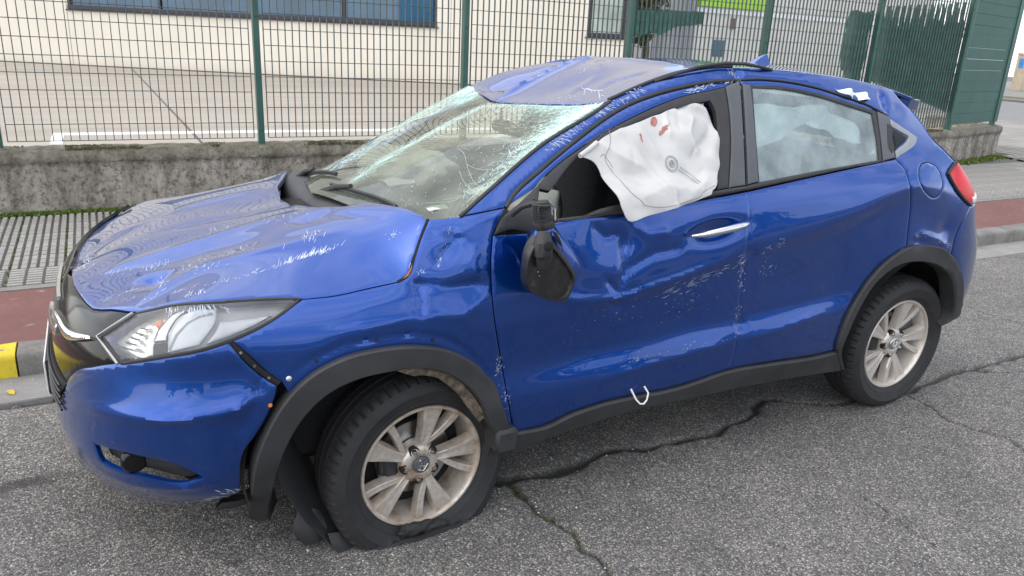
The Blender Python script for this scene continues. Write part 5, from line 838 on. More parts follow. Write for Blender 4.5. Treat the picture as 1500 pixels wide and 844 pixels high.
'sill': [(0.5,0.3416),(0.5165,0.3411),(0.5334,0.3401),(0.5504,0.3389),(0.5675,0.3377),(0.5846,0.3369),(0.6015,0.3367),(0.6181,0.3374),(0.6343,0.3393),(0.6495,0.3425),(0.6642,0.347),(0.6786,0.3521),(0.6931,0.3573),(0.7078,0.3622),(0.7231,0.3662),(0.7386,0.3693),(0.7544,0.372),(0.7705,0.3743),(0.7868,0.3765),(0.8033,0.3784),(0.8198,0.3803),(0.8362,0.382),(0.8528,0.3834),(0.8696,0.3844),(0.8866,0.3852),(0.9039,0.3856),(0.9214,0.3859),(0.9391,0.3859),(0.957,0.3858),(0.975,0.3856),(0.9932,0.3852),(1.0115,0.3848),(1.03,0.3843),(1.0485,0.3838),(1.0672,0.3833),(1.086,0.3829),(1.1049,0.3826),(1.1238,0.3824),(1.1427,0.3823),(1.1617,0.3824),(1.1806,0.3828),(1.1996,0.3834),(1.2184,0.3843),(1.2372,0.3856),(1.2567,0.3873),(1.2761,0.3895),(1.2955,0.3919),(1.3148,0.3946),(1.3343,0.3974),(1.3537,0.4002),(1.3734,0.403),(1.3932,0.4056),(1.4133,0.4079),(1.4338,0.4098),(1.4546,0.4113),(1.4758,0.4122),(1.4973,0.4125),(1.5193,0.4123),(1.5415,0.4118),(1.5641,0.4109),(1.587,0.4098),(1.6102,0.4085),(1.6335,0.4072),(1.657,0.4058),(1.6807,0.4045),(1.7045,0.4034),(1.7277,0.4022),(1.7513,0.4009),(1.7751,0.3993),(1.7992,0.3977),(1.8235,0.396),(1.848,0.3943),(1.8727,0.3928),(1.8974,0.3913),(1.9221,0.3902),(1.9468,0.3893),(1.9714,0.3888),(1.9958,0.3888),(2.0221,0.3894),(2.0482,0.3904),(2.0743,0.3916),(2.1006,0.3929),(2.1272,0.3941),(2.1572,0.3339),(2.1855,0.2734),(2.1582,0.2756),(2.1312,0.2779),(2.1044,0.2801),(2.0778,0.2823),(2.0514,0.2843),(2.0248,0.2863),(1.9985,0.2882),(1.9724,0.29),(1.9465,0.2917),(1.9209,0.2934),(1.8955,0.2949),(1.8704,0.2964),(1.8454,0.2978),(1.8207,0.2992),(1.7962,0.3004),(1.7719,0.3017),(1.7479,0.3028),(1.724,0.3039),(1.7003,0.3049),(1.6768,0.3059),(1.6535,0.3069),(1.6304,0.3078),(1.6073,0.3086),(1.5844,0.3093),(1.5617,0.31),(1.5392,0.3106),(1.5169,0.3111),(1.4947,0.3116),(1.4728,0.312),(1.451,0.3123),(1.4293,0.3127),(1.4078,0.313),(1.3865,0.3133),(1.3653,0.3136),(1.3442,0.3139),(1.3232,0.3142),(1.3024,0.3146),(1.2817,0.3149),(1.2611,0.3153),(1.2407,0.3157),(1.2205,0.3163),(1.2003,0.3169),(1.1802,0.3175),(1.1603,0.3181),(1.1406,0.3186),(1.121,0.3191),(1.1015,0.3195),(1.0823,0.3197),(1.0633,0.3198),(1.0446,0.3197),(1.026,0.3193),(1.0077,0.3187),(0.9895,0.318),(0.9716,0.3171),(0.9538,0.3161),(0.9361,0.315),(0.9187,0.3138),(0.9013,0.3124),(0.8842,0.3109),(0.8671,0.3093),(0.8502,0.3077),(0.8335,0.3059),(0.8169,0.3041),(0.8004,0.3021),(0.784,0.3002),(0.7679,0.2982),(0.7518,0.2962),(0.7359,0.2942),(0.72,0.2922),(0.7044,0.2899),(0.6888,0.2876),(0.6735,0.2849),(0.6584,0.2821),(0.6435,0.2789),(0.6291,0.2754),(0.6149,0.2716),(0.6009,0.2675),(0.587,0.2633),(0.5732,0.259),(0.5595,0.2547),(0.5458,0.2504),(0.532,0.2464),(0.5142,0.2534),(0.4954,0.2593),(0.4773,0.2657),(0.4616,0.2742),(0.45,0.2861),(0.4432,0.3034),(0.4397,0.3231),(0.4365,0.3424),(0.4463,0.3548),(0.4577,0.3628),(0.4703,0.3596),(0.485,0.3507)],
'clad_front': [(-0.3431,0.0892),(-0.3469,0.1257),(-0.3509,0.1623),(-0.3551,0.1991),(-0.3615,0.2457),(-0.3686,0.296),(-0.3708,0.3247),(-0.3706,0.3439),(-0.3698,0.3605),(-0.3686,0.3763),(-0.367,0.3915),(-0.3651,0.4059),(-0.3628,0.4197),(-0.3601,0.4329),(-0.3571,0.4455),(-0.3535,0.4584),(-0.3495,0.4711),(-0.3451,0.4834),(-0.3405,0.4955),(-0.3356,0.5073),(-0.3304,0.5189),(-0.325,0.5302),(-0.3195,0.5412),(-0.3139,0.5517),(-0.3081,0.562),(-0.3021,0.5722),(-0.2959,0.5821),(-0.2894,0.5918),(-0.2828,0.6013),(-0.2759,0.6105),(-0.2688,0.6194),(-0.261,0.6284),(-0.253,0.6372),(-0.2446,0.6458),(-0.2361,0.654),(-0.2272,0.662),(-0.2182,0.6695),(-0.2089,0.6767),(-0.1994,0.6834),(-0.1904,0.6892),(-0.181,0.6948),(-0.1715,0.6999),(-0.1617,0.7048),(-0.1517,0.7094),(-0.1415,0.7137),(-0.1312,0.7176),(-0.1208,0.7213),(-0.1102,0.7247),(-0.0996,0.7277),(-0.0878,0.7307),(-0.0757,0.7332),(-0.0634,0.7353),(-0.051,0.737),(-0.0383,0.7384),(-0.0256,0.7394),(-0.0126,0.7402),(0.0003,0.7406),(0.0134,0.7409),(0.0262,0.7409),(0.0391,0.7407),(0.0522,0.7403),(0.0654,0.7395),(0.0788,0.7385),(0.0922,0.7371),(0.1057,0.7353),(0.1193,0.7331),(0.133,0.7305),(0.1458,0.7278),(0.1589,0.7249),(0.172,0.7217),(0.1853,0.7181),(0.1985,0.7142),(0.2117,0.7097),(0.2248,0.7044),(0.2378,0.6985),(0.2507,0.6918),(0.2636,0.6844),(0.2766,0.6764),(0.2895,0.6678),(0.3021,0.6586),(0.3145,0.6488),(0.3264,0.6385),(0.3389,0.6266),(0.3509,0.614),(0.3625,0.6007),(0.3735,0.587),(0.3839,0.5732),(0.3932,0.5597),(0.4008,0.5474),(0.4077,0.535),(0.4139,0.5224),(0.4197,0.5096),(0.4254,0.4966),(0.4311,0.4832),(0.4372,0.4692),(0.4441,0.4535),(0.4508,0.4373),(0.4575,0.4206),(0.4642,0.4035),(0.4711,0.3861),(0.4781,0.3685),(0.4854,0.3508),(0.4522,0.3529),(0.4195,0.3549),(0.4087,0.3697),(0.3983,0.3846),(0.3885,0.4017),(0.3806,0.4193),(0.3738,0.4368),(0.3674,0.4539),(0.3608,0.4703),(0.3533,0.4855),(0.346,0.4981),(0.3383,0.5104),(0.3301,0.5225),(0.3215,0.5344),(0.3123,0.546),(0.3024,0.5572),(0.292,0.568),(0.2805,0.5787),(0.2684,0.5891),(0.2558,0.599),(0.2429,0.6083),(0.2298,0.6169),(0.2166,0.6247),(0.203,0.6318),(0.189,0.6381),(0.175,0.6437),(0.161,0.6484),(0.1471,0.6524),(0.1335,0.6558),(0.1205,0.6583),(0.1075,0.6599),(0.0946,0.6608),(0.0819,0.6612),(0.0692,0.6613),(0.0567,0.6613),(0.0443,0.6612),(0.0321,0.6612),(0.02,0.661),(0.008,0.6607),(-0.004,0.6602),(-0.0157,0.6594),(-0.0274,0.6583),(-0.0389,0.6568),(-0.0501,0.655),(-0.0612,0.6527),(-0.0734,0.6496),(-0.0856,0.6462),(-0.0975,0.6423),(-0.1093,0.638),(-0.1208,0.6332),(-0.1319,0.6279),(-0.1426,0.622),(-0.1524,0.616),(-0.1619,0.6093),(-0.1711,0.6022),(-0.1801,0.5947),(-0.1889,0.5867),(-0.1973,0.5785),(-0.2055,0.5699),(-0.2133,0.5611),(-0.2206,0.5521),(-0.2277,0.5427),(-0.2344,0.5329),(-0.2409,0.5227),(-0.2471,0.5122),(-0.253,0.5014),(-0.2587,0.4904),(-0.2641,0.4791),(-0.2694,0.4672),(-0.2744,0.455),(-0.2791,0.4423),(-0.2835,0.4292),(-0.2875,0.4155),(-0.2912,0.4014),(-0.2945,0.3868),(-0.2974,0.3727),(-0.3001,0.3581),(-0.3024,0.3428),(-0.3038,0.3248),(-0.3033,0.3018),(-0.3006,0.2718),(-0.2954,0.2329),(-0.2909,0.1991),(-0.2866,0.1679),(-0.2824,0.137),(-0.2785,0.1063),(-0.2871,0.0976),(-0.2957,0.0883),(-0.3044,0.0814),(-0.3169,0.0795),(-0.3299,0.0839)],
'clad_rear': [(2.1782,0.2785),(2.1551,0.3069),(2.1312,0.3351),(2.1079,0.3632),(2.09,0.3899),(2.0812,0.4107),(2.0781,0.43),(2.0778,0.4484),(2.0793,0.4664),(2.0816,0.484),(2.0839,0.5013),(2.0863,0.518),(2.0897,0.5344),(2.094,0.5503),(2.0992,0.5659),(2.1053,0.5811),(2.113,0.5956),(2.1221,0.6095),(2.1331,0.6247),(2.1444,0.6398),(2.1559,0.6549),(2.1672,0.6699),(2.1786,0.6847),(2.19,0.6993),(2.2018,0.7136),(2.2133,0.7269),(2.2253,0.74),(2.2379,0.7528),(2.2511,0.7652),(2.2649,0.777),(2.2796,0.7883),(2.2951,0.7987),(2.3118,0.8083),(2.3296,0.8176),(2.3485,0.8263),(2.3688,0.8338),(2.3907,0.8398),(2.4146,0.8438),(2.4416,0.8459),(2.4705,0.8463),(2.5009,0.8451),(2.532,0.8425),(2.5642,0.8387),(2.5967,0.8339),(2.6296,0.8272),(2.6617,0.8179),(2.6955,0.8047),(2.7223,0.7886),(2.7362,0.7706),(2.7524,0.7513),(2.766,0.7339),(2.7793,0.715),(2.7925,0.6953),(2.8057,0.6752),(2.8201,0.6522),(2.8336,0.6285),(2.8462,0.6045),(2.8583,0.5801),(2.8699,0.5557),(2.8814,0.5312),(2.8934,0.5067),(2.9057,0.4796),(2.9171,0.4526),(2.9397,0.4222),(2.8462,0.4184),(2.7959,0.403),(2.8055,0.4162),(2.8167,0.4287),(2.8252,0.4428),(2.8272,0.4632),(2.8222,0.4871),(2.8129,0.5128),(2.8021,0.5389),(2.7913,0.564),(2.7809,0.5893),(2.7699,0.615),(2.7576,0.6399),(2.7439,0.6628),(2.7322,0.6797),(2.7219,0.6958),(2.7006,0.7107),(2.6725,0.7238),(2.6399,0.7361),(2.6058,0.7462),(2.5717,0.7543),(2.5389,0.7609),(2.5092,0.7658),(2.4798,0.7692),(2.4513,0.7712),(2.424,0.7717),(2.3985,0.7707),(2.3754,0.7681),(2.353,0.7631),(2.3324,0.7561),(2.3134,0.7473),(2.2959,0.7373),(2.2798,0.7264),(2.2647,0.7152),(2.25,0.7027),(2.2366,0.689),(2.2242,0.6744),(2.2124,0.6593),(2.201,0.6438),(2.1899,0.6282),(2.1789,0.6127),(2.1696,0.5986),(2.1614,0.5841),(2.1543,0.569),(2.1482,0.5535),(2.1429,0.5376),(2.1384,0.5214),(2.1347,0.5048),(2.1316,0.4879),(2.1281,0.4696),(2.1243,0.451),(2.1218,0.4319),(2.1224,0.412),(2.1293,0.3901),(2.1425,0.3678),(2.1604,0.3439),(2.1799,0.3197),(2.1997,0.2953),(2.2185,0.2708)],
'fender_lip': [(-0.2664,0.6726),(-0.2579,0.6793),(-0.2495,0.6861),(-0.2411,0.6931),(-0.2327,0.6999),(-0.2241,0.7066),(-0.2154,0.713),(-0.2065,0.719),(-0.1972,0.7245),(-0.1871,0.7299),(-0.1766,0.7349),(-0.1659,0.7396),(-0.155,0.7439),(-0.1438,0.7478),(-0.1325,0.7515),(-0.1211,0.7548),(-0.1096,0.7578),(-0.098,0.7605),(-0.0863,0.7629),(-0.0744,0.7648),(-0.0624,0.7664),(-0.0502,0.7676),(-0.0379,0.7686),(-0.0254,0.7693),(-0.0129,0.7698),(-0.0002,0.7702),(0.0125,0.7704),(0.0253,0.7706),(0.0371,0.7708),(0.049,0.771),(0.0611,0.7711),(0.0732,0.771),(0.0854,0.7707),(0.0976,0.77),(0.1099,0.7689),(0.1223,0.7672),(0.135,0.7651),(0.1479,0.7625),(0.1609,0.7596),(0.174,0.7561),(0.1871,0.752),(0.2002,0.7473),(0.2131,0.7419),(0.2275,0.7349),(0.242,0.727),(0.2565,0.7182),(0.2709,0.7086),(0.2851,0.6982),(0.2988,0.6873),(0.3112,0.6764),(0.3235,0.6647),(0.3355,0.6524),(0.3472,0.6395),(0.3585,0.6261),(0.3692,0.6125),(0.3792,0.5988),(0.3888,0.584),(0.3972,0.5689),(0.4044,0.554),(0.4107,0.5392),(0.4167,0.5245),(0.4227,0.5098),(0.4293,0.4951)],
'bumper_fr': [(-0.3937,0.3011),(-0.3953,0.3295),(-0.3955,0.3487),(-0.3957,0.3664),(-0.3957,0.3834),(-0.3956,0.3996),(-0.3949,0.4148),(-0.3937,0.4291),(-0.3916,0.4424),(-0.3886,0.4547),(-0.3845,0.466),(-0.3791,0.4763),(-0.3727,0.4857),(-0.3657,0.4947),(-0.3584,0.5034),(-0.3513,0.5124),(-0.3447,0.5217),(-0.3384,0.5315),(-0.3321,0.5415),(-0.326,0.5515),(-0.3201,0.5616),(-0.3143,0.5719),(-0.3089,0.5823),(-0.3039,0.593),(-0.299,0.6038),(-0.2944,0.6148),(-0.2903,0.626),(-0.2868,0.6375),(-0.2842,0.6488),(-0.282,0.6602),(-0.2924,0.6685),(-0.3029,0.6766),(-0.313,0.6848),(-0.3226,0.6934),(-0.3309,0.7019),(-0.3388,0.7108),(-0.3463,0.72),(-0.3534,0.7294),(-0.3603,0.7389),(-0.367,0.7483),(-0.3727,0.7567),(-0.3781,0.7652),(-0.3833,0.7737),(-0.3884,0.7821),(-0.3934,0.7904),(-0.3984,0.7986),(-0.4064,0.7971),(-0.4162,0.7955),(-0.4271,0.7939),(-0.4387,0.7923),(-0.4508,0.7907),(-0.4634,0.7891),(-0.4765,0.7876),(-0.49,0.7861),(-0.5037,0.7846),(-0.5177,0.7832),(-0.5319,0.7817),(-0.5462,0.7801),(-0.5607,0.7785),(-0.5754,0.7767),(-0.5901,0.7748),(-0.6049,0.7727),(-0.6198,0.7704),(-0.6338,0.7681),(-0.6479,0.7657),(-0.6621,0.7632),(-0.6763,0.7605),(-0.6907,0.7577),(-0.7053,0.7547),(-0.72,0.7515),(-0.7348,0.7481),(-0.7499,0.7446),(-0.7652,0.7407),(-0.7823,0.7367),(-0.7999,0.7326),(-0.818,0.728),(-0.8367,0.723),(-0.8562,0.7173),(-0.8762,0.7107),(-0.8958,0.7043),(-0.9171,0.6975),(-0.9394,0.6898),(-0.9619,0.6807),(-0.9839,0.6699),(-1.0044,0.6569),(-1.0221,0.6423),(-1.0394,0.6261),(-1.0588,0.6085)],
'fog_recess': [(-0.8934,0.4684),(-0.874,0.4707),(-0.8556,0.4723),(-0.8378,0.4735),(-0.8205,0.4745),(-0.8026,0.4754),(-0.7852,0.4762),(-0.7682,0.4767),(-0.7516,0.477),(-0.7354,0.477),(-0.7197,0.4766),(-0.7043,0.4758),(-0.6886,0.4747),(-0.6731,0.4734),(-0.6578,0.472),(-0.6428,0.4704),(-0.6282,0.4685),(-0.6138,0.4661),(-0.5997,0.4633),(-0.586,0.4599),(-0.5728,0.4559),(-0.5599,0.4511),(-0.5474,0.4455),(-0.535,0.4388),(-0.523,0.4313),(-0.5113,0.4231),(-0.5013,0.4142),(-0.4921,0.4049),(-0.5047,0.403),(-0.5178,0.4004),(-0.5312,0.3977),(-0.5447,0.3954),(-0.5583,0.3938),(-0.5717,0.3934),(-0.585,0.394),(-0.5982,0.3953),(-0.6114,0.3972),(-0.6247,0.3995),(-0.638,0.4019),(-0.6516,0.4042),(-0.6654,0.4063),(-0.6796,0.4079),(-0.6942,0.4088),(-0.7093,0.4094),(-0.7249,0.4096),(-0.7407,0.4098),(-0.7566,0.4102),(-0.7725,0.411),(-0.7881,0.4124),(-0.8038,0.4137),(-0.8205,0.4145),(-0.8369,0.4159),(-0.8513,0.4191),(-0.864,0.4238),(-0.8744,0.4325),(-0.8813,0.4441),(-0.8868,0.4567)],
'bumper_rr': [(2.8319,0.9944),(2.812,0.9791),(2.7963,0.9634),(2.7835,0.9475),(2.7729,0.9313),(2.764,0.9149),(2.7563,0.8984),(2.7495,0.8817),(2.744,0.8647),(2.7401,0.8473),(2.738,0.8302),(2.737,0.8126),(2.7366,0.7947),(2.7361,0.7768),(2.7477,0.7579),(2.7614,0.7387),(2.7758,0.7189),(2.7894,0.6985),(2.8004,0.6788),(2.8101,0.6586),(2.819,0.6381),(2.8276,0.6174),(2.8367,0.5967),(2.8466,0.5742),(2.8559,0.5518),(2.8651,0.5291),(2.8752,0.5061),(2.8877,0.4822),(2.9049,0.4569)],
'handle': [(1.1915,0.9803),(1.4417,1.0077)],
'handle_cup': [(1.1854,0.9709),(1.1923,0.9832),(1.1987,0.9958),(1.2064,1.0075),(1.2167,1.0173),(1.2305,1.0252),(1.2467,1.0317),(1.264,1.0365),(1.2816,1.0396),(1.3011,1.0406),(1.3214,1.0392),(1.3419,1.0362),(1.3622,1.0325),(1.3877,1.0284),(1.4132,1.0231),(1.4282,1.0136),(1.4276,0.9965),(1.4184,0.9792),(1.4054,0.9694),(1.387,0.963),(1.3662,0.9584),(1.3462,0.9541),(1.3272,0.9493),(1.3077,0.9445),(1.288,0.941),(1.2685,0.9396),(1.2496,0.9414),(1.2332,0.9466),(1.2171,0.9543),(1.2013,0.9629)],
'lamp_reflector': [(-0.8754,0.7844),(-0.8659,0.7921),(-0.8569,0.8),(-0.8487,0.8076),(-0.8414,0.8151),(-0.8345,0.8223),(-0.8276,0.8292),(-0.8202,0.8358),(-0.812,0.842),(-0.8027,0.8477),(-0.7919,0.853),(-0.7784,0.858),(-0.7632,0.8625),(-0.7465,0.8666),(-0.7287,0.8703),(-0.7101,0.8737),(-0.6911,0.877),(-0.6719,0.8802),(-0.653,0.8834),(-0.6611,0.8772),(-0.6695,0.871),(-0.6776,0.8649),(-0.6848,0.8586),(-0.6903,0.8521),(-0.6937,0.8452),(-0.6953,0.838),(-0.6958,0.8303),(-0.6955,0.8223),(-0.6945,0.8141),(-0.6931,0.8057),(-0.6906,0.7964),(-0.6869,0.7868),(-0.6829,0.7772),(-0.6795,0.7673),(-0.7167,0.7598),(-0.7547,0.7511),(-0.7911,0.7638),(-0.8312,0.775)],
'lamp_slot': [(-0.6931,0.8057),(-0.6392,0.813),(-0.6175,0.7797),(-0.6746,0.7686)],
'lamp_guide': [(-0.6325,0.8341),(-0.6285,0.8425),(-0.6255,0.8511),(-0.622,0.8596),(-0.6164,0.8673),(-0.607,0.8737),(-0.5938,0.8786),(-0.5775,0.8824),(-0.5595,0.8854),(-0.5412,0.888),(-0.5221,0.89),(-0.5023,0.8911),(-0.4823,0.8915),(-0.4627,0.8914),(-0.444,0.8911),(-0.4265,0.8909),(-0.4238,0.8802),(-0.423,0.8697),(-0.4262,0.8614),(-0.432,0.8535),(-0.4395,0.846),(-0.4476,0.8386),(-0.4552,0.8313),(-0.4631,0.8237),(-0.4715,0.8163),(-0.48,0.8089),(-0.4885,0.8014),(-0.5177,0.7978),(-0.5476,0.7936),(-0.5778,0.7888),(-0.6083,0.7834),(-0.6176,0.8092)],
'lamp_bezel': [(-0.6937,0.8452),(-0.6873,0.8522),(-0.6815,0.8595),(-0.6756,0.8668),(-0.6686,0.8737),(-0.6596,0.88),(-0.6478,0.8853),(-0.6329,0.8892),(-0.6152,0.8921),(-0.5954,0.894),(-0.5744,0.8952),(-0.553,0.896),(-0.5318,0.8967),(-0.5115,0.8977),(-0.5295,0.895),(-0.5482,0.8925),(-0.5666,0.8899),(-0.5838,0.8869),(-0.5989,0.883),(-0.6109,0.8782),(-0.6206,0.8716),(-0.6277,0.8641),(-0.6324,0.8559),(-0.6351,0.8473),(-0.636,0.8386),(-0.635,0.831),(-0.6332,0.8231),(-0.6318,0.815),(-0.6884,0.8078),(-0.6897,0.8269)],
'lamp_side': [(-0.4127,0.8593),(-0.3901,0.8595),(-0.3673,0.8601),(-0.3443,0.8607),(-0.3211,0.8614),(-0.2977,0.862),(-0.2742,0.8627),(-0.284,0.8584),(-0.2939,0.8541),(-0.3036,0.8497),(-0.3133,0.8454),(-0.3231,0.8412),(-0.3328,0.8373),(-0.3424,0.8336),(-0.3519,0.83),(-0.3615,0.8265),(-0.3711,0.8232),(-0.3807,0.82),(-0.3903,0.817),(-0.3999,0.8143),(-0.4077,0.812),(-0.4179,0.8099),(-0.429,0.808),(-0.4409,0.8061),(-0.4531,0.8041),(-0.4657,0.8019),(-0.4566,0.8097),(-0.4475,0.8173),(-0.4391,0.8253),(-0.4321,0.8336),(-0.4256,0.8421),(-0.4193,0.8508)],
'grille_side': [(-0.8009,0.858),(-0.8189,0.8446),(-0.8368,0.8309),(-0.8554,0.8165),(-0.8762,0.8011),(-0.8992,0.7846),(-0.8618,0.7756),(-0.8277,0.7654),(-0.7965,0.7539),(-0.7683,0.7411),(-0.7849,0.737),(-0.802,0.7327),(-0.8196,0.7281),(-0.8378,0.723),(-0.8567,0.7172),(-0.8762,0.7107),(-0.8958,0.7042),(-0.9171,0.6974),(-0.9394,0.6897),(-0.9619,0.6807),(-0.9839,0.6699),(-1.0044,0.6569),(-1.0221,0.6423),(-1.0394,0.6261),(-1.0588,0.6085)],
'wing': [(-1.2679,0.7473),(-1.2341,0.7522),(-1.2033,0.7552),(-1.1724,0.7565),(-1.144,0.7563),(-1.1171,0.7559),(-1.0907,0.7565),(-1.0652,0.7589),(-1.0399,0.7626),(-1.0152,0.7669),(-0.9911,0.7712),(-0.9678,0.775),(-0.9455,0.7777),(-0.9322,0.7704),(-0.9527,0.7647),(-0.9741,0.7577),(-0.9965,0.7498),(-1.0201,0.7422),(-1.0448,0.7357),(-1.07,0.7317),(-1.0968,0.7309),(-1.1243,0.7318),(-1.1523,0.7327),(-1.1759,0.7333),(-1.1994,0.7341),(-1.2241,0.7345),(-1.2518,0.7332)],
'e_lampline': [(-0.8083,0.8554),(-0.838,0.8336),(-0.8693,0.8101),(-0.9065,0.7839),(-0.8557,0.7718),(-0.8106,0.7575),(-0.7712,0.7407)],
'air_front': [(0.7695,1.2516),(0.7852,1.2592),(0.801,1.2667),(0.8169,1.2743),(0.8327,1.2823),(0.848,1.2906),(0.8634,1.2993),(0.8791,1.3074),(0.8952,1.3144),(0.9118,1.3206),(0.9288,1.3261),(0.946,1.3311),(0.9636,1.3358),(0.9812,1.3404),(0.999,1.3449),(1.0167,1.3496),(1.0343,1.3547),(1.0516,1.36),(1.069,1.3654),(1.0864,1.3709),(1.1039,1.3764),(1.1214,1.3819),(1.139,1.3873),(1.1567,1.3926),(1.1745,1.3978),(1.1924,1.4028),(1.2104,1.4076),(1.2286,1.4129),(1.2475,1.4192),(1.2668,1.426),(1.2861,1.4323),(1.3049,1.4376),(1.3229,1.4411),(1.3396,1.442),(1.3547,1.4396),(1.3705,1.4323),(1.3857,1.4235),(1.3827,1.4099),(1.3799,1.3963),(1.3772,1.3828),(1.3746,1.3692),(1.3719,1.3557),(1.3691,1.3423),(1.3662,1.3288),(1.3632,1.3154),(1.3601,1.3007),(1.3575,1.2861),(1.3551,1.2714),(1.3524,1.2567),(1.3492,1.2421),(1.345,1.2277),(1.3394,1.2135),(1.3321,1.1996),(1.3232,1.1857),(1.3132,1.1721),(1.3021,1.1589),(1.292,1.1479),(1.281,1.1372),(1.2688,1.128),(1.2516,1.1202),(1.2328,1.1147),(1.213,1.1103),(1.1936,1.1058),(1.1762,1.101),(1.1587,1.0964),(1.1412,1.0921),(1.1237,1.0879),(1.1062,1.084),(1.0887,1.0803),(1.0713,1.0768),(1.0539,1.0736),(1.0359,1.0706),(1.018,1.0679),(1.0001,1.0654),(0.9823,1.0629),(0.9646,1.0604),(0.9478,1.0568),(0.9302,1.0517),(0.9131,1.0474),(0.8981,1.0459),(0.8865,1.0494),(0.877,1.0627),(0.8698,1.0793),(0.8633,1.0937),(0.8591,1.1077),(0.8556,1.1212),(0.8519,1.132),(0.8478,1.1427),(0.8435,1.1533),(0.8394,1.1639),(0.8358,1.1746),(0.8336,1.187),(0.8327,1.2001),(0.8316,1.213),(0.8287,1.2246),(0.822,1.2339),(0.8114,1.24),(0.7979,1.2443),(0.7834,1.2478)],
'air_rear': [(1.607,1.4715),(1.6263,1.469),(1.6455,1.466),(1.6647,1.4627),(1.6839,1.4591),(1.7032,1.4555),(1.7226,1.452),(1.7422,1.4487),(1.7621,1.4457),(1.7823,1.4433),(1.8028,1.4415),(1.8239,1.4406),(1.8455,1.4406),(1.8677,1.4417),(1.8932,1.4446),(1.9187,1.4472),(1.9416,1.4475),(1.964,1.4463),(1.9859,1.4436),(2.0079,1.4397),(2.0307,1.4347),(2.0528,1.4291),(2.0743,1.423),(2.0952,1.4167),(2.1158,1.4095),(2.1354,1.4015),(2.1547,1.3932),(2.1742,1.385),(2.1845,1.3736),(2.1973,1.3623),(2.209,1.351),(2.2158,1.3392),(2.2142,1.3268),(2.2017,1.309),(2.1827,1.2958),(2.1632,1.2959),(2.1419,1.2991),(2.1197,1.3063),(2.0973,1.3134),(2.0754,1.3207),(2.0546,1.3289),(2.0391,1.3366),(2.0245,1.345),(2.0097,1.3532),(1.9941,1.3604),(1.9763,1.3675),(1.9578,1.3743),(1.9384,1.3793),(1.9181,1.381),(1.8981,1.3789),(1.877,1.3742),(1.856,1.3679),(1.8359,1.361),(1.8163,1.3528),(1.7975,1.3434),(1.7792,1.3335),(1.7608,1.324),(1.7391,1.319),(1.7176,1.3139),(1.6962,1.3088),(1.6749,1.3043),(1.6537,1.3005),(1.633,1.2977),(1.6124,1.2956),(1.5919,1.2938),(1.5716,1.2918),(1.5765,1.3216),(1.5818,1.3513),(1.5875,1.3812),(1.5935,1.4112),(1.6,1.4413)],
'tissue': [(2.041,1.4869),(2.0632,1.4851),(2.0855,1.4834),(2.1079,1.4815),(2.1302,1.4795),(2.1558,1.4769),(2.1813,1.4741),(2.2068,1.471),(2.2323,1.4679),(2.2579,1.4647),(2.2838,1.4616),(2.2386,1.4349),(2.2135,1.4388),(2.188,1.4423),(2.1629,1.446),(2.1388,1.4503),(2.1164,1.4559),(2.0964,1.4627),(2.0777,1.4706),(2.0595,1.4789)],
'bulb': [(1.1211,1.2161)],
'stain': [(1.1451,1.3616),(1.1606,1.339),(1.0416,1.3104),(1.1358,1.3345)],
'clip': [(0.9914,0.4067),(1.0202,0.3619),(1.0492,0.3493),(1.0625,0.3715),(1.0421,0.4055)],
'c_fold': [(2.3622,1.478),(2.3592,1.4678),(2.3561,1.4577),(2.3535,1.4475),(2.3516,1.4375),(2.3505,1.4267),(2.3503,1.4159),(2.3505,1.4052),(2.3507,1.3946)],
'e_fuel_seam': [(2.6109,1.1376),(2.661,1.1431)],
'e_cedge': [(2.5417,1.4034),(2.555,1.3841),(2.5679,1.3646),(2.5778,1.3459),(2.5862,1.3267),(2.5959,1.3078),(2.609,1.2898),(2.6293,1.2714),(2.6525,1.2538),(2.6778,1.2355),(2.6988,1.2198),(2.7196,1.2038),(2.7575,1.1878)],
'e_seam': [(-0.3947,0.7999),(-0.3832,0.7846),(-0.3715,0.7689),(-0.3594,0.753),(-0.349,0.7392),(-0.3383,0.7251),(-0.3271,0.7114),(-0.3149,0.6983),(-0.3026,0.6872),(-0.2894,0.6766),(-0.2761,0.6656)],
'e_gap_f': [(1.5533,1.5148),(1.5027,1.5119),(1.4528,1.509),(1.4073,1.5047),(1.3652,1.4992),(1.3233,1.4926),(1.2817,1.4852),(1.2378,1.4766),(1.194,1.4672),(1.1506,1.4569),(1.1076,1.4455),(1.0654,1.433),(1.024,1.4191),(0.9819,1.403),(0.9405,1.3852),(0.8999,1.3664),(0.8601,1.347),(0.8212,1.3274),(0.7831,1.3081),(0.7482,1.2902),(0.7141,1.2721),(0.6807,1.2539),(0.648,1.2357),(0.6158,1.2176),(0.5785,1.1973),(0.542,1.1771),(0.509,1.1547),(0.4873,1.1352),(0.4667,1.1151)],
'e_gap_r': [(2.3531,1.3838),(2.3047,1.4047),(2.2547,1.4242),(2.2031,1.4391),(2.1488,1.4517),(2.0942,1.4636),(2.0501,1.4736),(2.0058,1.4831),(1.965,1.4913),(1.919,1.4992),(1.8725,1.5057),(1.8258,1.5111),(1.7788,1.5152),(1.7318,1.518),(1.6897,1.5198),(1.6475,1.5202),(1.6003,1.518),(1.5533,1.5148)],
'e_kink': [(0.0942,0.9164),(0.1106,0.9233),(0.1256,0.9317),(0.1363,0.9445),(0.1441,0.9601),(0.1516,0.976),(0.1596,0.9884),(0.1678,1.0007),(0.1761,1.0131),(0.1843,1.0255),(0.1927,1.0381),(0.2026,1.0526),(0.2126,1.0672),(0.2226,1.082)],
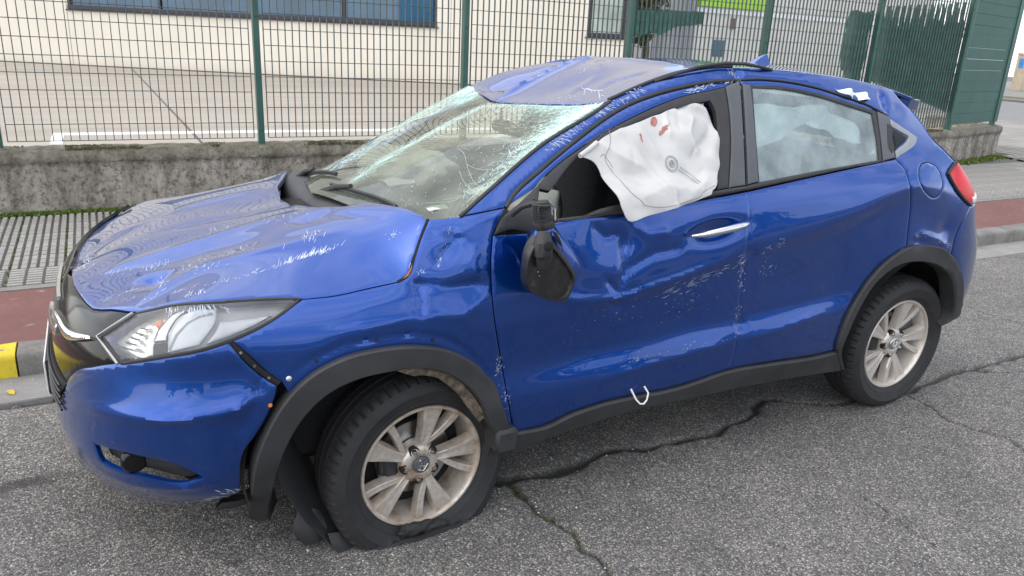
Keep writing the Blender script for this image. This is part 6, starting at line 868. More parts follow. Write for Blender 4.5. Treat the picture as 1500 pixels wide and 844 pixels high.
'tear_a': [(0.0662,0.6594),(0.0883,0.6582),(0.1108,0.6568),(0.1335,0.6535),(0.161,0.6461),(0.1891,0.6358),(0.2167,0.6223),(0.2429,0.6059),(0.2685,0.5867),(0.292,0.5656),(0.3151,0.5398),(0.335,0.5121),(0.3533,0.483),(0.3699,0.4538),(0.387,0.4224)],
'tear_b': [(0.0795,0.6455),(0.105,0.6359),(0.131,0.626),(0.1575,0.6159),(0.1819,0.6079),(0.2066,0.5998),(0.23,0.5884),(0.259,0.5644),(0.2845,0.5366),(0.3004,0.5151),(0.3144,0.4921),(0.3288,0.4683),(0.348,0.4375),(0.3683,0.4051)],
'holes': [(-0.2492,0.6783),(-0.1706,0.7209),(0.0099,0.7604),(0.1878,0.7324),(-0.3051,0.6062)],
'e_hood_side': [(-0.1884,0.8912),(-0.1584,0.8915),(-0.1281,0.8919),(-0.0974,0.8932),(-0.0722,0.8954),(-0.0467,0.8984),(-0.021,0.9018),(0.005,0.905),(0.0347,0.9085),(0.0644,0.9123),(0.0942,0.9164),(0.1256,0.9317),(0.1404,0.9521),(0.1516,0.976),(0.1651,0.9966),(0.1788,1.0172),(0.1927,1.0381),(0.2076,1.0599),(0.2226,1.082)],
'e_hood_front': [(-0.1884,0.8912),(-0.2083,0.8932),(-0.2281,0.8952),(-0.2478,0.8971),(-0.2675,0.8987),(-0.2876,0.8998),(-0.3076,0.9006),(-0.3275,0.9011),(-0.3473,0.9014),(-0.367,0.9017),(-0.3864,0.9019),(-0.4089,0.9025),(-0.4443,0.9033),(-0.4855,0.9034),(-0.5291,0.9026),(-0.5735,0.9007),(-0.6164,0.8973),(-0.6571,0.8924),(-0.6965,0.8852),(-0.7329,0.8766),(-0.7687,0.8681),(-0.8068,0.861),(-0.8523,0.8556),(-0.9012,0.8506),(-0.9497,0.844),(-0.9926,0.8339),(-1.0396,0.8253),(-1.0937,0.8238),(-1.1546,0.8235),(-1.2101,0.8211),(-1.2669,0.8186),(-1.3475,0.8175)],
'e_wind': [(0.3154,1.0925),(0.3403,1.1096),(0.3655,1.1268),(0.3912,1.1439),(0.4175,1.161),(0.4462,1.1792),(0.4764,1.1972),(0.5073,1.2155),(0.5387,1.2338),(0.5707,1.2521),(0.6034,1.2701),(0.637,1.2877),(0.6715,1.3047),(0.7035,1.3191),(0.7364,1.3329),(0.7701,1.3464),(0.8042,1.36),(0.8386,1.3741),(0.8732,1.3892),(0.9177,1.4101),(0.9625,1.4317)],
'e_rail': [(0.9625,1.4317),(1.0071,1.4466),(1.0521,1.4619),(1.0975,1.4771),(1.1434,1.4914),(1.1818,1.5027),(1.2206,1.5137),(1.2597,1.5239),(1.299,1.5327),(1.3456,1.5414),(1.3925,1.5483),(1.4395,1.5536),(1.4898,1.5567),(1.5416,1.5581),(1.5936,1.5586),(1.6437,1.5585),(1.6941,1.5575),(1.7449,1.556),(1.7931,1.5544),(1.8417,1.5524),(1.8907,1.5499),(1.9401,1.547),(1.9899,1.5435),(2.0535,1.539),(2.1192,1.5338),(2.185,1.5278),(2.2502,1.5203),(2.303,1.5132),(2.3553,1.5053),(2.4079,1.4965),(2.4671,1.4863),(2.5427,1.4711),(2.6174,1.455)],
'e_spoiler': [(2.4671,1.4863),(2.4804,1.4654),(2.4955,1.445),(2.5098,1.4308),(2.5257,1.4171),(2.5417,1.4034)],
}
# dents and folds of the near side: hollows (g) and creases (r) in panel coordinates
DENTS = [
 ('g',0.246,1.002,0.075,0.05,0.0126,0),
 ('r',[(0.281, 1.068), (0.296, 1.026), (0.255, 0.988), (0.219, 0.958)],0.0112,0.0135),
 ('r',[(0.153, 0.923), (0.154, 0.861), (0.149, 0.805)],0.0176,0.01215),
 ('g',0.322,0.875,0.07,0.035,0.0072,0),
 ('r',[(0.127, 0.907), (0.254, 0.888), (0.384, 0.892)],0.024,0.01215),
 ('r',[(-0.153, 0.794), (0.029, 0.808), (0.148, 0.816), (0.295, 0.799), (0.385, 0.862)],0.024,-0.00945),
 ('g',0.038,0.871,0.12,0.03,-0.0036,0),
 ('g',0.517,0.943,0.085,0.06,0.0144,0),
 ('g',0.873,0.983,0.11,0.07,0.018,0),
 ('r',[(0.913, 1.003), (0.904, 0.933), (0.91, 0.873), (0.89, 0.797)],0.0136,0.0189),
 ('r',[(0.49, 0.851), (0.726, 0.796), (0.868, 0.787), (0.954, 0.799), (1.164, 0.835), (1.417, 0.897)],0.0176,-0.0108),
 ('g',0.784,0.581,0.2,0.08,0.009,0),
 ('r',[(0.909, 0.878), (1.033, 0.93), (1.171, 0.943)],0.016,0.0108),
 ('g',1.302,1.084,0.13,0.05,0.0063,0),
 ('g',0.882,0.761,0.03,0.022,0.0099,0),
 ('g',1.206,0.651,0.15,0.06,0.0045,0),
 ('g',0.669,0.896,0.05,0.08,0.0054,0),
 ('r',[(0.206, 1.039), (0.246, 1.028), (0.289, 1.041)],0.0072,0.0135),
 ('r',[(0.356, 1.007), (0.328, 0.958), (0.347, 0.905)],0.0096,-0.0081),
 ('r',[(0.451, 1.022), (0.506, 0.972), (0.521, 0.91)],0.0112,0.01215),
 ('r',[(0.782, 1.045), (0.832, 0.997), (0.908, 1.003)],0.0104,0.0108),
 ('r',[(0.947, 1.034), (1.003, 0.996), (1.108, 1.006)],0.0096,-0.0081),
 ('r',[(0.819, 0.87), (0.89, 0.797), (0.967, 0.818)],0.008,0.01215),
 ('g',1.493,0.89,0.024,0.018,0.0108,0),
 ('g',1.505,0.596,0.022,0.022,0.009,0),
 ('g',1.755,0.754,0.15,0.08,0.0054,0),
 ('g',1.992,0.758,0.1,0.12,0.0036,0),
 ('g',2.482,0.862,0.05,0.028,0.0108,0),
 ('g',2.673,0.902,0.05,0.045,0.009,0),
 ('r',[(2.418, 0.871), (2.501, 0.888), (2.636, 0.852), (2.729, 0.804)],0.0128,-0.0108),
 ('r',[(2.365, 1.475), (2.357, 1.432), (2.354, 1.392)],0.0104,0.0216),
 ('g',2.419,1.41,0.05,0.03,0.0054,0),
 ('r',[(1.544, 1.556), (1.56, 1.537), (1.551, 1.512)],0.0112,0.0243),
 ('g',1.463,1.53,0.06,0.03,0.0081,0),
 ('g',0.814,1.35,0.06,0.02,0.0045,0),
 ('r',[(1.628, 1.558), (1.768, 1.552), (1.914, 1.545)],0.0096,0.00675),
 ('r',[(-1.052, 0.57), (-0.809, 0.599), (-0.613, 0.604), (-0.418, 0.611), (-0.318, 0.639)],0.024,-0.0243),
 ('r',[(-0.97, 0.396), (-0.883, 0.364), (-0.736, 0.365), (-0.559, 0.373), (-0.464, 0.388)],0.0144,-0.0162),
 ('r',[(-0.888, 0.475), (-0.705, 0.487), (-0.54, 0.456), (-0.464, 0.407)],0.012,0.0081),
 ('r',[(-0.267, 0.668), (-0.197, 0.722), (-0.098, 0.759), (0.025, 0.769), (0.122, 0.765), (0.213, 0.74), (0.299, 0.685), (0.379, 0.596), (0.424, 0.496)],0.0056,0.0081),
 ('g',1.313,0.991,0.105,0.034,0.027,0.12),
 ('r',[(0.781, 0.478), (1.209, 0.518), (1.463, 0.538)],0.0128,-0.0081),
 ('r',[(1.517, 0.539), (1.701, 0.55), (1.953, 0.596)],0.0128,-0.0081),
 ('g',-0.608,0.707,0.3,0.075,0.0198,0),
 ('g',-0.384,0.691,0.1,0.06,0.0054,0),
 ('r',[(-0.315, 0.704), (-0.354, 0.602), (-0.391, 0.522)],0.016,0.0081)]
# scratch bands: surface, line in surface parameters, strokes, stroke direction per unit, lengths, spread, width
SCR = [
 ('H', [(-0.5221, -0.6664), (-0.3758, -0.6785), (-0.2443, -0.6488), (-0.1477, -0.6283), (-0.0645, -0.634), (-0.016, -0.6383)], 110, (0.00172, 0.00221), (3, 9), 0.0101, 0.0013),
 ('H', [(-0.2451, -0.6525), (-0.1485, -0.6316), (-0.0645, -0.634)], 60, (0.001622, 0.002419), (6, 13), 0.0068, 0.0016),
 ('H', [(-0.7391, -0.2214), (-0.6322, -0.327), (-0.5248, -0.3629), (-0.3963, -0.4031)], 50, (0.000922, 0.004669), (2, 7), 0.0292, 0.0013),
 ('H', [(-0.6957, -0.4869), (-0.6494, -0.4974), (-0.6031, -0.5069)], 30, (0.001524, 0.00201), (3, 8), 0.0187, 0.0016),
 ('H', [(-0.6287, -0.5737), (-0.5999, -0.6139), (-0.5704, -0.6341), (-0.5401, -0.6239), (-0.5337, -0.5966), (-0.5455, -0.4563), (-0.5351, -0.4532)], 60, (0.001302, 0.002371), (2, 6), 0.0113, 0.0016),
 ('H', [(-0.7447, -0.1149), (-0.7373, 0.0533), (-0.7168, 0.1673), (-0.6818, 0.171)], 45, (0.000947, 0.008273), (3, 10), 0.0322, 0.0016),
 ('H', [(-0.5006, -0.7237), (-0.4657, -0.7319), (-0.4355, -0.7338)], 18, (0.001286, 0.003969), (4, 10), 0.0138, 0.0016),
 ('H', [(-0.4622, -0.5456), (-0.414, -0.5453), (-0.3743, -0.5687)], 25, (0.001182, 0.002757), (2, 7), 0.0227, 0.0016),
 ('H', [(-0.4747, -0.4717), (-0.3611, -0.4498), (-0.2617, -0.4789)], 30, (0.001786, 0.006867), (1.5, 5), 0.0349, 0.0016),
 ('H', [(-0.5782, -0.0953), (-0.4106, -0.178), (-0.2452, -0.2692), (-0.0791, -0.3468)], 28, (0.002486, 0.011339), (1.5, 5), 0.0423, 0.0012),
 ('H', [(-0.2162, -0.5654), (-0.0835, -0.5457), (0.0422, -0.5715)], 25, (0.001892, 0.005287), (2, 7), 0.0253, 0.0016),
 ('H', [(0.0956, -0.6822), (0.1496, -0.7189), (0.1965, -0.7489)], 20, (0.0013, 0.001129), (2, 6), 0.0081, 0.0016),
 ('S', [(0.2712, 1.0677), (0.2754, 1.031), (0.2478, 0.9825), (0.2177, 0.9506)], 30, (0.001278, 0.001662), (2, 7), 0.0079, 0.0016),
 ('S', [(0.4222, 0.6404), (0.4439, 0.5389), (0.4626, 0.4382)], 60, (0.001406, 0.001766), (1, 4), 0.0159, 0.0016),
 ('S', [(1.4607, 0.8708), (1.3012, 0.8267), (1.1951, 0.7895), (1.0529, 0.7753)], 60, (0.002809, 0.000784), (5, 16), 0.0232, 0.0012),
 ('S', [(0.7382, 0.7178), (1.0, 0.7337), (1.366, 0.6993)], 45, (0.002452, 0.001046), (1, 4), 0.0448, 0.0012),
 ('S', [(1.456, 0.8568), (1.4829, 0.7271), (1.479, 0.5632)], 50, (0.001338, 0.002264), (1, 5), 0.0148, 0.0016),
 ('S', [(1.4848, 0.8825), (1.5921, 0.9086), (1.6959, 0.9331)], 25, (0.002952, 0.000984), (1, 5), 0.0166, 0.0016),
 ('S', [(1.5476, 0.8326), (1.6306, 0.7957), (1.7079, 0.7876)], 20, (0.001338, 0.002298), (1, 4), 0.0302, 0.0016),
 ('S', [(2.2685, 0.7426), (2.336, 0.7988), (2.3931, 0.8366)], 25, (0.002936, 0.001671), (1, 4), 0.0127, 0.0016),
 ('S', [(0.9116, 0.5384), (1.2068, 0.542), (1.4788, 0.558)], 35, (0.002847, 0.000926), (1, 3), 0.013, 0.0016),
 ('S', [(0.6628, 1.2862), (0.816, 1.3568), (0.9449, 1.4138), (1.1044, 1.47)], 170, (0.002173, -0.000873), (2, 9), 0.0117, 0.002),
 ('S', [(1.2741, 1.464), (1.4023, 1.4902), (1.5393, 1.5097)], 70, (0.003051, 0.001265), (2, 8), 0.0064, 0.0016),
 ('S', [(1.5068, 1.548), (1.5362, 1.5364), (1.5669, 1.5273)], 36, (0.000304, -0.002271), (2, 8), 0.0132, 0.0016),
 ('R', [(1.0745, -0.2186), (1.0749, -0.2931), (1.0595, -0.3791), (1.0254, -0.4627), (1.0011, -0.5258)], 14, (-0.003436, -0.009179), (8, 16), 0.0067, 0.003),
 ('R', [(0.9708, -0.2189), (0.962, -0.326), (0.9638, -0.4202)], 22, (-0.0008, -0.006088), (2, 9), 0.0362, 0.0016),
 ('R', [(1.1135, 0.0966), (1.2321, 0.0087), (1.2734, -0.0603)], 22, (0.00664, 0.00726), (1, 4), 0.0616, 0.0016),
 ('S', [(-0.9062, 0.2504), (-0.7811, 0.2409), (-0.6437, 0.2336), (-0.5135, 0.2932), (-0.4123, 0.3297)], 110, (0.002373, -0.001755), (3, 13), 0.0204, 0.003),
 ('S', [(-0.6791, 0.88), (-0.5092, 0.8929), (-0.3777, 0.8905)], 55, (0.001196, -0.001549), (6, 16), 0.0051, 0.0018),
 ('S', [(0.1363, 0.9575), (0.158, 0.9416), (0.1834, 0.9329)], 16, (0.001103, 0.001707), (2, 7), 0.0076, 0.0016),
 ('S', [(2.442, 0.8928), (2.5509, 0.8898), (2.7211, 0.8185)], 16, (0.005028, -0.001376), (1, 5), 0.0097, 0.0016)]
WK_near = [(0.3752, -0.7314), (0.4467, -0.7299), (0.5817, -0.7038), (0.7029, -0.669), (0.8444, -0.6117), (0.9429, -0.6087)]
WK_top = [(0.8403, 0.0571), (0.8583, -0.1329), (0.8804, -0.3114), (0.9239, -0.4838)]
WK_farc = [(0.8885, 0.314), (0.9229, 0.4617), (0.8598, 0.4756), (0.775, 0.5191)]
WK_far = [(0.8009, 0.5819), (0.5523, 0.3757), (0.3267, 0.1663), (0.2006, 0.1303)]
WK_low = [(0.1125, 0.1155), (0.1397, -0.2533), (0.244, -0.528)]
WK_paper = [(0.3086, -0.5619)]
WK_fold = [(0.181, -0.1193), (0.3029, -0.076), (0.5608, 0.003), (0.7868, 0.0977)]
WK_bag = [(0.257, -0.1715), (0.3507, -0.5065)]
WK_mid = [(0.5678, -0.3658), (0.3931, -0.4026), (0.6898, -0.4508)]
# ------------------------------------------------------------------ the car
CAR = empty('crashed_car', (0,0,0), label='crashed blue crossover car with crushed roof, cracked windscreen and flat front tyre', cat='car')
Sd = lambda u, z: S(u, z, True)
Sc = lambda u, z: S(u, z, False)
P3 = lambda k: S(np.array(SD[k])[:,0], np.array(SD[k])[:,1], False)
A = lambda k: np.array(SD[k])
def on(u, z, dent=True):
    u = np.atleast_1d(np.asarray(u, float)); z = np.atleast_1d(np.asarray(z, float)); e = 5e-4
    n = np.cross(S(u+e,z,dent)-S(u-e,z,dent), S(u,z+e,dent)-S(u,z-e,dent)); n /= np.linalg.norm(n,axis=1,keepdims=True); return S(u,z,dent), n
# height fields for bonnet, roof and windscreen
hs, hf = P3('e_hood_side'), P3('e_hood_front')
HP = [tuple(q) for q in hs] + [tuple(q) for q in hf[1:]]
far = [(x, -y-.01, z - .022 - .020*max(0, min(1, (x+.75)/.95))) for x, y, z in HP if x < .08]
HP += far + [(.12,.735,.975),(.22,.70,1.005),(.06,.45,1.015),(-.60,0,.888),(-.40,0,.945),(-.20,0,.980),(-.02,0,1.012),(.10,0,1.03),(-.40,.4,.935),(-.40,-.4,.930),(-.1,-.42,1.012),(-.1,.42,.995),(.10,-.5,1.065)]
Hf = tps(HP, 2e-4)
HFOLD = [('r', [(-.72,-.24),(-.45,-.26),(-.05,-.27)], .028, -.009), ('r', [(-.60,-.62),(-.42,-.52),(.05,-.56)], .03, -.012), ('r', [(-.70,.20),(-.45,.22),(-.05,.24)], .03, -.009),
         ('r', [(-.52,-.02),(-.2,-.08),(.0,-.10)], .025, .006), ('g', -.55,-.47,.045,.04,.016), ('r', [(-.58,-.44),(-.54,-.48),(-.50,-.47)], .012, .008), ('g', -.49,.22,.06,.04,.008), ('g', -.45,-.36,.10,.045,.008),
         ('g', -.30,-.40,.10,.05,.006), ('g', -.15,.05,.14,.10,.006), ('g', -.02,-.38,.10,.05,.010), ('r', [(-.12,-.36),(.03,-.44),(.14,-.62)], .022, .008), ('r', [(.02,-.34),(.10,-.50),(.20,-.70)], .02, -.006)]
def fold(F, a, b):
    global DENT
    keep = DENT[:]; DENT[:] = F; o = dents(a, b); DENT[:] = keep; return o
def H(x, y): x = np.asarray(x, float); y = np.asarray(y, float); return np.stack([x, y, Hf(x, y) - fold(HFOLD, x, y)], -1)
ws, rl = P3('e_wind'), P3('e_rail')
ROOF_FRONT = [(.961,.56,1.402),(.90,.33,1.382),(.855,.10,1.362),(.86,-.10,1.375),(.88,-.30,1.392),(.925,-.48,1.408)]
RP = ROOF_FRONT + [tuple(q) for q in rl] + [(1.153,.60,1.464),(1.405,.605,1.513),(1.7,.60,1.535),(2.0,.61,1.53),(2.3,.61,1.505),(2.6,.60,1.46),
      (1.30,.20,1.522),(1.466,.20,1.548),(1.55,-.1,1.563),(1.12,.35,1.445),(1.9,0,1.572),(2.3,0,1.555),(2.66,0,1.51),(1.20,-.25,1.500),(1.02,-.35,1.438),(1.02,.05,1.432)]
Rf = tps(RP, 1e-4)
RFOLD = [('r', [(.86,.09),(1.05,.12),(1.30,.19),(1.50,.24)], .032, -.030), ('r', [(.93,.34),(1.12,.36),(1.36,.40)], .07, .030), ('g', 1.15,-.20,.20,.15,.014), ('r', [(1.0,-.28),(1.2,-.17),(1.44,.15)], .022, -.010), ('r', [(1.46,.24),(1.47,-.05),(1.42,-.42)], .025, -.014), ('r', [(1.06,-.40),(1.16,-.34),(1.30,-.40)], .015, .010)]
def RO(x, y): x = np.asarray(x, float); y = np.asarray(y, float); return np.stack([x, y, Rf(x, y) - fold(RFOLD, x, y)], -1)
WB = [(.31,-.755,1.06),(.20,-.55,1.055),(.10,-.30,1.04),(.04,0,1.03),(.08,.30,1.015),(.17,.55,1.0),(.25,.72,.985)]
WP = ROOF_FRONT + [tuple(q) for q in ws] + WB + [(.495,.69,1.096),(.657,.66,1.225),(.817,.62,1.32),(.45,0,1.215),(.45,-.4,1.225),(.45,.4,1.18),(.68,0,1.305),(.68,-.35,1.325),(.68,.35,1.285)]
Wf = tps(WP, 2e-4)
WFOLD = [('r', [(.32,.50),(.60,.36),(.84,.14)], .06, -.012), ('g', .72,.42,.10,.14,.018), ('g', .75,-.40,.10,.15,.012)]
def WS(x, y): x = np.asarray(x, float); y = np.asarray(y, float); return np.stack([x, y, Wf(x, y) - fold(WFOLD, x, y)], -1)

def fold_list():
    DENT.extend(DENTS)
fold_list()
PT = M['paint']
# -- painted panels
xy = lambda P: [tuple(q[:2]) for q in P]
rear_edge = [(.13,-.45),(0,-.29),(-.055,-.08),(-.06,.05),(-.03,.25),(.03,.42),(.085,.60)]
near = xy(hf)[::-1]                      # nose centre -> lamp tip
poly_h = near + xy(hs)[1:] + rear_edge + [(x, -y-.01) for x, y in reversed(near + [q for q in xy(hs)[1:] if q[0] < .075])]
BON = panel('bonnet', poly_h, H, PT, CAR, h=.016, flange=.02)
FEN = panel('front_fender', SD['front_fender'], Sd, PT, CAR, h=.013)
DOOR = panel('front_door', SD['front_door'], Sd, PT, CAR, h=.013)
RDOOR = panel('rear_door', SD['rear_door'], Sd, PT, CAR, h=.014)
BODY = panel('body_side', SD['body_side'], Sd, PT, CAR, h=.014, holes=[SD['fuel_flap']], label='blue body side with crumpled roof rail and dented rear quarter')
panel('fuel_flap', SD['fuel_flap'], Sd, PT, BODY, h=.014)
panel('window_frame', SD['front_frame'], lambda u,z: Sd(u,z), PT, DOOR, h=.012, off=-.004)
panel('window_frame', SD['rear_frame'], Sd, PT, RDOOR, h=.012, off=-.003)
# roof sheet
far_rail = [(2.62,.60),(2.3,.61),(2.0,.61),(1.7,.60),(1.405,.605),(1.153,.60)]
poly_r = [q[:2] for q in ROOF_FRONT] + xy(rl)[0:] + [(2.70,-.5),(2.74,-.2),(2.74,.2),(2.70,.5)] + far_rail
ROOF = panel('roof', poly_r, RO, PT, CAR, h=.018, gap=.004, label='blue roof crushed down at the front')
# bumper: the near half follows the photographed outline; its other half mirrors it
bn = SD['bumper_fr']
bump_poly = bn + [(-1.12,.52),(-1.30,.47),(-1.37,.40),(-1.37,.30),(-1.25,.245),(-1.10,.235),(-.969,.24),(-.929,.221),(-.793,.199),(-.619,.19),(-.511,.215)]
BUMP = panel('front_bumper', bump_poly, Sd, PT, CAR, h=.014, holes=[SD['fog_recess']], label='blue front bumper sprung away from the fender')
mir = lambda P: [(2*(X0-LF)-u, z) for u, z in P]
panel('front_bumper', mir(bump_poly)[::-1], Sc, PT, CAR, h=.03)
panel('bumper_centre', [(-1.36,.52),(-1.44,.52),(-1.44,.24),(-1.36,.24)], Sc, M['black'], BUMP, h=.03, off=-.004)
panel('fog_lamp_pocket', SD['fog_recess'], Sd, M['black'], BUMP, h=.014, off=-.035, flange=0, gap=-.004, edge=0)
# far side of the car: plain mirrored panels
def Sf(u, z):
    P = Sc(u, z); x, zz = P[...,0], P[...,2]
    P[...,2] = zz - np.interp(x, [-.7,.15,.55,1.0,1.5], [.02,.09,.15,.075,.02])*np.clip((zz-.72)/.32, 0, 1); P[...,1] = P[...,1] + np.clip((zz-1.1)/.3, 0, 1)*np.interp(x, [.2,1.0,1.6], [.0,.03,.0]); return P
for k in ('front_fender', 'front_door', 'rear_door', 'body_side', 'front_frame', 'rear_frame'):
    panel({'front_frame':'window_frame','rear_frame':'window_frame'}.get(k, k), SD[k], Sf, PT, CAR, h=.05, mirror=True)
for k in ('front_trim', 'rear_trim', 'pillar_front', 'pillar_rear', 'pillar_end', 'quarter_trim'):
    panel('window_trim', SD[k], Sf, M['black'], CAR, h=.05, off=.002, mirror=True)
panel('door_glass', SD['rear_glass'], Sf, M['dglass'], CAR, h=.05, off=-.004, mirror=True, flange=.003)
# -- black trim on the near side
for k_, r_ in (('e_gap_f', .0075), ('e_gap_r', .0045)):
    P, n = on(*A(k_).T); MB().tube(P-n*.002, r_, 8).obj('door_seal', M['black'], DOOR if k_ == 'e_gap_f' else RDOOR)
P, n = on(*A('e_kink').T); MB().tube(P-n*.003, .0055, 6).obj('bonnet_gap_shade', M['dark'], FEN); MB().tube((P+n*.0035)[1:5], [.001,.004,.004,.001], 6).obj('rusty_edge', M['copper'], FEN)  # near-black tube along the bonnet seam paints the shade of the open gap
P, n = on(*A('e_wind').T); MB().tube(P+n*.0005, .0065, 6).obj('windscreen_seal', M['black'], BODY)

panel('mirror_base_trim', SD['a_pillar_trim'], Sd, M['black'], DOOR, h=.012, off=.006, flange=.012)
panel('window_seal', SD['front_trim'], Sd, M['black'], DOOR, h=.012, off=.002, flange=.02)
panel('belt_moulding', SD['front_belt'], Sd, M['black'], DOOR, h=.012, off=.007, flange=.014, edge=.004)
panel('pillar_trim', SD['pillar_front'], Sd, M['trimgrey'], DOOR, h=.012, off=.004)
panel('pillar_trim', SD['pillar_rear'], Sd, M['trimgrey'], RDOOR, h=.012, off=.004)
panel('window_seal', SD['rear_trim'], Sd, M['black'], RDOOR, h=.012, off=.0025, holes=[SD['rear_glass']], edge=.003)
panel('door_glass', SD['rear_glass'], Sd, M['dglass'], RDOOR, h=.02, off=-.006, flange=.004, edge=0, gap=-.004)
PE = panel('rear_handle_trim', SD['pillar_end'], Sd, M['trimgrey'], RDOOR, h=.012, off=.004)
panel('handle_flap', SD['handle_recess'], Sd, M['clad'], PE, h=.01, off=.007)
QT = panel('quarter_window_surround', SD['quarter_trim'], Sd, M['silver'], BODY, h=.012, off=.004, holes=[SD['quarter_glass']])
panel('quarter_glass', SD['quarter_glass'], Sd, M['gloss'], BODY, h=.012, off=.001, gap=-.001, flange=.003)
panel('sill_cladding', SD['sill'], Sd, M['clad'], CAR, h=.013, off=.014, flange=.05, edge=.008)
panel('arch_cladding', SD['clad_rear'], Sd, M['clad'], CAR, h=.012, off=.016, flange=.07, edge=.007)
panel('arch_cladding', SD['clad_front'], Sd, M['clad'], CAR, h=.012, off=.026, flange=.06, edge=.007, label='black front wheel arch cladding hanging loose')
# near-black inner skins: the shade behind panel gaps is put into their colour
panel('dark_backing', [(-.36,.72),(.44,.76),(.44,1.06),(.2,.99),(.05,.86),(-.36,.86)], Sc, M['dark'], CAR, h=.05, off=-.05, flange=0)
panel('dark_backing', [(.42,.33),(2.2,.36),(2.3,1.16),(1.4,1.10),(.48,1.06)], Sc, M['dark'], CAR, h=.06, off=-.05, flange=0)
panel('dark_backing', [(2.2,.95),(2.75,.95),(2.72,1.2),(2.45,1.25),(2.3,1.16)], Sc, M['dark'], CAR, h=.06, off=-.04, flange=0)
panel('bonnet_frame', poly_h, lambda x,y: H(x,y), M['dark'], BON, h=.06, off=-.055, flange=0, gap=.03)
# scuttle, windscreen
cowl = [(.24,-.70),(.20,-.55),(.10,-.30),(.04,0),(.08,.30),(.17,.55),(.25,.70),(.20,.72),(.02,.48),(-.07,.25),(-.10,.05),(-.095,-.1),(-.04,-.31),(.09,-.47),(.17,-.70)]
def CO(x, y):
    x = np.asarray(x, float); y = np.asarray(y, float); return np.stack([x, y, np.minimum(Hf(x,y), Wf(x,y)) - .035], -1)
panel('scuttle_panel', cowl, CO, M['dark'], CAR, h=.02)
w_poly = [q[:2] for q in ROOF_FRONT] + xy(ws)[::-1] + [(x, y) for x, y, z in WB] + [(.495,.69),(.657,.66),(.817,.62)]
WIN = panel('windscreen', w_poly, WS, M['wglass'], CAR, h=.014, gap=.004, flange=.004, edge=0, off=-.004, label='cracked windscreen with shattered edges')
def shatter_amount(x, y):
    ln = lambda P: seg_dist(x, y, P)
    d, t = ln(WK_near); s = np.exp(-(d/(.035+.075*t))**1.4)*(.25+1.0*t**1.3)
    d, t = ln(WK_top); s = np.maximum(s, np.exp(-(d/(.03+.05*t)))*(.25+.5*t))
    d, t = ln([(.93,.50),(.86,.36)]); s = np.maximum(s, .75*np.exp(-(d/.075)**1.5)); d, t = ln([(.86,.52),(.60,.60),(.35,.68)]); s = np.maximum(s, .36*np.exp(-(d/.08)**1.5))
    d, t = ln(WK_fold); s = np.maximum(s, .42*np.exp(-d/.03)); d, t = ln([(.80,.45),(.55,.36),(.33,.22)]); s = np.maximum(s, .34*np.exp(-d/.025))
    n_ = .5+.5*np.sin(x*61+3*np.sin(y*47))*np.sin(y*53+2*np.sin(x*37)); return np.clip(s*(.55+.7*n_), 0, 1)
sx_ = np.array([v.co[:] for v in WIN.data.vertices]); at_ = WIN.data.attributes.new('shatter', 'FLOAT', 'POINT'); at_.data.foreach_set('value', shatter_amount(sx_[:,0], sx_[:,1]).astype(np.float32))
wb = np.array([(x, y) for x, y, z in WB])
band = [tuple(q) for q in wb] + [(x+.055, y*.985) for x, y in wb[::-1]]
panel('windscreen_border', band, WS, M['gloss'], WIN, h=.02, off=-.010, flange=0, edge=0)
e = np.array(xy(ws)); nband = [tuple(q) for q in e] + [(x-.012, y+.035) for x, y in e[::-1]]
panel('windscreen_border', nband, WS, M['gloss'], WIN, h=.02, off=-.010, flange=0, edge=0)
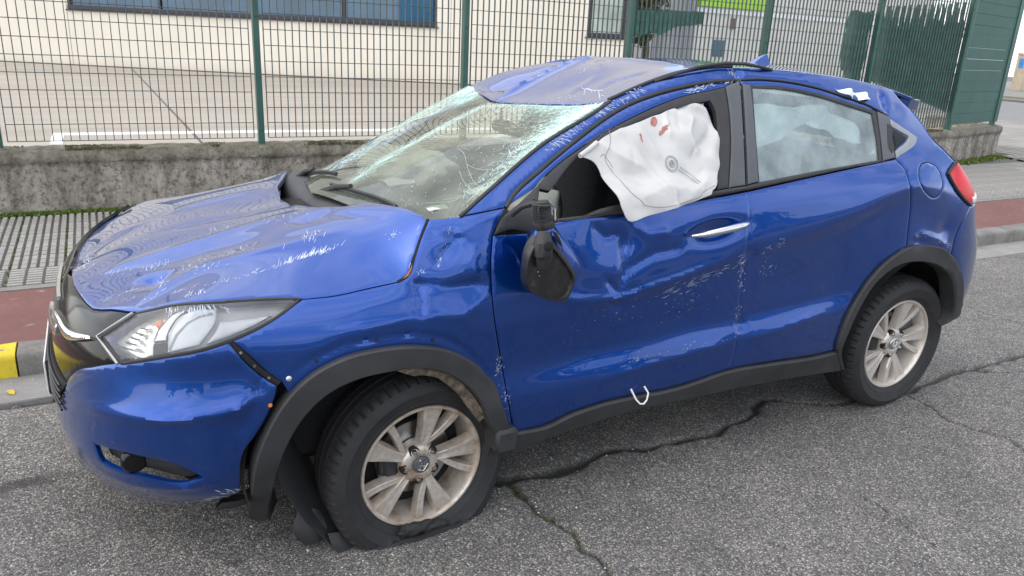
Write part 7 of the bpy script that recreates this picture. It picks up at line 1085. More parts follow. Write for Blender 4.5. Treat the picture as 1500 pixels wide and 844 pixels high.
# ------------------------------------------------------------------ wheels
def wheel(cx, cy, cz, steer, flat, side=-1, mats='alloy'):
    """local -y is the outside"""
    BARREL = [(.196,.012),(.214,-.004),(.222,-.005),(.2235,.0),(.222,.010),(.2205,.012)]
    m = MB(); m.lathe([(.2205,.012),(.2225,.004),(.2225,-.003),(.219,-.007),(.213,-.006),(.207,.004),(.203,.020),(.197,.05),(.190,.09),(.186,.15),(.200,.19)], 96)
    w = m.obj('wheel', M[mats], CAR, sharp=45); w.location = (cx, cy, cz); w.rotation_euler = (0, 0, steer + (math.pi if side > 0 else 0))
    if flat: w['label'] = 'front wheel with flat tyre torn at the bottom and rusty dusted rim'
    # tyre
    prof = [(.219,.006),(.224,-.004),(.232,-.010),(.244,-.017),(.2455,-.019),(.247,-.018),(.262,-.025),(.281,-.0285),(.2825,-.0295),(.284,-.028),(.300,-.023),(.312,-.014),(.3205,-.004),(.326,.008),(.3285,.022),(.3295,.037),(.3295,.040),(.323,.0415),(.323,.0465),(.3295,.048),(.331,.072),(.3305,.074),(.323,.0755),(.323,.0825),(.3305,.084),(.331,.110),(.3305,.112),(.323,.1135),(.323,.1185),(.3295,.120),(.328,.138),(.3255,.150),(.319,.163),(.300,.180),(.270,.186),(.240,.178),(.219,.165)]
    n = 288; V = []; F = []; k = len(prof); gz = -cz+.004
    for i in range(n):
        a = 2*math.pi*i/n
        for r, y in prof:
            if i % 5 == 0 and (-.012 < y < .036 or .122 < y < .158) and r > .305: r -= .0075
            if i % 10 == 3 and (.050 < y < .072 or .086 < y < .108) and r > .32: r -= .005
            x, z = r*math.cos(a), r*math.sin(a)
            if flat and z < -.12:
                q = min(1, (-z-.12)/.14); ex = max(0, gz-z); out = 1 if y < .08 else -1
                if ex > 0:
                    z = gz + .004*math.sin(x*55+y*20)*q + max(0, (r < .30))*min(.5*ex, .012); y -= out*(ex*.46+.012*q); x *= 1+.13*ex/.09
                else: y -= out*.022*q*max(0, (r-.225)/.1)
                x += .020*q*math.copysign(1, x)*max(0, (r-.22)/.11)
            elif flat: pass
            else: z = max(z, -.3215) if z < 0 else z
            V.append((x, y, z))
    for i in range(n):
        j = (i+1) % n
        for q in range(k-1): F.append((i*k+q, i*k+q+1, j*k+q+1, j*k+q))
    obj('tyre', V, F, M['rubber'], w, sharp=24)
    # hub and spokes
    m = MB(); m.lathe([(.0,.016),(.033,.016),(.036,.013),(.052,.012),(.066,.019),(.072,.030),(.074,.07),(.0,.07)], 60); m.obj('hub', M[mats], w, sharp=50)
    def spoke(kind):
        rows = []; rs = np.linspace(.050, .2105, 14)
        for r in rs:
            t = (r-.05)/.16
            if kind == 'wide': hw = .0155+.009*t+.0165*t**2.0; off = 0; d = .014-.014*math.sin(min(1, t*1.05)*math.pi)*.0 + .010*(1-t)**2 - .012*t
            else: hw = .0105+.002*t+.003*t*t; off = -.034*(1-t)**2.0*1.0; d = .020+.004*(1-t)-.016*t
            rows.append((r, off, hw, d))
        V = []; 
        for r, off, hw, d in rows:
            dish = .0035 if kind == 'wide' else .001
            for u, dy in ((-1.0,.013),(-.86,.0015),(-.70,0),(-.25,dish),(.25,dish),(.70,0),(.86,.0015),(1.0,.013),(1.08,.038),(-1.08,.038)): V.append((off+u*hw, d+dy, r))
        k = 10; F = []
        for i in range(len(rows)-1):
            for j in range(k): F.append((i*k+j, (i+1)*k+j, (i+1)*k+(j+1)%k, i*k+(j+1)%k))
        F += [tuple(range(k)), tuple(range((len(rows)-1)*k, len(rows)*k))[::-1]]
        return new_mesh('spoke', V, F, M[mats], sharp=42)
    wide, nar = spoke('wide'), spoke('narrow')
    if side > 0:
        MB().lathe([(0,.09),(.19,.09)], 40).obj('brake_disc', M['dark'], w)
        for q in range(5): obj('spoke', me=wide, parent=w).rotation_euler = (0, R(72*q+10), 0)
        return w
    for q in range(5):
        a = 11+72*q
        o = obj('spoke', me=wide, parent=w); o.rotation_euler = (0, R(a), 0)
        o = obj('spoke', me=nar, parent=w); o.rotation_euler = (0, R(a+27), 0)
    nm = new_mesh('wheel_nut', *(lambda m: (m.V, m.F))(MB().lathe([(0,-.003),(.006,-.002),(.0085,.003),(.0095,.012),(.010,.03)], 12)), M['satin'])
    pk = new_mesh('nut_pocket', *(lambda m: (m.V, m.F))(MB().lathe([(.0,.0175),(.0125,.0175),(.0135,.0125),(.0165,.0105),(.018,.014),(.019,.03)], 24)), M['dark'])
    for q in range(5):
        a = R(72*q+47); x, z = .056*math.sin(a), .056*math.cos(a)
        MBp = obj('nut_pocket', me=pk, parent=w, loc=(x, .0015, z)); obj('wheel_nut', me=nm, parent=w, loc=(x, .006, z))
    m = MB().lathe([(0,.004),(.024,.005),(.0285,.0065),(.0305,.010),(.031,.02)], 48); cap = m.obj('hub_cap', M['trimgrey'] if flat else M['satin'], w, sharp=50)
    # raised maker's emblem: upright letter in a rounded frame
    e = MB(); P = Matrix(((1,0,0,0),(0,0,1,.004),(0,1,0,0),(0,0,0,1)))
    fr = [(-.0135,.0165),(.0135,.0165),(.017,.012),(.0135,-.013),(.010,-.0165),(-.010,-.0165),(-.0135,-.013),(-.017,.012)]
    e.tube([(x*1.05, .0042, z*1.05) for x, z in fr], .0013, 6, closed=True)
    for s in (-1, 1): e.prism([(s*.0125,.0145),(s*.0075,.0145),(s*.0050,0),(s*.0055,-.0145),(s*.0098,-.0145),(s*.0105,0)][::s], -.0035, 0, P)
    e.prism([(-.0056,.0032),(.0056,.0032),(.0056,-.0034),(-.0056,-.0034)], -.0028, 0, P); e.obj('emblem', M['chrome'], w, smooth=False).rotation_euler = (0, R(26 if flat else 20), 0)
    m = MB().lathe([(.05,.075),(.135,.075),(.138,.08),(.138,.095),(.05,.095)], 60); m.obj('brake_disc', M['satin'], w)
    MB().lathe([(0,.105),(.186,.105)], 48).obj('wheel_back', M['dark'], w)
    m = MB(); m.box((-.12,.04,-.05),(-.07,.11,.07),.012).box((-.135,.05,-.03),(-.115,.1,.04),.006); m.obj('brake_caliper', M['clad'], w)
    return w
FW = wheel(.193, -.800, .2444, R(4.3), True)
RW_ = wheel(2.61, -.800, .3215, 0, False, mats='alloyclean')
wheel(.05, .800, .3215, 0, False, 1, 'alloyclean'); wheel(2.61, .800, .3215, 0, False, 1, 'alloyclean')
# chewed rubber at the bottom of the flat tyre
def lump(name, c, h, mat, parent, seed, amp=.13):
    rg = np.random.default_rng(seed); ph = rg.uniform(0,6,6); V = []; F = []; n = 18
    for i in range(n+1):
        t = math.pi*i/n-math.pi/2
        for j in range(2*n):
            f = math.pi*j/n; q = np.array([math.cos(t)*math.cos(f), math.cos(t)*math.sin(f), math.sin(t)])
            s = 1+amp*(math.sin(q[0]*5+ph[0])*math.sin(q[2]*4+ph[1])+.5*math.sin(q[0]*9+ph[2]+q[2]*4)); V.append(tuple(np.array(c)+q*np.array(h)*s))
    for i in range(n):
        for j in range(2*n): k = (j+1) % (2*n); F.append((i*2*n+j, i*2*n+k, (i+1)*2*n+k, (i+1)*2*n+j))
    return obj(name, V, F, mat, parent, sharp=35)
lump('torn_rubber', (-.035,-.030,-.214), (.060,.020,.024), M['rubber'], FW, 3); lump('torn_rubber', (.03,-.030,-.224), (.055,.018,.016), M['rubber'], FW, 8); lump('torn_rubber', (-.075,-.028,-.212), (.022,.016,.026), M['rubber'], FW, 5)
# ------------------------------------------------------------------ wheel housings, underbody, torn liners
def housing(cx, r, y0, y1, a0=-15, a1=195, mat='black'):
    m = MB(); prof = [(r,y0),(r+.005,y0+.12),(r,y0+.24),(r-.01,y1),(.05,y1+.005)]; m.lathe(prof, 40, 'y', R(a0), R(a1), c=(cx,0,.36)); return m.obj('wheel_housing', M[mat], CAR)
housing(.02, .405, -.85, -.50); housing(2.60, .40, -.85, -.50, 12)
MB().box((-.55,-.62,.24),(.42,.62,.62),.04).box((.43,-.78,.245),(2.1,.78,.40),.03).box((2.11,-.5,.27),(3.2,.5,.62),.05).obj('underbody', M['dark'], CAR)
MB().box((-.02,-.52,.22),(.12,.5,.34),.03).obj('axle', M['dark'], CAR)
def sheet(name, rows, mat, parent=CAR, thick=.004, sub=3, label=None):
    """bent sheet through a grid of points, smoothed and given thickness"""
    G = np.array(rows, float)
    def up(G):
        a = np.empty((G.shape[0]*2-1, G.shape[1], 3)); a[::2] = G; g0 = np.vstack([G[:1], G, G[-1:]])
        a[1::2] = (-g0[:-3]+9*g0[1:-2]+9*g0[2:-1]-g0[3:])/16; return a
    for _ in range(sub): G = up(G); G = up(G.transpose(1,0,2)).transpose(1,0,2)
    n, k = G.shape[:2]; du = np.gradient(G, axis=0); dv = np.gradient(G, axis=1); N_ = np.cross(du, dv); N_ /= np.maximum(np.linalg.norm(N_, axis=2, keepdims=True), 1e-9)
    V = list(G.reshape(-1,3))+list((G-N_*thick).reshape(-1,3)); F = []; T = n*k
    for i in range(n-1):
        for j in range(k-1): a = i*k+j; F += [(a, a+k, a+k+1, a+1), (T+a, T+a+1, T+a+k+1, T+a+k)]
    for i in range(n-1): a = i*k; F += [(a, T+a, T+a+k, a+k)]; a = i*k+k-1; F += [(a, a+k, T+a+k, T+a)]
    for j in range(k-1): F += [(j, j+1, T+j+1, T+j)]; a = (n-1)*k+j; F += [(a, T+a, T+a+1, a+1)]
    return obj(name, V, F, mat, parent, sharp=60, label=label)
sheet('wheel_liner', [[(-.275,-.80,.50),(-.20,-.66,.52),(-.16,-.5,.52)],[(-.284,-.80,.344),(-.21,-.67,.36),(-.17,-.5,.37)],[(-.257,-.805,.262),(-.185,-.68,.28),(-.15,-.52,.28)],[(-.20,-.80,.137),(-.12,-.69,.15),(-.10,-.55,.16)],[(-.115,-.80,.018),(-.04,-.72,.03),(-.01,-.58,.05)]], M['black'], label='torn wheel liner dragging on the road')
sheet('splash_shield', [[(-.205,-.74,.160),(-.17,-.76,.155),(-.140,-.75,.130)],[(-.238,-.76,.092),(-.18,-.78,.085),(-.130,-.775,.080)],[(-.200,-.76,.022),(-.16,-.775,.030),(-.125,-.755,.044)]], M['clad'], label='broken piece of splash shield hanging to the ground')
sheet('liner_tab', [[(-.135,-.80,.075),(-.10,-.80,.070),(-.075,-.79,.062)],[(-.125,-.815,.035),(-.095,-.815,.034),(-.065,-.805,.030)],[(-.105,-.82,.004),(-.085,-.82,.006),(-.055,-.81,.004)]], M['black'])
sheet('undertray', [[(-.44,-.74,.235),(-.38,-.76,.24),(-.32,-.74,.235)],[(-.46,-.70,.19),(-.39,-.71,.19),(-.33,-.69,.2)],[(-.42,-.60,.17),(-.37,-.60,.17),(-.32,-.60,.18)]], M['clad'])
ta, tb = A('tear_a'), A('tear_b'); k_ = min(len(ta), len(tb)); idx = lambda q: q[np.linspace(0, len(q)-1, 9).round().astype(int)]
Pa, na = on(*idx(ta).T, False); Pb, nb_ = on(*idx(tb).T, False); rag = RNG.random((9,1))
MUD = Mat('muddy_liner', (.12,.095,.07), .95); MUD.col(MUD.ramp(MUD.noise(40, 7, .7), [(.35, (.035,.03,.026)), (.5, (.12,.095,.07)), (.7, (.26,.21,.16))])); MUD.bump(MUD.noise(90, 5, .7), .7, .006)
sheet('liner_tear', [Pa+na*.004, (Pa+Pb)/2-na*.006+np.array([0,0,.004]), Pb-na*.012+np.array([0,0,-.012])*rag, Pb-na*.05+np.array([0,0,.01])], MUD.m, label='torn muddy liner edge above the front tyre')
MB().box((.415,-.905,.285),(.50,-.80,.375),.012).obj('sill_end', M['clad'], CAR, label='broken front end of the sill cladding')
m = MB().tube([(.973,-.885,.425),(.985,-.905,.39),(1.0,-.912,.372),(1.018,-.912,.368),(1.034,-.908,.38),(1.044,-.90,.402),(1.034,-.885,.425)], .0034, 8); m.obj('white_clip', M['white'], CAR)
for k, (u, z) in enumerate(SD['holes']):
    p, n = on(u, z); p, n = p[0], n[0]; mb_ = MB()
    if k == 0: mb_.tube([p-n*.004, p+n*.003, p+n*.004], [.008,.008,.005], 14).obj('bolt', M['satin'], FEN)
    elif k == 4: mb_.tube([p-n*.004, p+n*.001], [.006,.006], 10).obj('clip', M['amber'], BUMP)
    else: mb_.tube([p-n*.006, p+n*.0012], [.006,.006], 8).obj('clip_hole', M['dark'], FEN)
P, n = on(*A('e_seam').T); MB().tube(P-n*.012, .011, 8).obj('bumper_bracket', M['dark'], FEN)
for k in (2, 5, 8):
    if k < len(P): MB().tube([P[k]-n[k]*.006, P[k]+n[k]*.001], [.006,.004], 8).obj('bracket_clip', M['satin'] if k != 5 else M['trimgrey'], FEN)
# ------------------------------------------------------------------ nose: grille, wing bar, lamps, plate
gs = SD['grille_side']
grille = gs + [(-1.15,.50),(-1.40,.47),(-1.40,.80)] + [q for q in A('e_hood_front')[::-1].tolist() if q[0] > -1.36 and q[0] < -.70 ]
GR = panel('grille', grille, lambda u,z: Sc(u,z), M['gloss'], CAR, h=.018, off=-.006)
panel('grille', mir(grille)[::-1], Sc, M['gloss'], CAR, h=.03, off=-.006)
low = [(-1.06,.60),(-1.40,.60),(-1.40,.49),(-1.17,.50)]
panel('lower_mesh', low, Sc, M['dark'], GR, h=.02, off=.001)
for k in range(5):
    z = .50+.02*k; P, n = on(np.linspace(-1.4,-1.10,16), np.full(16, z), False); MB().tube(P+n*.006, .004, 6).obj('grille_bar', M['black'], GR)
wing = SD['wing'] + []
panel('chrome_wing', wing, Sc, M['chrome'], GR, h=.01, off=.008, flange=.012, edge=.003)
panel('chrome_wing', [(-1.18,.735),(-1.40,.70),(-1.40,.66),(-1.18,.70)], Sc, M['chrome'], GR, h=.015, off=.006, flange=.012, edge=.003)
P, n = on(*A('e_lampline').T, False); MB().tube(P+n*.006, .0045, 8).obj('lamp_edge_strip', M['silver'], GR)
P = S(np.linspace(-1.30,-1.50,20), np.full(20,.765), False); MB().tube(P+np.array([.002,0,0]), .007, 8).obj('chrome_strip', M['chrome'], GR)
PLT = MB().box((-.889,-.22,.455),(-.884,.26,.565),.001).obj('number_plate', M['white'], CAR); MB().box((-.8835,-.22,.45),(-.86,.265,.57)).obj('plate_holder', M['black'], PLT)
HL = panel('headlight', SD['headlight'], Sc, M['lglass'], CAR, h=.014, flange=.004, edge=.003, off=.0)
panel('lamp_housing', SD['headlight'], Sc, simple('lamp_housing_grey', (.34,.34,.35), .35, .3, .2, 9), HL, h=.014, off=-.050, flange=0, edge=0, gap=-.006)
hp = np.array(SD['headlight']); P, n = on(hp[:,0], hp[:,1], False); MB().tube(P-n*.006, .006, 6, closed=True).obj('lamp_seal', M['black'], HL)
rib = lambda u, z: .0024*np.abs(np.sin(z*170+u*30))+.0012*np.sin(u*60)
panel('reflector', SD['lamp_reflector'], Sc, simple('lamp_reflector', (.66,.66,.64), .16, .55, .12, 60), HL, h=.006, off=-.034, flange=.012, fn=lambda u,z: rib(u,z)-.5*(np.hypot((u+.80)*.9,(z-.80)*1.0)**2))
panel('lamp_slot', SD['lamp_slot'], Sc, M['dark'], HL, h=.01, off=-.032)
panel('light_guide', SD['lamp_guide'], Sc, simple('lamp_inner_white', (.74,.75,.77), .2, .1, .05, 9), HL, h=.012, off=-.026, flange=.02, fn=lambda u,z: .010*np.sin((u+.7)*9))
panel('lamp_bezel', SD['lamp_bezel'], Sc, M['satin'], HL, h=.01, off=-.022, flange=.02)
panel('side_reflector', SD['lamp_side'], Sc, simple('lamp_side_grey', (.68,.69,.71), .35, .3, .1, 9), HL, h=.012, off=-.022, flange=.02)
p, n = on(-.70,.853,False); MB().lathe([(0,-.012),(.009,-.008),(.012,0),(.010,.01)], 12, 'y', c=tuple(p[0]-n[0]*.03)).obj('indicator_bulb', M['amber'], HL)
for k in range(7):
    z = .752+.014*k; uu = np.linspace(-.845+.012*k, -.775+.006*k, 10); P, n = on(uu, np.full(10, z), False); MB().tube(P-n*.026, .0022, 5).obj('reflector_rib', M['satin'], HL)
P, n = on(*np.array([(-.60,.79),(-.585,.83),(-.55,.858),(-.50,.872),(-.44,.878)]).T, False); MB().tube(P-n*.018, .004, 6).obj('lamp_trim_line', M['silver'], HL)
fp = np.array(SD['fog_recess']).mean(0); p, n = on(*fp, False); 
MB().lathe([(0,-.006),(.028,-.004),(.034,.002),(.036,.02)], 24, 'y', c=tuple(p[0]-n[0]*.02+np.array([-.03,.02,.005]))).obj('fog_lamp', M['gloss'], BUMP)
p, n = on(np.array(SD['bumper_fr'])[:,0].mean()-.25, .52, True)
# parking sensor ring
a = np.linspace(0, 2*np.pi, 24, endpoint=False); pu, pz = -.80+.0135*np.cos(a), .515+.0135*np.sin(a); P, n = on(pu, pz); MB().tube(P-n*.0005, .0012, 5, closed=True).obj('parking_sensor', M['paint'], BUMP)
# ------------------------------------------------------------------ rear end
tl = [q for q in SD['tail_lamp'][:14]] + [(2.95,1.0),(3.12,1.02),(3.18,1.09),(3.10,1.16),(2.92,1.185)]
TL = panel('tail_lamp', tl, Sc, M['redlens'], CAR, h=.012, off=.002, flange=.02, edge=.005)
panel('reversing_lens', [(2.86,1.0),(3.0,1.005),(3.02,1.035),(2.84,1.03)], Sc, simple('clear_ribbed_lens', (.75,.68,.66), .25, 0, .1, 90), TL, h=.01, off=.009)
q = np.array(tl[:14]); P, n = on(q[:,0], q[:,1], False); MB().tube(P+n*.004, .007, 6).obj('lamp_surround', M['black'], TL)
rb = SD['bumper_rr'] + [(2.905,.43),(3.2,.42),(3.72,.42),(3.72,.86),(3.35,.88),(3.1,.97),(2.95,.995)]
RB = panel('rear_bumper', rb, Sc, PT, CAR, h=.02); panel('rear_bumper', [(2*(X1+LR)-u, z) for u, z in rb][::-1], Sc, PT, CAR, h=.05)
panel('rear_valance', [(2.905,.476),(3.2,.46),(3.72,.45),(3.72,.33),(3.3,.36),(3.0,.43)], Sc, M['clad'], RB, h=.02, off=.004)
tg = [tuple(q) for q in SD['lamp_edge'][::-1]] if 'lamp_edge' in SD else []
tgp = [(2.75,1.188),(2.93,1.186),(3.12,1.165),(3.2,1.0),(3.72,.90),(3.72,1.12)]
TG = panel('tailgate', tgp, Sc, PT, CAR, h=.03); panel('tailgate', [(2*(X1+LR)-u, z) for u, z in tgp][::-1], Sc, PT, CAR, h=.05)
ce = on(*np.array([q for q in SD['e_cedge']]).T, False)[0]
def tail_rows(y0, y1, n, push=0):
    rows = []
    for p in ce:
        s = np.linspace(y0, y1, n); w_ = -p[1]-.006; rows.append([(p[0]+.012+.20*(1-abs(t)**2.2)*(.35+.65*(1.47-p[2])/.3)+push, t*w_, p[2]) for t in s])
    return rows
sheet('tailgate_frame', tail_rows(-1,-.86,4), PT, TG, .006, 1); sheet('tailgate_frame', tail_rows(.86,1,4), PT, TG, .006, 1); sheet('rear_window', tail_rows(-.855,.855,7,-.004), M['dglass'], TG, .004, 1)
sp = [(2.57,-.60),(2.62,-.615),(2.74,-.58),(2.80,-.50),(2.84,-.2),(2.84,.2),(2.80,.5),(2.74,.58),(2.62,.615),(2.57,.6)]
SPO = panel('spoiler', sp, lambda x,y: np.stack([np.asarray(x,float), np.asarray(y,float), Rf(np.minimum(x,2.66),y)-(np.asarray(x)-2.57)*.10+.004], -1), PT, ROOF, h=.02, flange=.045, thick=True)
# ------------------------------------------------------------------ roof moulding, aerial
ru = rl; t = np.array([(x, y+.012, z+.004) for x, y, z in ru])
MB().tube(t[:14], .0065, 8).obj('roof_moulding', M['black'], ROOF)
MB().tube([(1.17,-.588,1.500),(1.27,-.598,1.532),(1.36,-.605,1.557),(1.48,-.610,1.573),(1.58,-.61,1.574),(1.66,-.605,1.566),(1.74,-.60,1.554)], .0065, 8).obj('roof_moulding', M['black'], ROOF, label='popped-up strip of roof moulding')
m = MB(); prof = [(-.095,0),(-.06,.017),(-.02,.040),(.02,.056),(.035,.058),(.040,.03),(.043,0)]
V = []; 
for x, z in prof: V += [(x,-.006-.022*(1-z/.06),z),(x,-.005,z+.001),(x,.005,z+.001),(x,.006+.022*(1-z/.06),z)]
F = [];
for i in range(6):
    for j in range(3): F.append((i*4+j, i*4+j+1, i*4+5+j, i*4+4+j)[::-1])
F += [(0,4,8,12,16,20,24,0)[:7], (3,7,11,15,19,23,27)[::-1]]
o = obj('aerial_fin', V, F, PT, ROOF, sharp=60); o.location = (2.30, .02, float(Rf(np.array([2.30]), np.array([.02]))[0])-.004); o.scale = (.95, 1.0, .95)
# ------------------------------------------------------------------ door handle
P, n = on(np.linspace(1.185,1.447,9), np.linspace(.982,1.008,9), False)
off = np.array([.012,.030,.036,.038,.038,.036,.034,.030,.014]); rad = [.006,.010,.0125,.0135,.0140,.0145,.0145,.013,.009]
HD = MB().tube(P+n*off[:,None], rad, 12).obj('door_handle', M['chrome'], DOOR)
# ------------------------------------------------------------------ hanging mirror
MI = [(.448,1.001),(.446,.948),(.463,.902),(.551,.863),(.595,.851),(.626,.868),(.640,.911),(.640,.943),(.598,.998),(.549,1.052),(.510,1.085),(.480,1.075),(.455,1.039)]
def smooth_loop(P, n=4):
    P = np.array(P, float)
    for _ in range(n):
        Q = np.empty((len(P)*2, P.shape[1])); Q[::2] = .75*P+.25*np.roll(P,-1,0); Q[1::2] = .25*P+.75*np.roll(P,-1,0); P = Q
    return P
lp = smooth_loop(MI, 2); c = lp.mean(0)
def ring(s, y, dx=0, dz=0): return [(c[0]+(p[0]-c[0])*s+dx, y, c[1]+(p[1]-c[1])*s+dz) for p in lp]
def loft(rings, cap0=True, cap1=True):
    n = len(rings[0]); V = [q for r in rings for q in r]; F = []
    for i in range(len(rings)-1):
        for j in range(n): F.append((i*n+j, i*n+(j+1)%n, (i+1)*n+(j+1)%n, (i+1)*n+j))
    if cap0: F.append(tuple(range(n))[::-1])
    if cap1: F.append(tuple(range((len(rings)-1)*n, len(rings)*n)))
    return V, F
fd = (-.016,-.014)
_m = Mat('mirror_shell', (.012,.012,.013), .38); _n = _m.noise(22, 8, .75); _m.col(_m.ramp(_n, [(.45, (.010,.010,.011)), (.62, (.022,.021,.020)), (.76, (.12,.115,.105))])); _m.bump(_m.noise(160, 3), .15, .001); MIRM = _m.m
MIR = obj('door_mirror', *loft([ring(.80,-.990,*fd),ring(.84,-1.0,*fd),ring(.90,-1.0,*fd),ring(.93,-.985,*fd),ring(.93,-.965,*fd)]), MIRM, CAR, sharp=35, label='broken door mirror hanging upside down on its wires')
obj('mirror_rim', *loft([ring(.94,-.985,-.012,-.010),ring(.965,-.980,-.008,-.007),ring(.965,-.955,-.006,-.005)]), M['black'], MIR)
obj('mirror_cover', *loft([ring(.965,-.972,.008,.009),ring(1.0,-.962,.015,.014),ring(1.0,-.940,.024,.022),ring(.92,-.905,.028,.024),ring(.66,-.886,.028,.022)]), M['paint'], MIR, sharp=60)
MB().tube([(.500,-.955,1.165),(.505,-.957,1.135),(.512,-.957,1.105)], [.024,.029,.029], 16).obj('mirror_motor', M['black'], MIR)
MB().tube([(.512,-.957,1.106),(.516,-.958,1.092),(.518,-.960,1.080)], [.034,.036,.030], 16).obj('pivot_collar', M['clad'], MIR)
MB().tube([(.500,-.985,1.075),(.490,-1.0,1.045),(.492,-1.0,1.015),(.502,-.998,.995)], [.020,.030,.030,.016], 14).obj('pivot_socket', M['clad'], MIR)
MB().lathe([(0,-.002),(.012,-.002),(.016,.001)], 16, 'y', c=(.492,-1.031,1.045)).obj('socket_hole', M['dark'], MIR)
m = MB()
for k in range(7): m.lathe([(.026,0),(.031,.003),(.026,.006)], 14, 'z', c=(.503,-.957,1.118+.006*k))
m.obj('motor_rib', M['black'], MIR, kind='stuff')
for r, pts in ((.004,[(.515,-.97,1.16),(.545,-.965,1.14),(.555,-.955,1.11),(.545,-.95,1.085),(.56,-.95,1.06)]),(.0035,[(.49,-.93,1.17),(.51,-.90,1.15),(.55,-.92,1.13),(.54,-.955,1.10)])): MB().tube(pts, r, 6).obj('wiring', M['white'] if r == .004 else M['black'], MIR)
MB().tube([(.47,-.835,1.10),(.48,-.88,1.135),(.497,-.94,1.16)], .009, 8).obj('wiring', M['black'], MIR)
for k in range(4): MB().lathe([(0,-.002),(.0022,-.002),(.003,0)], 8, 'y', c=(.478+.006*(k%2),-1.001,.985-.013*k)).obj('housing_clip', M['satin'], MIR)
sheet('broken_bracket', [[(.468,-1.012,1.03),(.490,-1.022,1.04),(.515,-1.012,1.03)],[(.466,-1.008,1.0),(.492,-1.020,1.005),(.522,-1.010,1.0)],[(.474,-1.002,.972),(.495,-1.010,.968),(.518,-1.004,.976)]], M['clad'], MIR, .003, 2)
sheet('broken_bracket', [[(.535,-.975,1.075),(.548,-.985,1.07),(.556,-.975,1.055)],[(.545,-.98,1.055),(.560,-.99,1.045),(.570,-.98,1.03)],[(.552,-.98,1.04),(.566,-.985,1.025),(.578,-.98,1.012)]], M['clad'], MIR, .003, 2)
for r, pts in ((.0022,[(.515,-.965,1.17),(.53,-.985,1.15),(.528,-.99,1.12),(.54,-.975,1.09)]),(.0022,[(.49,-.97,1.165),(.475,-.985,1.145),(.480,-.99,1.115),(.495,-.985,1.09)])): MB().tube(pts, r, 6).obj('wiring', M['black'], MIR)
# ------------------------------------------------------------------ airbags
wr = lambda u, z: .030*np.sin(np.pi*np.clip((u-.75)/.72,0,1))*np.clip((1.50-z)/.35,0,1)+.006*np.sin(u*42+z*55+2*np.sin(z*22))*np.clip((z-1.25)/.15,0,1)+.004*np.sin((u*.6+z)*60)+.004*np.sin(u*33-z*29)+.008*np.exp(-((u-1.38)/.03)**2)*np.sin(z*70)
belt_out = lambda u, z: np.clip((1.19-z)/.07, 0, 1)*.028-.010+.022*np.clip((1.44-z)/.12, 0, 1)-.085*np.clip((u-1.36)/.08, 0, 1)*np.clip((z-1.15)/.04, 0, 1)-.03*np.clip((z-1.42)/.06, 0, 1)
CRS = []
def crease(q, w, dd): CRS.append(('r', [(bu_+(x-976)*.0028, bz_-(y-245)*.0026) for x, y in q], w, dd))
bu_, bz_ = SD['bulb'][0]
for q, w, dd in [([(880,215),(905,235),(935,250)],.010,-.010),([(868,232),(900,262),(950,285)],.014,.008),([(940,190),(955,215),(960,240)],.012,-.007),([(1000,165),(990,190),(985,215)],.010,-.008),([(1025,155),(1012,180),(1005,205)],.010,.008),([(1035,175),(1020,205),(1025,235)],.012,-.010),
     ([(1040,215),(1020,225),(1010,240)],.008,.008),([(905,290),(950,275),(1000,280)],.012,-.007),([(900,250),(930,262),(975,262)],.016,.006),([(950,300),(990,285),(1030,262)],.012,-.008),([(985,255),(1010,262),(1030,250)],.010,.007),([(915,205),(925,225),(920,250)],.010,.006),([(960,300),(965,280),(958,262)],.008,-.006)]: crease(q, w, dd)
wr0 = wr
wr = lambda u, z: wr0(u, z)*.75 - fold(CRS, u, z) + .012*np.exp(-((u-1.30-.5*(z-1.2))/.018)**2)*np.clip((z-1.22)/.1,0,1) - .010*np.exp(-((u-1.22-.9*(z-1.2))/.022)**2)*np.clip((z-1.2)/.1,0,1) + .010*np.exp(-((u-1.02+.5*(z-1.2))/.02)**2)
AB = panel('side_airbag', SD['air_front'], Sc, M['cloth'], CAR, h=.0075, flange=.003, edge=.001, gap=0, thick=True, fn=lambda u,z: wr(u,z)+belt_out(u,z), label='white deflated side airbag hanging out of the front window')
def onbag(u, z, extra=.0015):
    P, n = on(u, z, False); return P+n*(wr(np.atleast_1d(u),np.atleast_1d(z))+belt_out(np.atleast_1d(u),np.atleast_1d(z))+extra)[:,None]
bu, bz = SD['bulb'][0]
for r, w_ in ((.025,.0016),(.020,.001),(.010,.0026),(.004,.0026)):
    a = np.linspace(0, 2*np.pi, 28, endpoint=False); MB().tube(onbag(bu+r*np.cos(a), bz+r*np.sin(a), .001), w_*.6, 5, closed=True).obj('valve_ring', M['print'], AB)
def seam(pts, r=.0011, mat='print', sm=True):
    q = smooth_line(pts) if sm else np.array(pts); MB().tube(onbag(q[:,0], q[:,1], .0006), r, 4).obj('seam_line', M[mat], AB)
def smooth_line(P, n=3):
    P = np.array(P, float)
    for _ in range(n):
        Q = [P[0]]
        for a, b in zip(P[:-1], P[1:]): Q += [.75*a+.25*b, .25*a+.75*b]
        P = np.array(Q+[P[-1]])
    return P
B_ = lambda x, y: (bu+(x-976)*.0028, bz-(y-245)*.0026)   # near the valve: small steps from it
seam([B_(902,200),B_(899,215),B_(888,228),B_(884,236),B_(890,250),B_(897,275),B_(915,293),B_(950,297),B_(1000,285),B_(1030,275)]); seam([B_(880,232),B_(884,228),B_(890,240),B_(892,246)])
for d in (0, 3): seam([B_(985+d,252-d),B_(1013+d,280-d)], .0012, 'print', False)
def blot(pts, seed):
    P = smooth_loop(pts, 2)+np.array([.008,-.026]); rg = np.random.default_rng(seed); P = P+rg.normal(0,.0016,P.shape)
    panel('stain', P, lambda u,z: onbag(u.ravel(), z.ravel(), .0012).reshape(u.shape+(3,)), M['blood'], AB, h=.006, flange=0, edge=0, gap=0)
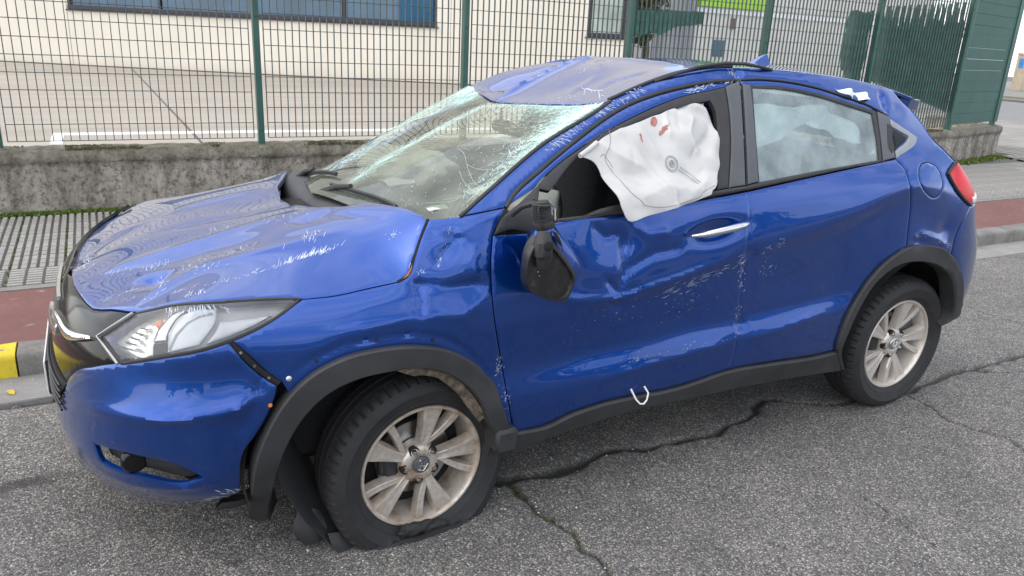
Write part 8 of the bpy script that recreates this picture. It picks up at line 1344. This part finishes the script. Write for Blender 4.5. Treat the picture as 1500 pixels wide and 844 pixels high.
blot([B_(964,176),B_(970,173),B_(974,176),B_(972,182),B_(966,187),B_(961,185)], 1); blot([B_(970,194),B_(976,188),B_(984,184),B_(986,187),B_(979,192),B_(973,198),B_(969,198)], 2); blot([B_(937,197),B_(939,195),B_(940,203),B_(938,210),B_(937,205)], 3)
blot([B_(987,184),B_(992,180),B_(989,186)], 4)
MB().tube(onbag(*np.array([SD['air_front'][0], SD['air_front'][2], SD['air_front'][5]]).T, .0), .009, 8).obj('airbag_roll', M['cloth'], AB)
wr2 = lambda u, z: .012*np.sin(u*26+z*30)+.010*np.sin(u*11-z*44)+.007*np.sin(z*70+np.sin(u*20)*2)
AR = panel('curtain_airbag', SD['air_rear'], Sc, M['clothteal'], CAR, h=.014, off=-.055, flange=.003, edge=.001, gap=0, thick=True, fn=wr2, label='pale deflated curtain airbag behind the rear door glass')
panel('fabric_scrap', SD['tissue'], Sc, M['clothteal'], CAR, h=.010, off=.012, flange=.003, edge=.001, thick=True, fn=lambda u,z: .012*np.sin(u*60)+.006*np.sin(z*120), label='scrap of pale cloth caught at the top of the rear door')
# ------------------------------------------------------------------ interior
def pad(name, a, b, mat, parent, p=3.2, n=20, M_=None, fn=None):
    """soft rounded block"""
    c = (np.array(a)+np.array(b))/2; h = (np.array(b)-np.array(a))/2; V = []; F = []
    for i in range(n+1):
        t = math.pi*i/n-math.pi/2
        for j in range(2*n):
            f = math.pi*j/n; q = np.array([math.cos(t)*math.cos(f), math.cos(t)*math.sin(f), math.sin(t)]); q = np.sign(q)*np.abs(q)**1; L_ = (np.abs(q)**p).sum()**(1/p); v = q/L_*h
            if fn: v = fn(v, h)
            v = v+c; V.append(tuple(M_ @ Vector(v)) if M_ is not None else tuple(v))
    for i in range(n):
        for j in range(2*n): k = (j+1) % (2*n); F.append((i*2*n+j, i*2*n+k, (i+1)*2*n+k, (i+1)*2*n+j))
    return obj(name, V, F, mat, parent, sharp=None)
def seat(x, y):
    s = pad('seat', (x-.27,y-.24,.42), (x+.26,y+.24,.62), M['seat'], CAR)
    Mb = Matrix.Translation((x+.24,y,.60)) @ Matrix.Rotation(R(18),4,'Y'); pad('backrest', (-.08,-.24,-.05), (.07,.24,.58), M['seat'], s, 3.0, 20, Mb)
    pad('headrest', (-.06,-.13,.63), (.05,.13,.82), M['seat'], s, 2.6, 16, Mb)
    m = MB()
    for d in (-.05,.05): m.tube([Mb @ Vector((0,d,.55)), Mb @ Vector((0,d,.68))], .006, 6)
    m.obj('headrest_rod', M['satin'], s); return s
seat(1.15,-.36); seat(1.15,.36)
s = pad('rear_seat', (1.85,-.62,.44), (2.35,.62,.64), M['seat'], CAR); Mb = Matrix.Translation((2.38,0,.60)) @ Matrix.Rotation(R(20),4,'Y'); pad('backrest', (-.08,-.62,-.05), (.07,.62,.58), M['seat'], s, 4, 24, Mb)
for y in (-.36,.36):
    pad('headrest', (-.05,y-.12,.60), (.05,y+.12,.76), M['seat'], s, 2.6, 16, Mb)
m = MB().tube([(2.14,-.46,1.12),(2.135,-.46,1.19),(2.14,-.445,1.225),(2.145,-.40,1.24),(2.15,-.36,1.225),(2.15,-.345,1.19),(2.15,-.345,1.12)], .009, 8); m.obj('headrest_reflection', M['white'], s)  # white tube stands in for the loop reflected by the headrest
def dash_f(v, h): v = v.copy(); v[2] -= .10*max(0, v[0]/h[0]) ; return v
D = pad('dashboard', (.02,-.72,.72), (.68,.72,1.03), M['dash'], CAR, 5, 28, None, dash_f)
pad('instrument_hood', (.42,-.56,.92), (.66,-.18,1.05), M['dash'], D, 3.5, 16)
pad('centre_console', (.55,-.14,.40), (1.25,.14,.72), M['dash'], CAR, 5, 16)
a = np.linspace(0, 2*np.pi, 40, endpoint=False); Rs = Matrix.Translation((.80,-.36,.92)) @ Matrix.Rotation(R(-62),4,'Y')
m = MB().tube([Rs @ Vector((.18*math.cos(t), .18*math.sin(t), 0)) for t in a], .014, 10, closed=True); ST = m.obj('steering_wheel', M['black'], CAR)
m = MB()
for t in (0, 2.2, -2.2): m.tube([Rs @ Vector((0,0,-.02)), Rs @ Vector((.17*math.cos(t),.17*math.sin(t),0))], .013, 8)
m.obj('wheel_spoke', M['black'], ST)
crump = lambda s: (lambda v, h: v*(1+.22*np.sin(v[0]*37+s)*np.sin(v[1]*31)*np.sin(v[2]*45+1)))
pad('driver_airbag', (-.20,-.19,-.02), (.20,.19,.08), M['cloth'], ST, 2.2, 24, Rs, crump(1))
pad('passenger_airbag', (.36,.05,.98), (.74,.56,1.14), M['cloth'], CAR, 2.2, 28, None, crump(3))
pad('airbag_fold', (.60,-.50,.98), (.82,-.16,1.075), simple('print_cloth', (.62,.56,.54), .9, 0, .1, 12), CAR, 2.6, 20, None, crump(2))
sheet('paper', [[(.285,-.60,1.072),(.285,-.57,1.076),(.29,-.54,1.07)],[(.31,-.61,1.078),(.315,-.58,1.084),(.32,-.545,1.078)],[(.345,-.62,1.082),(.35,-.585,1.088),(.35,-.555,1.082)]], M['cloth'], CAR, .002, 2)
sheet('paper', [[(.36,.02,1.035),(.37,.10,1.04),(.37,.18,1.03)],[(.42,.0,1.045),(.43,.10,1.052),(.43,.19,1.04)],[(.48,.01,1.045),(.48,.10,1.05),(.48,.17,1.04)]], M['cloth'], CAR, .002, 2)
panel('headliner', [(1.0,-.52),(1.0,.50),(1.5,.55),(2.55,.55),(2.55,-.55),(1.5,-.55)], lambda x,y: RO(x,y)-np.array([0,0,.03]), M['liner'], ROOF, h=.06, flange=0)
for sgn in (False, True):
    panel('door_card', [(.52,.45),(1.45,.45),(1.45,1.11),(.55,1.07)], Sc, M['grey'], CAR, h=.06, off=-.06 if sgn else -.075, flange=0, mirror=sgn)
    panel('door_card', [(1.50,.45),(2.12,.50),(2.25,1.15),(1.50,1.12)], Sc, M['grey'], CAR, h=.06, off=-.06 if sgn else -.075, flange=0, mirror=sgn)
MB().box((.3,-.74,.36),(3.0,.74,.42)).obj('floor', M['grey'], CAR)
m = MB().tube([(.86,.02,1.33),(.86,.02,1.29)], .008, 6); RV = m.obj('mirror_bracket', M['black'], CAR); pad('rear_view_mirror', (.855,-.10,1.235), (.89,.12,1.295), M['black'], RV, 3, 12)
# ------------------------------------------------------------------ wipers
def wiper(base, knee, tip, lift=.012):
    f = lambda q: WS(np.array([q[0]]), np.array([q[1]]))[0]
    b, k, t_ = Vector(base), Vector(f(knee))+Vector((0,0,lift+.012)), Vector(f(tip))+Vector((0,0,lift))
    m = MB().tube([b+Vector((0,0,-.02)), b, b.lerp(k,.5)+Vector((0,0,.008)), k], [.018,.015,.011,.009], 8); A_ = m.obj('wiper', M['black'], CAR)
    L_ = [Vector(f((knee[0]+(tip[0]-knee[0])*s+(base[0]-knee[0])*0, knee[1]+(tip[1]-knee[1])*s)))+Vector((0,0,.012)) for s in np.linspace(-.5,1,12)]
    MB().tube(L_, .0065, 6).obj('wiper_blade', M['clad'], A_); MB().tube([p+Vector((0,0,-.008)) for p in L_], .004, 4).obj('wiper_rubber', M['rubber'], A_); return A_
wiper((.085,-.02,1.035), (.135,-.22), (.20,-.52)); wiper((.10,.44,1.01), (.13,.30), (.15,.02))
# ------------------------------------------------------------------ fractures in the windscreen
def fract():
    rg = np.random.default_rng(5); m = MB()
    def pt(q): return WS(q[:,0], q[:,1])+np.array([-.0006,0,.0016])
    def walk(p, ang, n, st, jit, w):
        Q = [p]
        for _ in range(n): ang += rg.normal(0, jit); Q.append(Q[-1]+st*np.array([math.cos(ang), math.sin(ang)]))
        Q = np.array(Q); Q = Q[inside(Q, WIN_IN)] if len(Q) else Q
        if len(Q) < 2 or np.max(np.hypot(*np.diff(Q, axis=0).T)) > st*2.5: return Q
        P = pt(Q); V, F = strip(P, np.tile([-.45,0,.9],(len(P),1)), w); m.add(V, F); return Q
    def along(L_, t): L_ = np.array(L_); s = t*(len(L_)-1); i = min(int(s), len(L_)-2); return L_[i]+(L_[i+1]-L_[i])*(s-i)
    # dense crushing along the near pillar, heaviest at the top corner
    for _ in range(900):
        t = rg.beta(2.6,1.1); p = along(WK_near, t)+np.array([-abs(rg.normal(0,.05)), abs(rg.normal(0,.028+.05*t))]); walk(p, rg.uniform(0,6.28), rg.integers(2,6), .008, .7, rg.uniform(.0006,.0016))
    for _ in range(260):
        t = rg.uniform(.55,1); p = along(WK_near, t)+np.array([-abs(rg.normal(0,.02)), .01+abs(rg.normal(0,.018))]); walk(p, rg.normal(.5,.4), rg.integers(2,6), .010, .3, rg.uniform(.001,.0026))
    for _ in range(420):
        t = rg.uniform(0,1); p = along(WK_top, t)+np.array([-abs(rg.normal(0,.10))*(.4+t), rg.normal(0,.02)]); walk(p, rg.uniform(0,6.28), rg.integers(2,5), .008, .8, rg.uniform(.0005,.0011))
    # burst at the far upper corner and along the buckle
    for _ in range(300):
        p = along(WK_farc, rg.uniform(0,.7))+rg.normal(0,.03,2); walk(p, rg.uniform(0,6.28), rg.integers(3,8), .011, .5, rg.uniform(.0007,.0020))
    for _ in range(520):
        p = along([(.80,.45),(.55,.38),(.33,.25),(.20,.17)], rg.uniform(0,1))+rg.normal(0,.035,2); walk(p, rg.normal(3.5,.9), rg.integers(2,7), .010, .5, rg.uniform(.0006,.0015))
    for _ in range(200):
        p = along(WK_fold, rg.uniform(0,1))+rg.normal(0,.016,2); walk(p, rg.normal(.25,.5), rg.integers(3,8), .012, .3, rg.uniform(.0006,.0014))
    # long cracks and a fine scatter over the whole screen
    for _ in range(16):
        p = along(WK_near, rg.uniform(.1,1))+np.array([-.01,.02]); walk(p, rg.normal(2.3,.6), rg.integers(6,16), .022, .10, .0007)
    for _ in range(9):
        p = along(WK_fold, rg.uniform(0,1)); walk(p, rg.uniform(0,6.28), rg.integers(5,12), .022, .10, .0006)
    for _ in range(900):
        p = np.array([rg.uniform(.15,.95), rg.uniform(-.7,.65)]); walk(p, rg.uniform(0,6.28), rg.integers(1,3), .006, .5, rg.uniform(.0005,.0010))
    m.obj('glass_fracture', M['crack'], WIN, smooth=False, kind='stuff')
WIN_IN = resample(w_poly, .03)
fract()
# ------------------------------------------------------------------ scratches through the paint
def scratches():
    rg = np.random.default_rng(9); sets = {}
    for sf, pl, n, d, ln, spread, w in SCR:
        m = sets.setdefault(sf, MB()); pl = np.array(pl); seg = np.hypot(*np.diff(pl, axis=0).T); cum = np.r_[0, np.cumsum(seg)]/seg.sum()
        cl = rg.random(max(2, n//9))
        for _ in range(n):
            t = rg.random() if rg.random() < .35 else np.clip(cl[rg.integers(len(cl))]+rg.normal(0,.03), 0, 1)
            p = np.array([np.interp(t, cum, pl[:,0]), np.interp(t, cum, pl[:,1])])+rg.normal(0, spread*.6, 2)
            L_ = rg.uniform(*ln)*(.5 if rg.random() < .4 else 1); v = np.array(d)*L_; v = v+rg.normal(0,.18,2)*np.hypot(*v)
            q = p+np.linspace(0,1,4)[:,None]*v+rg.normal(0,.0008,(4,2))
            if sf == 'S': P, nn = on(q[:,0], q[:,1]); 
            else:
                f = {'H': H, 'R': RO}[sf]; e = 5e-4; a, b = q[:,0], q[:,1]; P = f(a,b); nn = np.cross(f(a+e,b)-f(a-e,b), f(a,b+e)-f(a,b-e)); nn /= np.linalg.norm(nn, axis=1, keepdims=True)
            V, F = strip(P+nn*.0011, nn, np.array([.25,1,.8,.2])*w*rg.uniform(.5,1.25)); m.add(V, F)
    for sf, m in sets.items(): m.obj('paint_scratches', M['scr'], {'H': BON, 'R': ROOF, 'S': DOOR}[sf], smooth=False, kind='stuff')
scratches()
